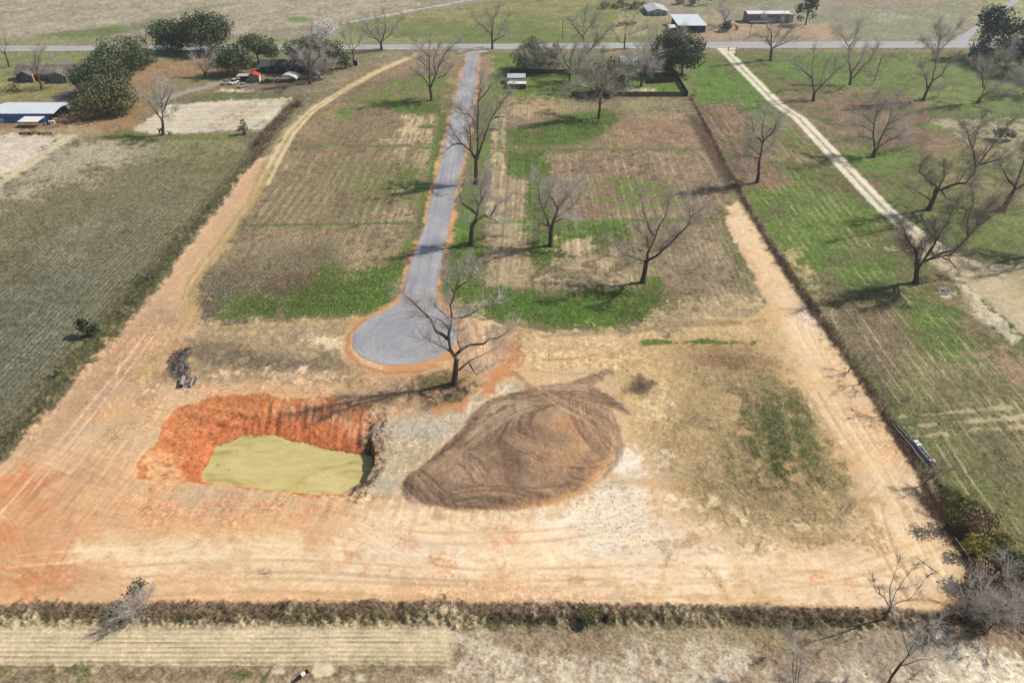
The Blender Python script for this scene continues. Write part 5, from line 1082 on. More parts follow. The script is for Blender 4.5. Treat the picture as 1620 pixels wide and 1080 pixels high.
leafy_tree('bush', 'small dark bush right of the pale garden tree', 'bush', (267,214), [(268,210,5,4)], M_cedar, n=6, seed=19, size=.25, per=45, trunk_r=.1)
leafy_tree('young_pine', 'bushy young pine on the left ditch bank', 'tree', (138,530), [(138,516,16,12),(128,508,9,7),(148,520,9,8)], M_cedar, n=9, seed=20, size=.28, per=60, trunk_r=.12)
leafy_tree('young_pine', 'small yellowish-green young pine lower down the left ditch bank', 'tree', (90,596), [(90,585,7,10)], M_scrub, n=9, seed=21, size=.22, per=90, trunk_r=.1)
leafy_tree('bush', 'long dark bush on the lawn above the blue barn', 'bush', (12,146), [(8,140,24,8)], M_brush, n=14, seed=22, size=.35, per=22, trunk_r=.1)
leafy_tree('bush', 'yellow-green shrub standing alone against the clay above the hedgerow', 'bush', (701,950), [(701,942,6,8)], M_scrub, n=8, seed=23, size=.12, per=160, trunk_r=.05)
leafy_tree('bush', 'dense green bush in the middle of the bottom hedgerow', 'bush', (930,978), [(932,967,20,8)], M_scrub, n=16, seed=24, size=.14, per=150, trunk_r=.05)
leafy_tree('bush', 'brown bush right of the green one in the bottom hedgerow', 'bush', (972,978), [(972,968,12,9)], M_brush, n=10, seed=25, size=.14, per=150, trunk_r=.05)
leafy_tree('young_pine', 'short pine leaning out of the hedgerow above the fallen treetop', 'tree', (221,958), [(221,922,12,7),(205,936,12,5)], M_scrub, n=8, seed=26, size=.16, per=90, trunk_r=.06, lobe=.5)
leafy_tree('bush', 'dark green evergreen bush at the right edge above the thicket', 'bush', (1606,910), [(1606,888,22,16)], M_cedar, n=14, seed=27, size=.25, per=70, trunk_r=.1)
leafy_tree('bush', 'olive-green shrub in the scrub above the yellow one', 'bush', (1520,830), [(1512,806,22,22)], M_scrub, n=14, seed=28, size=.2, per=80, trunk_r=.08)
leafy_tree('bush', 'yellow-green flowering shrub in the lower right scrub', 'bush', (1552,880), [(1548,864,22,10)], M_yellow, n=14, seed=29, size=.16, per=90, trunk_r=.08)
leafy_tree('bush', 'brown bramble mound right of the olive-green shrub', 'bush', (1560,846), [(1558,826,26,16)], M_brush, n=16, seed=30, size=.2, per=70, trunk_r=.08)
leafy_tree('bush', 'reddish-brown bramble mound just above the bottom right thicket', 'bush', (1560,930), [(1560,912,30,14)], M_brush, n=16, seed=31, size=.2, per=70, trunk_r=.08)
leafy_tree('bush', 'round evergreen bush beyond the highway beside the white tank', 'bush', (1152,50), [(1150,40,12,10)], M_pine, n=10, seed=32, size=.5, per=16, trunk_r=.2)
leafy_tree('bush', 'small round evergreen bush right of the one by the white tank', 'bush', (1165,48), [(1165,43,5,6)], M_pine, n=6, seed=33, size=.4, per=22, trunk_r=.1)
leafy_tree('pine_tree', 'spreading dark pine beyond the highway at the end of the long grey house', 'tree', (1274,40), [(1274,8,20,14),(1272,24,24,8),(1285,-4,14,10)], M_pine, n=9, seed=34, size=.6, per=11, trunk_r=.45, lobe=.4)
for k, (b, cr, lb) in enumerate([((1578,92),[(1578,50,38,38),(1570,22,22,14)],'tall dark pine at the right edge, leftmost of the pine group'), ((1612,104),[(1614,60,34,48)],'dark pine cut by the right edge, in front of the group'), ((1560,98),[(1562,84,26,18)],'low dark pine at the left foot of the pine group'), ((1640,120),[(1640,80,32,36)],'dark pine mostly outside the right edge')]):
    leafy_tree('pine_tree', lb, 'tree', b, cr, M_pine, n=16, seed=36+k, size=.6, per=9, trunk_r=.4, lobe=.4, group='dark pines at the far right')
for k, (b, tp_, lb) in enumerate([((1588,112),12,'grey leafless tree veiling the dark pines'), ((1620,150),12,'grey leafless tree at the right edge below the pines')]):
    pec(lb, b, [], [], tr=.35, seed=94+k, auto=9, top=tp_, width=tp_*1.2, dens=1.4, mtw=M_twig_pale)
leafy_tree('clipped_hedge', 'long low brown hedge in front of the garden fence, right of the twin-roofed shed', 'hedge', (878,150), [(862,142,10,6),(880,142,10,6),(898,142,10,6)], M_brush, n=10, seed=41, size=.3, per=24, trunk_r=.1)
for k, (cx_, w_) in enumerate([(960,16),(1000,14),(1030,10)]):
    pass
leafy_tree('bush', 'dark brush belt beyond the highway left of the pale barn', 'bush', (985,14), [(965,8,18,6),(990,7,20,7),(1012,9,16,6)], M_brush, n=14, seed=42, size=.5, per=24, trunk_r=.2)
leafy_tree('bush', 'dark brush belt at the top edge right of the pale barn', 'bush', (1092,8), [(1085,1,18,7),(1110,-4,20,7)], M_brush, n=14, seed=43, size=.5, per=22, trunk_r=.2)
leafy_tree('brush_pile', 'heap of grey cut brush in the east meadow near the right edge', 'brush pile', (1590,222), [(1588,210,18,9),(1600,214,10,5)], M_twig_dark, n=12, seed=44, size=.5, per=22, trunk_r=.1)
leafy_tree('bush', 'dry shrub at the corner of the board fence by the east meadow', 'bush', (1096,158), [(1096,148,7,9)], M_brush, n=8, seed=45, size=.3, per=24, trunk_r=.1)
leafy_tree('bush', 'dark shrub in the fence line under the tall meadow tree', 'bush', (1172,296), [(1172,288,10,7)], M_brush, n=8, seed=46, size=.25, per=40, trunk_r=.1)
leafy_tree('bush', 'low scrubby weeds around the foot of the big turning-circle tree', 'bush', (730,604), [(735,598,14,7),(718,602,12,5)], M_scrub, n=8, seed=47, size=.12, per=60, trunk_r=.05, lobe=.35)

# --- ground brush: nobody could count it
def brush(name, P, nblade, h, w, mat, seed, lean=.5):
    rs = np.random.RandomState(seed); a = np.array(gp(P)); pts = []
    while len(pts) < nblade:
        x = rs.uniform(a[:, 0].min(), a[:, 0].max(), nblade); y = rs.uniform(a[:, 1].min(), a[:, 1].max(), nblade)
        ok = sdf_poly(x, y, gp(P)) < rs.uniform(-.6, .5, nblade); clump = vnoise(x/1.3, y/1.3, seed) *.6+vnoise(x/5, y/5, seed+9)*.5 > rs.uniform(.15, .8, nblade)
        pts += list(zip(x[ok & clump], y[ok & clump]))
    p = np.array(pts[:nblade]); z = np.array([height_at(x, y) for x, y in p])
    hh = h*rs.uniform(.4, 1.2, nblade)*(.5+vnoise(p[:, 0]/2.5, p[:, 1]/2.5, seed+1)); az = rs.uniform(0, 6.28, nblade)
    b = np.stack([p[:, 0], p[:, 1], z-.05], 1); s = np.stack([np.cos(az), np.sin(az), np.zeros(nblade)], 1)*w*rs.uniform(.5, 1.5, nblade)[:, None]
    t = b+np.stack([rs.normal(0, lean, nblade)*hh, rs.normal(0, lean, nblade)*hh, hh], 1)
    V = np.stack([b-s, b+s, t], 1).reshape(-1, 3); F = np.arange(nblade*3).reshape(-1, 3)
    o = mesh_obj(name, V, F, mat); o['kind'] = 'stuff'; return o
brush('hedgerow_brush', [(-60,960),(300,955),(700,953),(1000,957),(1300,962),(1500,970),(1500,988),(1000,984),(400,982),(-60,984)], 15000, .32, .035, M_brush, 1)
brush('hedgerow_grass', [(-60,972),(700,970),(1400,980),(1400,994),(700,990),(-60,990)], 9000, .25, .04, M_scrub, 2)
brush('fence_line_weeds', [(1094,155),(1122,208),(1158,275),(1187,328),(1238,408),(1297,490),(1348,562),(1408,655),(1440,700),(1500,780),(1545,860),(1560,910),(1540,915),(1519,862),(1472,785),(1402,668),(1342,575),(1292,505),(1234,420),(1182,333),(1152,272),(1116,206)], 16000, .5, .04, M_brush, 3)
brush('corner_scrub', [(1480,760),(1540,790),(1600,850),(1640,920),(1640,980),(1520,975),(1540,900)], 9000, .7, .045, M_scrub, 4)
brush('corner_brambles', [(1440,770),(1500,800),(1560,880),(1640,900),(1640,1000),(1480,985),(1535,900)], 10000, .8, .03, M_brush, 5)
brush('ditch_grass', [(425,205),(470,160),(480,158),(425,232),(402,258),(350,322),(298,390),(235,470),(183,532),(110,608),(40,688),(-20,740),(-30,720),(28,670),(98,590),(165,510),(222,445),(290,370),(370,275)], 11000, .28, .05, M_scrub, 6)
brush('track_edge_brush', [(402,225),(430,195),(462,160),(470,166),(440,205),(418,240),(395,262)], 6000, 1.0, .05, M_brush, 7)

M_straw = leafmat('dry_straw', A((166,148,118)), A((214,198,162)), .6)
M_grey = leafmat('grey_stubble', A((130,126,104)), A((184,178,152)), .5)
M_gblade = leafmat('green_grass_blades', A((84,116,40)), A((126,150,70)), .5)
def tufts(name, P, n, w, mat, seed, thr=.45, cs=3.0, soft=2.5):
    'short flattened straws and leaves lying on the ground, too many to count'
    rs = np.random.RandomState(seed); pg = gp(P); a = np.array(pg); out = []; tot = 0
    while tot < n:
        x = rs.uniform(a[:, 0].min(), a[:, 0].max(), n*2); y = rs.uniform(a[:, 1].min(), a[:, 1].max(), n*2)
        ok = (sdf_poly(x, y, pg) < -rs.exponential(soft, len(x))) & (vnoise(x/cs, y/cs, seed)+vnoise(x/.9, y/.9, seed+3)*.5+rs.uniform(-.25, .25, len(x)) > thr+.25); out.append(np.stack([x[ok], y[ok]], 1)); tot += ok.sum()
    p = np.concatenate(out)[:n]; z = np.array([height_at(x, y) for x, y in p])+.05; c = np.stack([p[:, 0], p[:, 1], z], 1)
    nn = rs.normal(0, .38, (n, 3)); nn[:, 2] = 1; nn /= np.linalg.norm(nn, axis=1, keepdims=True); V, F = quads(c, nn, w, rs, .38)
    o = mesh_obj(name, V, F, mat); o['kind'] = 'stuff'
tufts('straw_stubble', EP, 14000, .20, M_straw, 101); tufts('straw_stubble', WP, 12000, .20, M_straw, 103)
tufts('field_stubble', [(0,290),(400,235),(345,295),(165,515),(0,700)], 16000, .17, M_grey, 105, .35)
tufts('meadow_stubble', [(1110,170),(1250,165),(1620,560),(1620,880),(1450,690),(1300,500)], 12000, .18, M_straw, 107)
tufts('grass_tufts', [(700,400),(764,392),(780,455),(1040,445),(1050,510),(780,508),(700,460)], 4000, .20, M_gblade, 108, .3); tufts('grass_tufts', [(350,505),(400,462),(640,400),(615,488),(450,506)], 4000, .20, M_gblade, 109, .3)
tufts('dry_weeds', [(1060,560),(1230,560),(1340,740),(1350,840),(1090,830),(1030,760)], 6000, .12, M_straw, 110, .45, soft=5)
tufts('dry_weeds', [(-40,1056),(700,1054),(720,1000),(1300,1000),(1640,1030),(1640,1090),(-40,1090)], 6000, .08, M_straw, 113, .5)
# ------------------------------------------------------------------ buildings and things
def bxs(V, F, x0, x1, y0, y1, z0, z1, rz=0.0, piv=(0, 0)):
    o = len(V); c, s = math.cos(rz), math.sin(rz)
    for z in (z0, z1):
        for x, y in ((x0, y0), (x1, y0), (x1, y1), (x0, y1)):
            dx, dy = x-piv[0], y-piv[1]; V.append((piv[0]+dx*c-dy*s, piv[1]+dx*s+dy*c, z))
    F += [(o, o+3, o+2, o+1), (o+4, o+5, o+6, o+7), (o, o+1, o+5, o+4), (o+1, o+2, o+6, o+5), (o+2, o+3, o+7, o+6), (o+3, o, o+4, o+7)]
def boxes(name, L_, mat, par):
    V, F = [], []
    for b in L_: bxs(V, F, *b)
    return mesh_obj(name, V, F, mat, par)
def cyl(V, F, a, b, r, n=10, r2=None):
    d = vnorm(vsub(b, a)); h = (0, 0, 1) if abs(d[2]) < .9 else (1, 0, 0); u = vnorm(vcross(d, h)); w = vcross(d, u); o = len(V); r2 = r if r2 is None else r2
    for p, q in ((a, r), (b, r2)):
        for k in range(n):
            c, s = math.cos(2*math.pi*k/n)*q, math.sin(2*math.pi*k/n)*q; V.append((p[0]+u[0]*c+w[0]*s, p[1]+u[1]*c+w[1]*s, p[2]+u[2]*c+w[2]*s))
    for k in range(n): F.append((o+k, o+n+k, o+n+(k+1) % n, o+(k+1) % n))
    F.append(tuple(range(o, o+n))); F.append(tuple(range(o+2*n-1, o+n-1, -1)))
def rods(name, L_, mat, par, n=8):
    V, F = [], []
    for a, b, r in L_: cyl(V, F, a, b, r, n)
    return mesh_obj(name, V, F, mat, par)
def prism_roof(name, x0, x1, y0, y1, ze, zr, mat, par, axis='x', t=.14, over=.4, ridge=.5, hip=0.0):
    'two pitched slabs with thickness (one mesh)'
    x0 -= over; x1 += over; y0 -= over; y1 += over; V, F = [], []
    if axis == 'x': yr = y0+(y1-y0)*ridge; P = [(x0, y0, ze), (x1, y0, ze), (x1, y1, ze), (x0, y1, ze), (x0+hip, yr, zr), (x1-hip, yr, zr)]; Fc = [(0, 1, 5, 4), (2, 3, 4, 5)]; G_ = [(1, 2, 5), (3, 0, 4)]
    else: xr = (x0+x1)/2; P = [(x0, y0, ze), (x1, y0, ze), (x1, y1, ze), (x0, y1, ze), (xr, y0+hip, zr), (xr, y1-hip, zr)]; Fc = [(3, 0, 4, 5), (1, 2, 5, 4)]; G_ = [(0, 1, 4), (2, 3, 5)]
    for p in P: V.append(p)
    for p in P: V.append((p[0], p[1], p[2]-t))
    F += Fc+[tuple(6+i for i in f[::-1]) for f in Fc]
    if hip: F += G_+[tuple(6+i for i in f[::-1]) for f in G_]
    e = [(0, 1), (1, 2), (2, 3), (3, 0)] if (hip or True) else []
    if axis == 'x' and not hip: e = [(0, 1), (2, 3), (1, 5), (5, 2), (3, 4), (4, 0)]
    if axis == 'y' and not hip: e = [(3, 0), (1, 2), (0, 4), (4, 1), (2, 5), (5, 3)]
    for a, b in e: F.append((a, 6+a, 6+b, b))
    return mesh_obj(name, V, F, mat, par)
def gable_wall(name, x0, x1, y0, y1, ze, zr, mat, par, axis='x', ridge=.5):
    if axis == 'x': yr = y0+(y1-y0)*ridge; V = [(x0,y0,0),(x1,y0,0),(x1,y1,0),(x0,y1,0),(x0,y0,ze),(x1,y0,ze),(x1,y1,ze),(x0,y1,ze),(x0,yr,zr),(x1,yr,zr)]; F = [(0,1,5,4),(1,2,6,9,5),(2,3,7,6),(3,0,4,8,7),(4,5,9,8),(6,7,8,9)]
    else: xr = (x0+x1)/2; V = [(x0,y0,0),(x1,y0,0),(x1,y1,0),(x0,y1,0),(x0,y0,ze),(x1,y0,ze),(x1,y1,ze),(x0,y1,ze),(xr,y0,zr),(xr,y1,zr)]; F = [(0,1,5,8,4),(1,2,6,5),(2,3,7,9,6),(3,0,4,7),(4,8,9,7),(5,6,9,8)]
    return mesh_obj(name, V, F, mat, par)
def window(par, x, y, z, w, h, side='front'):
    'frame proud of the wall with a pane behind; side: wall facing -y or +x'
    if side == 'front': f = [(x-w/2-.08, x+w/2+.08, y-.07, y-.004, z-h/2-.08, z-h/2), (x-w/2-.08, x+w/2+.08, y-.07, y-.004, z+h/2, z+h/2+.08), (x-w/2-.08, x-w/2, y-.07, y-.004, z-h/2, z+h/2), (x+w/2, x+w/2+.08, y-.07, y-.004, z-h/2, z+h/2)]; p = [(x-w/2, x+w/2, y-.03, y-.005, z-h/2, z+h/2)]
    else: f = [(x+.004, x+.07, y-w/2-.08, y+w/2+.08, z-h/2-.08, z-h/2), (x+.004, x+.07, y-w/2-.08, y+w/2+.08, z+h/2, z+h/2+.08), (x+.004, x+.07, y-w/2-.08, y-w/2, z-h/2, z+h/2), (x+.004, x+.07, y+w/2, y+w/2+.08, z-h/2, z+h/2)]; p = [(x+.005, x+.03, y-w/2, y+w/2, z-h/2, z+h/2)]
    fo = boxes('window', f, M_white, par); boxes('pane', p, M_glass, fo); return fo
M_white = noisy('white_paint', A((225,225,222)), var=.06, spec=.3, rough=.6)
M_glass = noisy('window_glass', (.03, .04, .05, 1), var=.2, rough=.12, spec=.6)
M_tin = noisy('ribbed_tin_roof', A((218,226,232)), var=.10, scale=.8, stretch=(6, .4, 1), rough=.45, spec=.5)
M_tinw = noisy('white_tin_roof', A((236,236,234)), var=.05, scale=.8, stretch=(6, .4, 1), rough=.5, spec=.4)
M_tinr = noisy('weathered_tin_roof', A((178,182,186)), c2=A((206,210,214)), scale=.5, stretch=(3, .5, 1), rough=.5, spec=.4)
M_blue = noisy('blue_metal_siding', A((56,128,206)), var=.16, scale=1.0, stretch=(6, 6, .3), rough=.5, spec=.4)
M_blued = noisy('dark_blue_trim', A((44,74,168)), var=.1, rough=.5)
M_shing = noisy('brown_shingles', A((120,108,104)), var=.18, scale=1.6, detail=6)
M_shingd = noisy('dark_shingles', A((78,82,90)), var=.22, scale=1.2, detail=6)
M_brickw = noisy('grey_brick_wall', A((86,88,92)), var=.2, scale=3)
M_tanw = noisy('tan_brick_wall', A((196,150,96)), var=.15, scale=3)
M_greyw = noisy('grey_siding', A((122,128,130)), var=.12, scale=1.2, stretch=(1, 1, 6))
M_blgrey = noisy('blue_grey_siding', A((112,120,134)), c2=A((142,150,162)), scale=.8, stretch=(1, 1, 5))
M_palew = noisy('pale_block_wall', A((168,172,176)), c2=A((200,202,202)), scale=.9)
M_darkw = noisy('dark_board_wall', A((66,60,66)), var=.3, scale=1.2, stretch=(5, 5, .5))
M_red = noisy('red_metal_roof', A((206,66,58)), var=.12, rough=.5, spec=.4)
M_dark = noisy('dark_void', A((36,34,36)), var=.3)
M_wood = noisy('weathered_wood', A((122,108,94)), var=.25, scale=2, stretch=(1, 1, .3))
M_wood2 = noisy('dark_stained_boards', A((62,64,66)), var=.3, scale=1.2, objvar=.18)
M_pole = noisy('pole_wood', A((84,72,62)), var=.25, scale=2)
M_rust = noisy('rusty_iron', A((110,66,50)), c2=A((72,56,52)), scale=2.5, detail=6)
M_steel = noisy('galvanised_steel', A((150,152,162)), var=.25, scale=1.5, rough=.45, spec=.5, metal=.3)
M_steeld = noisy('dark_steel', A((62,60,74)), var=.3, scale=1.5, rough=.5)
M_tyre = noisy('tyre_rubber', (.02, .02, .02, 1), var=.2)
M_conc = noisy('grey_concrete', A((150,148,144)), c2=A((186,182,176)), scale=2)
M_concd = noisy('weathered_grey_pipe', A((140,138,136)), var=.15, scale=2)
M_sil = noisy('silver_car_paint', A((178,182,188)), var=.04, rough=.25, spec=.6, metal=.2)
M_whc = noisy('white_car_paint', A((228,230,232)), var=.03, rough=.25, spec=.6)
M_dkc = noisy('dark_car_paint', A((70,78,78)), var=.05, rough=.25, spec=.6)
M_tarp = noisy('white_tarpaulin', A((206,212,212)), c2=A((232,232,228)), scale=.8, rough=.6)

# blue barn
cx_, cy_, _ = G(44, 193)
b = empty('blue_barn', (cx_-1.6, cy_+6, 0), 'long blue metal barn with a pale low-pitched tin roof and open right end', 'barn')
boxes('wall', [(-11.6, 9.9, -6, -5.85, 0, 2.9), (-11.6, -11.45, -5.85, 5.9, 0, 2.9), (-11.45, 9.9, 5.75, 5.9, 0, 2.9)], M_blue, b)
boxes('trim', [(-11.7, 10.0, -6.06, -6.005, 2.55, 2.95), (-11.2, -3.2, -6.05, -6.005, 1.25, 1.5)], M_blued, b)
prism_roof('roof', -11.6, 11.6, -6, 6, 3.1, 3.9, M_tin, b, over=.5, ridge=.42)
for x, y in ((10.6, -5.6), (11.4, -1), (11.6, 3), (11.6, 5.8)): rods('post', [((x, y, 0), (x, y, 3.0), .09)], M_steel, b)
boxes('door', [(-9.5, -6.6, -6.06, -6.004, 0, 1.2)], M_white, b)
for q_ in ((8, 9, -4, -3, 0, 1.2), (8.6, 9.6, -1, .6, 0, 1.6), (8.2, 9.5, 2, 3.5, 0, 1.1)): boxes('shelf_unit', [q_], M_rust, b)
cx_, cy_, _ = G(50, 202)
b = empty('lean_to_shelter', (cx_-.5, cy_+1.6, 0), 'small white tin canopy on posts in front of the blue barn', 'shelter')
V = [(-3.6,-1.9,2.1),(3.4,-1.9,2.1),(4.2,2.0,2.75),(-2.9,2.0,2.75)]; V += [(x, y, z-.1) for x, y, z in V]
mesh_obj('roof', V, [(0,1,2,3),(7,6,5,4),(0,4,5,1),(1,5,6,2),(2,6,7,3),(3,7,4,0)], M_tinw, b)
for x in (-3.3, 0, 3.2): rods('post', [((x, -1.7, 0), (x, -1.7, 2.08), .07)], M_steel, b)
for x in (-2.6, 3.8): rods('post', [((x, 1.8, 0), (x, 1.8, 2.6), .07)], M_steel, b)
def junk(name, label, cat, px, L_, mats, seed, group=None):
    rg = random.Random(seed); x, y, _ = G(*px); b = empty(name, (x, y, height_at(x, y)), label, cat, rg.uniform(-.2, .2), group)
    for k, l in enumerate(L_): boxes(l[0], l[1], mats[k], b)
    return b
# machinery under the open end, items by the canopy
def implement(label, px, rz, s, seed, col=None, group=None, cat='farm implement'):
    rg = random.Random(seed); x, y, _ = G(*px); b = empty('farm_implement', (x, y, height_at(x, y)), label, cat, rz, group)
    boxes('frame', [(-2*s, 2*s, -.12, .12, .7*s, .9*s), (-1.6*s, 1.6*s, .7*s, .85*s, .6*s, .75*s), (-.1, .1, -1.4*s, .8*s, .62*s, .76*s)], col or M_rust, b)
    for k in range(5): rods('disc', [((-1.6*s+k*.8*s, .3, .42*s), (-1.52*s+k*.8*s, .34, .42*s), .40*s)], M_rust if rg.random() < .5 else M_steeld, b, 12)
    for sx in (-1, 1): rods('wheel', [((sx*2.1*s-.12, .1, .4*s), (sx*2.1*s+.12, .1, .4*s), .42*s)], M_tyre, b, 14)
    rods('lever', [((.3, 0, .8*s), (.6, .3, 1.7*s), .05)], M_steeld, b, 6)
    return b
for k, (px_, lb) in enumerate([((40,213),'rusty disc harrow, left one in the row of scrap below the blue barn'), ((54,212.5),'rusty implement between the two harrows in the scrap row'), ((72,213),'rusty disc harrow, right one in the row of scrap below the blue barn')]):
    implement(lb, px_, .1*(k-1), .85, k, group='rusty implements in a row')
implement('grey plough frame under the open right end of the blue barn', (100,182), .6, 1.0, 7, M_steeld)
implement('dark cultivator beside the open end of the blue barn', (106,176), -.4, .9, 8, M_steel)
x, y, _ = G(83, 196); b = empty('appliance', (x, y, 0), 'white chest freezer standing right of the tin canopy', 'freezer', .3); boxes('cabinet', [(-.9, .9, -.5, .5, .08, .95)], M_white, b); boxes('lid', [(-.92, .92, -.53, .52, .955, 1.06)], M_tinw, b)
x, y, _ = G(76, 197); b = empty('scrap_heap', (x, y, 0), 'low grey scrap heap between the canopy and the white freezer', 'scrap heap')
rgq = random.Random(5)
for k in range(7):
    u, v = rgq.uniform(-1.4, 1.4), rgq.uniform(-.7, .7); boxes('scrap_piece', [(u-.5, u+.4, v-.25, v+.3, .02+.01*k, .35+rgq.random()*.4, rgq.uniform(0, 3), (u, v))], rgq.choice([M_rust, M_steel, M_conc]), b)

# ranch house
x, y, _ = G(73, 130); b = empty('ranch_house', (x, y, 0), 'brown-roofed ranch house with two front gables and a white-windowed sunroom', 'house')
gable_wall('wall', -13, 12.6, 2, 10, 2.7, 5.2, M_brickw, b); prism_roof('roof', -13, 12.6, 2, 10, 2.75, 5.35, M_shing, b, over=.6)
gable_wall('gable_wing', -10.5, -5, -.6, 6, 2.6, 4.4, M_brickw, b, axis='y'); prism_roof('wing_roof', -10.5, -5, -.6, 6.0, 2.65, 4.55, M_shing, b, axis='y', over=.45)
boxes('chimney_breast', [(-4.9, -4.2, -.9, -.2, 0, 3.0)], M_tanw, b)
gable_wall('sunroom', 2.6, 9.6, -1.2, 5.5, 2.5, 4.3, M_greyw, b, axis='y'); prism_roof('sunroom_roof', 2.6, 9.6, -1.2, 5.5, 2.55, 4.45, M_shing, b, axis='y', over=.5)
for k in range(5): window(b, 3.4+k*1.35, -1.2, 1.45, 1.0, 1.5)
for k in range(3): window(b, 9.6, .2+k*1.4, 1.45, 1.0, 1.5, 'right')
window(b, -7.7, -.6, 1.6, 1.8, 1.0); window(b, -1.5, 2, 1.6, 1.6, 1.0); window(b, 1, 2, 1.6, 1.0, 1.0)
gable_wall('rear_wing', -4, 4.5, 10.05, 17, 2.6, 4.6, M_brickw, b, axis='y'); prism_roof('rear_roof', -4, 4.5, 9, 17, 2.75, 5.0, M_shing, b, axis='y', over=.5)
gable_wall('side_wing', 5.2, 11, 11.2, 15, 2.4, 3.8, M_palew, b); prism_roof('side_wing_roof', 5.2, 11, 11.2, 15, 2.45, 3.95, M_shing, b, over=.4)

# twin-roofed shed
x, y, _ = G(818, 141); b = empty('garden_shed', (x, y, 0), 'dark shed with two stepped tin roofs beside the new road', 'shed')
boxes('wall', [(-3.6, 3.6, 0, 3.2, 0, 2.0)], M_darkw, b); boxes('rear_wall', [(-3.7, 3.3, 6.5, 12.5, 0, 2.6)], M_blgrey, b)
boxes('link_wall', [(-3.3, 3.2, 3.22, 6.48, 0, 2.1)], M_greyw, b)
prism_roof('roof', -3.6, 3.6, 0, 3.2, 2.05, 2.6, M_tinw, b, over=.2, ridge=.5); prism_roof('rear_roof', -3.7, 3.3, 6.5, 12.5, 2.65, 3.4, M_tinr, b, over=.25, ridge=.6)
boxes('door', [(-.6, .5, -.05, -.004, 0, 1.8)], M_dark, b)

# grey house in the fenced garden
x, y, _ = G(1008, 113); b = empty('garden_house', (x, y, 0), 'pale blue-grey house hidden behind leafless trees in the fenced garden', 'house')
gable_wall('wall', -7, 7, 0, 9, 2.8, 5.2, M_blgrey, b); prism_roof('roof', -7, 7, 0, 9, 2.85, 5.35, M_tinr, b, over=.5)
window(b, -3.5, 0, 1.5, 1.1, 1.1); window(b, 3.2, 0, 1.5, 1.1, 1.1); boxes('door', [(-.5, .5, -.05, -.004, 0, 2.0)], M_white, b)
boxes('red_brick_base', [(7.02, 14, 1, 7, 0, 2.6)], noisy('red_brick', A((130,78,64)), var=.15, scale=3), b); prism_roof('side_roof', 7.6, 14, 1, 7, 2.65, 3.9, M_shingd, b, over=.4)

# barns beyond the highway
x, y, _ = G(1041, 25.3); b = empty('tin_roofed_barn', (x, y, 0), 'pale-walled barn with long grey tin roof at the top edge of the photo', 'barn')
gable_wall('wall', -5.6, 5.4, 0, 18, 2.3, 3.6, M_palew, b, axis='y'); prism_roof('roof', -5.6, 5.4, 0, 18, 2.35, 3.8, M_tinr, b, axis='y', over=.7)
for k in (-3.5, 0, 3.4): boxes('door', [(k-.8, k+.8, -.06, -.004, 0, 1.8)], M_blgrey, b)
x, y, _ = G(1094, 52); b = empty('tin_roofed_barn', (x, y, 0), 'open-sided barn with a bright tin roof just beyond the highway', 'barn')
boxes('wall', [(2, 7, 0, 20, 0, 3.4), (-7, 1.98, 6, 20, 0, 3.4)], M_darkw, b)
V = [(-7.6,-.6,3.6),(7.6,-.6,3.6),(7.6,23,4.6),(-7.6,23,4.6)]; V += [(x_, y_, z_-.15) for x_, y_, z_ in V]
mesh_obj('roof', V, [(0,1,2,3),(7,6,5,4),(0,4,5,1),(1,5,6,2),(2,6,7,3),(3,7,4,0)], M_tin, b)
for k in (-7, -3.5, 0): rods('post', [((k, .1, 0), (k, .1, 3.5), .1)], M_wood, b)
V = [(-12,-1,2.5),(-7.7,-1,2.5),(-7.7,5,3.0),(-12,5,3.0)]; V += [(x_, y_, z_-.12) for x_, y_, z_ in V]
mesh_obj('side_canopy', V, [(0,1,2,3),(7,6,5,4),(0,4,5,1),(1,5,6,2),(2,6,7,3),(3,7,4,0)], M_tinw, b)
for k in (-11.7, -8): rods('post', [((k, -.8, 0), (k, -.8, 2.45), .09)], M_wood, b)
x, y, _ = G(1214, 36.8); b = empty('long_house', (x, y, 0), 'long blue-grey house with white roof and a deck rail beyond the highway', 'house')
gable_wall('wall', -11.5, 11.5, 0, 8, 4.6, 5.2, M_blgrey, b); prism_roof('roof', -11.5, 11.5, 0, 8, 4.7, 5.5, M_tinw, b, over=.4)
for k in (-9, -5.5, -2, 2, 5.5, 9): window(b, k, 0, 2.9, 1.1, 1.4)
boxes('deck', [(-10.5, -.2, -2.6, -.02, .0, .9)], M_wood, b); boxes('deck_rail', [(-10.5, -.2, -2.62, -2.5, 1.0, 1.6)], M_white, b)
boxes('end_annex', [(11.6, 14, .5, 6, 0, 4.2)], M_palew, b)

# farmyard
x, y, _ = G(403, 131); b = empty('red_roofed_shed', (x, y, 0), 'small grey shed with a bright red roof beside the parked cars', 'shed', .12)
gable_wall('wall', -2.2, 1.9, 0, 4, 2.5, 3.5, M_greyw, b, axis='y'); prism_roof('roof', -2.2, 1.9, 0, 4, 2.55, 3.65, M_red, b, axis='y', over=.25)
window(b, -.2, 0, 1.6, .7, .8); boxes('end_panel', [(1.904, 1.96, .2, 3.8, 0, 2.4)], M_white, b)
x, y, _ = G(385, 129.5); b = empty('flat_carport', (x, y, 0), 'flat-roofed dark carport attached left of the red-roofed shed', 'carport')
boxes('roof', [(-2.6, 2.6, 0, 4, 2.1, 2.25)], M_tinr, b)
for u in (-2.4, 2.4):
    for v in (.2, 3.8): rods('post', [((u, v, 0), (u, v, 2.1), .06)], M_steel, b)
boxes('rear_wall', [(-2.5, 2.5, 3.9, 4.0, 0, 2.08)], M_darkw, b)
x, y, _ = G(456, 131); b = empty('arched_canopy', (x, y, 0), 'white arched canopy tent over a dark interior, left of the pale-limbed tree', 'canopy', -.12)
V, F = [], []; n = 9
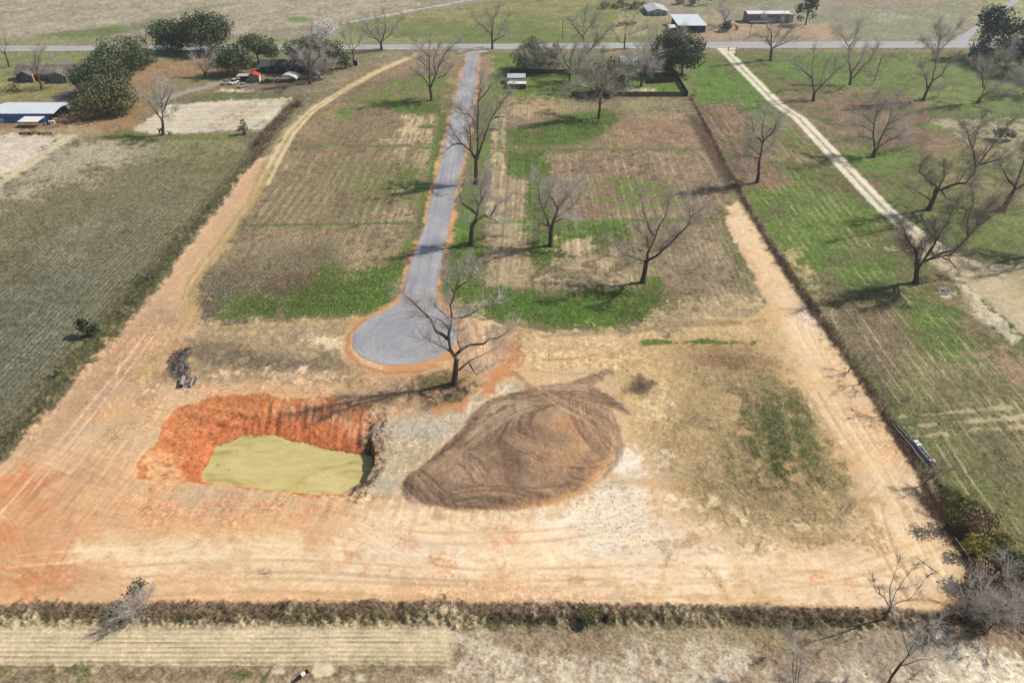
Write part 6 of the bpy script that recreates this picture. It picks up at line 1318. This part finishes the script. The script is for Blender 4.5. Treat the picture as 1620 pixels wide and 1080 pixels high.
for r_, zz in ((3.7, 0), (3.6, -.08)):
    for yv in (0, 5.5):
        for k in range(n): a = math.pi*k/(n-1); V.append((-math.cos(a)*r_, yv, 1.5+math.sin(a)*1.5+zz))
for k in range(n-1):
    F += [(k, k+1, n+k+1, n+k), (2*n+k, 3*n+k, 3*n+k+1, 2*n+k+1), (k, 2*n+k, 2*n+k+1, k+1), (n+k, n+k+1, 3*n+k+1, 3*n+k)]
F += [(0, n, 3*n, 2*n), (n-1, 3*n-1, 4*n-1, 2*n-1)]
mesh_obj('canopy_cover', V, F, M_tarp, b)
for u in (-3.6, 3.6):
    for v in (.1, 2.7, 5.4): rods('post', [((u, v, 0), (u, v, 1.52), .06)], M_steel, b)
x, y, _ = G(446, 116); b = empty('dark_roofed_house', (x, y, 0), 'dark-roofed house in deep shade behind the red-roofed shed and canopy', 'house')
gable_wall('wall', -9, 9, 0, 8, 2.7, 4.6, M_darkw, b); prism_roof('roof', -9, 9, 0, 8, 2.75, 4.75, M_shingd, b, over=.5)
for k in (-6, -2, 3, 6.5): window(b, k, 0, 1.5, 1.1, 1.1)
def car(label, px, rz, paint, group='cars parked in the farmyard', h=1.45, van=False):
    x, y, _ = G(*px); b = empty('parked_car', (x, y, height_at(x, y)+.02), label, 'car', rz, group)
    Lh, W = 2.2, .88; prof = [(-Lh, .35), (-Lh, .8), (-Lh+.5, .93), (-.9, .98), (1.75, 1.0), (Lh, .85), (Lh, .35)]
    def ext(P, w0, w1=None, name='body', mat=paint):
        n = len(P); V = [(p[0], -w0, p[1]) for p in P]+[(p[0], w0, p[1]) for p in P]; F = [tuple(range(n)), tuple(range(2*n-1, n-1, -1))]+[(k, n+k, n+(k+1) % n, (k+1) % n) for k in range(n)]
        if w1: V = [(v[0], v[1]*(w1/w0 if v[2] > 1.2 else 1), v[2]) for v in V]
        return mesh_obj(name, V, F, mat, b)
    ext(prof, W)
    top = 1.9 if van else h
    ext([(-.95, .99), (-.35, top-.06), (1.3, top-.06), (1.8, 1.01)], W-.06, W-.2, 'cabin_glass', M_glass)
    ext([(-.38, top-.055), (-.3, top), (1.25, top), (1.33, top-.055)], W-.16, None, 'roof')
    for sx in (-1.35, 1.35):
        for sy in (-1, 1):
            w_ = rods('wheel', [((sx, sy*(W-.2), .33), (sx, sy*(W+.02), .33), .33)], M_tyre, b, 14); rods('hub', [((sx, sy*(W+.021), .33), (sx, sy*(W+.035), .33), .18)], M_steel, w_, 10)
    for sy in (-.62, .62): boxes('headlight', [(-Lh-.02, -Lh+.001, sy-.16, sy+.16, .6, .75)], M_white, b)
    return b
car('silver-blue car at the left end of the parked cars, in the oak shade', (358,133), R(68), M_sil); car('white van between the other parked cars and the carport', (370.5,133), R(70), M_whc, van=True)
car('light grey car parked alone in front of the flat carport', (385,138), R(64), M_sil); car('dark green car parked right of the red-roofed shed', (421,131.5), R(20), M_dkc)
def trailer(label, px, rz, L_, W_, mat, cat='trailer', top=None):
    x, y, _ = G(*px); b = empty('flat_trailer', (x, y, height_at(x, y)), label, cat, rz)
    boxes('bed', [(-L_/2, L_/2, -W_/2, W_/2, .8, .95)], mat, b)
    for sx in (-.7, .7):
        for sy in (-1, 1): rods('wheel', [((sx, sy*(W_/2-.3), .4), (sx, sy*(W_/2-.02), .4), .4)], M_tyre, b, 12)
    if top:
        for k in range(4): boxes('load', [(-L_/2+.3+k*(L_/4), -L_/2+.3+(k+.85)*(L_/4), -W_/2+.2, W_/2-.2, .955, 1.2+.25*(k % 2))], top, b)
    return b
trailer('flat trailer loaded with boards beyond the highway, behind the slender tree', (992,40), .04, 10, 2.6, M_darkw, top=M_wood)
trailer('small dark trailer between the red-roofed shed and the white canopy', (433,130), .3, 4, 1.8, M_dark, top=M_steel)
# white tank
x, y, _ = G(1140, 50.5); b = empty('gas_tank', (x, y, .0), 'white cylindrical gas tank beside the round bush beyond the highway', 'tank', .1)
V, F = [], []
for a_, c_, r1_, r2_ in ((-1.5, -1.2, .3, .6), (-1.2, 1.2, .6, .6), (1.2, 1.5, .6, .3)): cyl(V, F, (a_, 0, 1.1), (c_, 0, 1.1), r1_, 16, r2_)
mesh_obj('tank_body', V, F, M_white, b)
for k in (-.8, .8): boxes('foot', [(k-.1, k+.1, -.35, .35, 0, .56)], M_conc, b)
# poles
def pole(label, base, topp, h, arm=True, lamp=False, r=.14):
    x, y, _ = G(*base); t = AT(topp[0], topp[1], y); b = empty('utility_pole', (x, y, 0), label, 'pole')
    tx, tz = t[0]-x, t[2]; rods('pole', [((0, 0, -.3), (tx, 0, tz), r)], M_pole, b)
    if arm: boxes('crossarm', [(tx-1.0, tx+1.0, -.06, .06, tz-1.0, tz-.85)], M_wood, b)
    if lamp: rods('lamp', [((tx, 0, tz-1.8), (tx+.9, 0, tz-1.6), .05)], M_steel, b); rods('insulator', [((tx+.1, 0, tz-.3), (tx+.1, 0, tz), .07)], M_conc, b)
    return b
pole('utility pole beyond the highway, above the fenced garden', (889.5,64), (890.5,29), 10, arm=False, lamp=True); pole('utility pole in front of the long house with white roof', (1185,61.5), (1190,34), 8, arm=False, lamp=True)
pole('slanting bare pole standing in the green east meadow', (1381.5,133), (1395,91), 10, arm=False, r=.16)
# gate frame, mail boxes, posts along the highway
x, y, _ = G(1158, 81); b = empty('wooden_gate', (x, y, 0), 'low dark wooden gate frame right of the white lane entrance', 'gate')
for k in (-1.9, 1.9): boxes('post', [(k-.14, k+.14, -.14, .14, 0, 1.9)], M_pole, b)
boxes('rail', [(-1.75, 1.75, -.06, .06, .3, .5)], M_pole, b)
x, y, _ = G(1162, 90); b = empty('gate_post', (x, y, 0), 'single leaning dark post below the gate frame', 'post'); rods('post', [((0, 0, -.2), (.5, 0, 2.2), .13)], M_pole, b)
def mailbox(label, px):
    x, y, _ = G(*px); b = empty('mailbox', (x, y, 0), label, 'mailbox'); boxes('post', [(-.06, .06, -.06, .06, 0, 1.1)], M_pole, b); boxes('box', [(-.14, .14, -.3, .3, 1.1, 1.4)], M_dark, b)
mailbox('dark mailbox on a post left of the white lane entrance', (1120,80)); mailbox('mailbox across the highway from the white lane', (1156,66.3))
rgp = random.Random(4)
for k in range(16):
    x, y, _ = G(1176+k*21, 80.5); b = mesh_obj('fence_post', *(lambda V, F: (cyl(V, F, (0, 0, -.2), (rgp.uniform(-.05, .05), 0, 1.3), .06, 6), (V, F))[1])([], []), M_pole)
    b.location = (x, y, 0); tag(b, 'thin post of the wire fence along the near side of the highway', 'fence post', 'thin posts along the highway')
# dark concrete mailbox-like bin near small evergreen
x, y, _ = G(564, 103.5); b = empty('roadside_bin', (x, y, 0), 'small dark bin with a pale side below the small thin tree by the dirt track', 'bin'); boxes('body', [(-1, .8, -.7, .7, 0, 1.9)], M_dark, b); boxes('side_panel', [(.804, .9, -.7, .7, 0, 1.9)], M_palew, b)
x, y, _ = G(568, 88)

# board fence round the garden
def board_fence(label, pts, h, mat, bw=.9):
    x0, y0, _ = G(*pts[0]); b = empty('board_fence', (x0, y0, 0), label, 'fence'); me_b = None; me_p = None
    for i in range(len(pts)-1):
        a = G(*pts[i]); c = G(*pts[i+1]); L_ = math.hypot(c[0]-a[0], c[1]-a[1]); an_ = math.atan2(c[1]-a[1], c[0]-a[0]); n = max(1, int(L_/2.4))
        for k in range(n):
            t = (k+.5)/n; px_, py_ = a[0]+(c[0]-a[0])*t-x0, a[1]+(c[1]-a[1])*t-y0
            if me_b is None:
                V, F = [], []; nb = 12; w = L_/n/nb
                for j in range(nb): bxs(V, F, -L_/n/2+j*w+.012, -L_/n/2+(j+1)*w-.012, -.02+(.008 if j % 2 else 0), .02, .05, h+(.03*((j*7) % 3)))
                o = mesh_obj('panel', V, F, mat, b); me_b = o.data; sc0 = L_/n
            else: o = bpy.data.objects.new('panel', me_b); COL.objects.link(o); o.parent = b; o.scale = (L_/n/sc0, 1, 1)
            o.location = (px_, py_, 0); o.rotation_euler = (0, 0, an_)
            tp_ = k/n; q_ = (a[0]+(c[0]-a[0])*tp_-x0, a[1]+(c[1]-a[1])*tp_-y0)
            if me_p is None:
                V, F = [], []; bxs(V, F, -.06, .06, .03, .15, 0, h+.1); p = mesh_obj('post', V, F, M_pole, b); me_p = p.data
            else: p = bpy.data.objects.new('post', me_p); COL.objects.link(p); p.parent = b
            p.location = (q_[0], q_[1], 0); p.rotation_euler = (0, 0, an_)
board_fence('dark board fence along the front and right side of the garden', [(904,153),(1088,153),(1060,108)], 1.8, M_wood2)
board_fence('dark board fence behind the twin-roofed shed and round tree', [(806,117),(932,117)], 1.8, M_wood2)
board_fence('reddish-dark board fence in the middle of the garden', [(1022,133),(1066,131)], 1.9, noisy('brown_boards', A((96,74,62)), var=.2, scale=1.5, objvar=.15))

# culvert pipes and rubble
def pipe(label, px, rz, L_, r, mat):
    x, y, _ = G(*px); b = empty('concrete_culvert_pipe', (x, y, height_at(x, y)+r+.02), label, 'pipe', rz); V, F = [], []; n = 20
    for rr_, in ((r,), (r*.8,)):
        for yv in (-L_/2, L_/2):
            for k in range(n): a = 2*math.pi*k/n; V.append((math.cos(a)*rr_, yv, math.sin(a)*rr_))
    for k in range(n):
        j = (k+1) % n; F += [(k, j, n+j, n+k), (2*n+k, 3*n+k, 3*n+j, 2*n+j), (k, 2*n+k, 2*n+j, j), (n+k, n+j, 3*n+j, 3*n+k)]
    mesh_obj('barrel', V, F, mat, b, False); V, F = [], []; 
    for k in range(n): a = 2*math.pi*k/n; V += [(math.cos(a)*r*1.12, L_/2-.18, math.sin(a)*r*1.12), (math.cos(a)*r*1.12, L_/2, math.sin(a)*r*1.12), (math.cos(a)*r*1.005, L_/2-.18, math.sin(a)*r*1.005), (math.cos(a)*r*1.005, L_/2, math.sin(a)*r*1.005)]
    for k in range(n): i_, j_ = 4*k, 4*((k+1) % n); F += [(i_, j_, j_+1, i_+1), (i_, i_+2, j_+2, j_), (i_+1, j_+1, j_+3, i_+3)]
    mesh_obj('collar', V, F, mat, b)
pipe('larger grey concrete pipe lying at the lower end of the rubble', (289.5,607), R(12), 2.6, .42, M_concd); pipe('narrower grey pipe lying right of the larger one in the rubble', (303.5,607), R(6), 2.3, .24, M_concd)
M_stone = noisy('broken_stone', A((120,116,114)), c2=A((196,192,188)), scale=1.3, detail=3)
def stones(name, P, n, s, mat, seed):
    rs = np.random.RandomState(seed); a = np.array(gp(P)); V, F = [], []; k = 0
    while k < n:
        x = rs.uniform(a[:, 0].min(), a[:, 0].max()); y = rs.uniform(a[:, 1].min(), a[:, 1].max())
        if sdf_poly(np.array([x]), np.array([y]), gp(P))[0] > 0: continue
        z = height_at(x, y); r = s*rs.uniform(.4, 1.3); o = len(V)
        for d in ((1,0,0),(0,1,0),(-1,0,0),(0,-1,0),(0,0,1),(0,0,-.6)): V.append((x+d[0]*r*rs.uniform(.5, 1.2), y+d[1]*r*rs.uniform(.5, 1.2), z+.03+d[2]*r*rs.uniform(.4, .9)))
        for f in ((0,1,4),(1,2,4),(2,3,4),(3,0,4),(1,0,5),(2,1,5),(3,2,5),(0,3,5)): F.append(tuple(o+q for q in f))
        k += 1
    o = mesh_obj(name, np.array(V), np.array(F), mat); o['kind'] = 'stuff'
stones('rubble', [(268,598),(276,585),(285,565),(300,548),(303,556),(290,585),(303,592),(307,604),(303,618),(295,625),(288,615),(278,609),(270,607)], 520, .12, M_stone, 1)
stones('dark_rubble', [(262,590),(268,565),(290,548),(302,545),(298,570),(306,598),(300,612),(285,612),(272,600)], 800, .10, noisy('dark_debris', A((58,54,54)), var=.3, scale=1.5), 2)
stones('concrete_chunks', [(1482,458),(1500,456),(1506,464),(1495,468),(1484,466)], 120, .22, M_stone, 3)
stones('pond_edge_clods', [(612,650),(603,664),(594,690),(596,720),(590,748),(574,768),(560,785),(572,792),(592,770),(602,745),(606,715),(603,690),(612,668)], 700, .08, noisy('dark_wet_clods', A((82,64,52)), c2=A((120,96,78)), scale=1.2), 4)
stones('bank_clods', [(340,660),(400,650),(520,655),(590,690),(588,712),(530,705),(430,686),(385,688),(345,700)], 600, .09, noisy('orange_clods', A((196,100,56)), c2=A((150,76,44)), scale=1.2), 6)
M_clod = noisy('clay_clods', A((176,134,96)), c2=A((120,88,64)), scale=.7)
stones('loose_clods', [(0,770),(200,770),(600,810),(900,800),(1060,850),(1400,840),(1470,950),(0,948)], 700, .07, M_clod, 7)
stones('pale_chunks', [(880,810),(960,770),(1050,760),(1060,860),(950,870)], 450, .09, M_stone, 8)
stones('road_clods', [(402,258),(440,250),(300,480),(300,530),(60,740),(0,720),(240,475)], 350, .10, M_clod, 9)
# small tussocks on the east plots
V0 = None
for k, (px_, py_) in enumerate([(974,232),(971,240),(976,248),(962,253),(1001,282),(1013,276),(983,268),(998,262),(905,270),(980,292),(1007,301),(892,306),(946,193),(966,203),(886,397),(893,402),(885,413),(850,330),(849,322),(1001,246)]):
    x, y, _ = G(px_, py_)
    if V0 is None:
        rs = np.random.RandomState(9); c, nn = leaf_cloud([(0, 0, .3, .5), (.4, .1, .25, .35), (-.3, .2, .3, .35)], .2, 90, rs, .8); V0, F0 = quads(c, nn, .14, rs); o = mesh_obj('weed_tussock', V0, F0, M_twig_dark); mt0 = o.data
    else: o = bpy.data.objects.new('weed_tussock', mt0); COL.objects.link(o)
    o.location = (x, y, height_at(x, y)); o.rotation_euler = (0, 0, k*1.7); s_ = .8+.5*((k*37) % 10)/10; o.scale = (s_*1.3, s_, s_)
    tag(o, 'small dark dead weed tussock dotting the brown east plots', 'weed', 'dark weed tussocks')
# stacked metal frames along the east fence
a = G(1418, 676); c = G(1474, 742); x, y = (a[0]+c[0])/2, (a[1]+c[1])/2; rz = math.atan2(c[1]-a[1], c[0]-a[0])
b = empty('stacked_metal_frames', (x, y, height_at(x, y)+.1), 'row of stacked dark metal frames with white panels lying along the east fence', 'metal frames', rz)
for g_, (x0, x1, off, w_) in enumerate([(-5, -1.9, -.1, 1.1), (-1.9, 1.0, .1, 1.4), (1.0, 4.6, .0, 1.5)]):
    for k in range(4): boxes('rail', [(x0, x1-.05, off-w_/2+k*w_/3-.05, off-w_/2+k*w_/3+.05, .25, .38)], M_steeld if k % 2 else M_steel, b)
    for k in range(5): boxes('crossbar', [(x0+.05+k*(x1-x0-.3)/4, x0+.17+k*(x1-x0-.3)/4, off-w_/2, off+w_/2, .10, .24)], M_steeld, b)
boxes('grey_sheet', [(-1.2, 3.8, .62, 1.25, .05, .14)], M_steel, b)
for x0 in (-1.0, -.25, 3.3): boxes('white_panel', [(x0, x0+.5, .35, 1.15, .39, .45)], M_white, b)
x, y, _ = G(1520, 868); a = G(1508, 858); c = G(1526, 884); b = empty('metal_pipe', (x, y, height_at(x, y)+.35), 'long pale metal pipe lying in the scrub near the lower right corner', 'pipe', math.atan2(c[1]-a[1], c[0]-a[0])); V, F = [], []; cyl(V, F, (-1.6, 0, 0), (1.6, 0, 0), .06, 10); mesh_obj('tube', V, F, M_white, b); V, F = [], []; cyl(V, F, (1.6, 0, 0), (1.75, 0, 0), .09, 10); mesh_obj('coupling', V, F, M_steel, b)
# striped pipe piece at the bottom edge
a = G(470, 1076); c = G(489, 1061); x, y = (a[0]+c[0])/2, (a[1]+c[1])/2; rz = math.atan2(c[1]-a[1], c[0]-a[0]); b = empty('striped_pipe', (x, y, height_at(x, y)+.02), 'short black and white banded pipe with a tan flanged end lying near the bottom edge', 'pipe', rz)
for nm_, x0, x1, r_, m_ in (('black_end', -.95, -.62, .2, M_tyre), ('black_band', -.58, -.2, .21, M_dark), ('white_band', -.2, .3, .27, M_white), ('black_neck', .3, .72, .19, M_dark), ('tan_flange', .72, .84, .3, M_tanw), ('dark_mouth', .841, .85, .14, M_tyre)):
    rods(nm_, [((x0, 0, .3), (x1, 0, .3), r_)], m_, b, 16)
# loose sticks on the clay
rgs = random.Random(12)
for k, (px_, py_, l_) in enumerate([(1468,895,3.2),(1023,612,1.0),(415,908,1.4)]):
    x, y, _ = G(px_, py_); V, F = [], []; cyl(V, F, (-l_/2, 0, .06), (l_/2, .1, .06), .04, 6); o = mesh_obj('loose_stick', V, F, M_twig_pale if k == 1 else M_bark); o.location = (x, y, height_at(x, y)); o.rotation_euler = (0, 0, (-1.0, 1.4, .1)[k])
    tag(o, ('long thin stick lying on the pale clay left of the corner scrub', 'short pale stake on the dark patch right of the mound', 'short stick on the clay above the left part of the hedgerow')[k], 'stick')

# ------------------------------------------------------------------ haze
if HAZE:
    V, F = [], []; bxs(V, F, -2650, 2650, -2550, 2650, -4.0, 84.0); m = bpy.data.materials.new('haze_air'); m.use_nodes = True; nt = m.node_tree; nt.nodes.clear()
    out = nt.nodes.new('ShaderNodeOutputMaterial'); pv = nt.nodes.new('ShaderNodeVolumePrincipled'); pv.inputs['Density'].default_value = HAZE; pv.inputs['Color'].default_value = (.86, .92, 1, 1); pv.inputs['Anisotropy'].default_value = .2
    nt.links.new(pv.outputs[0], out.inputs['Volume']); o = mesh_obj('haze', V, F, m); o['kind'] = 'stuff'
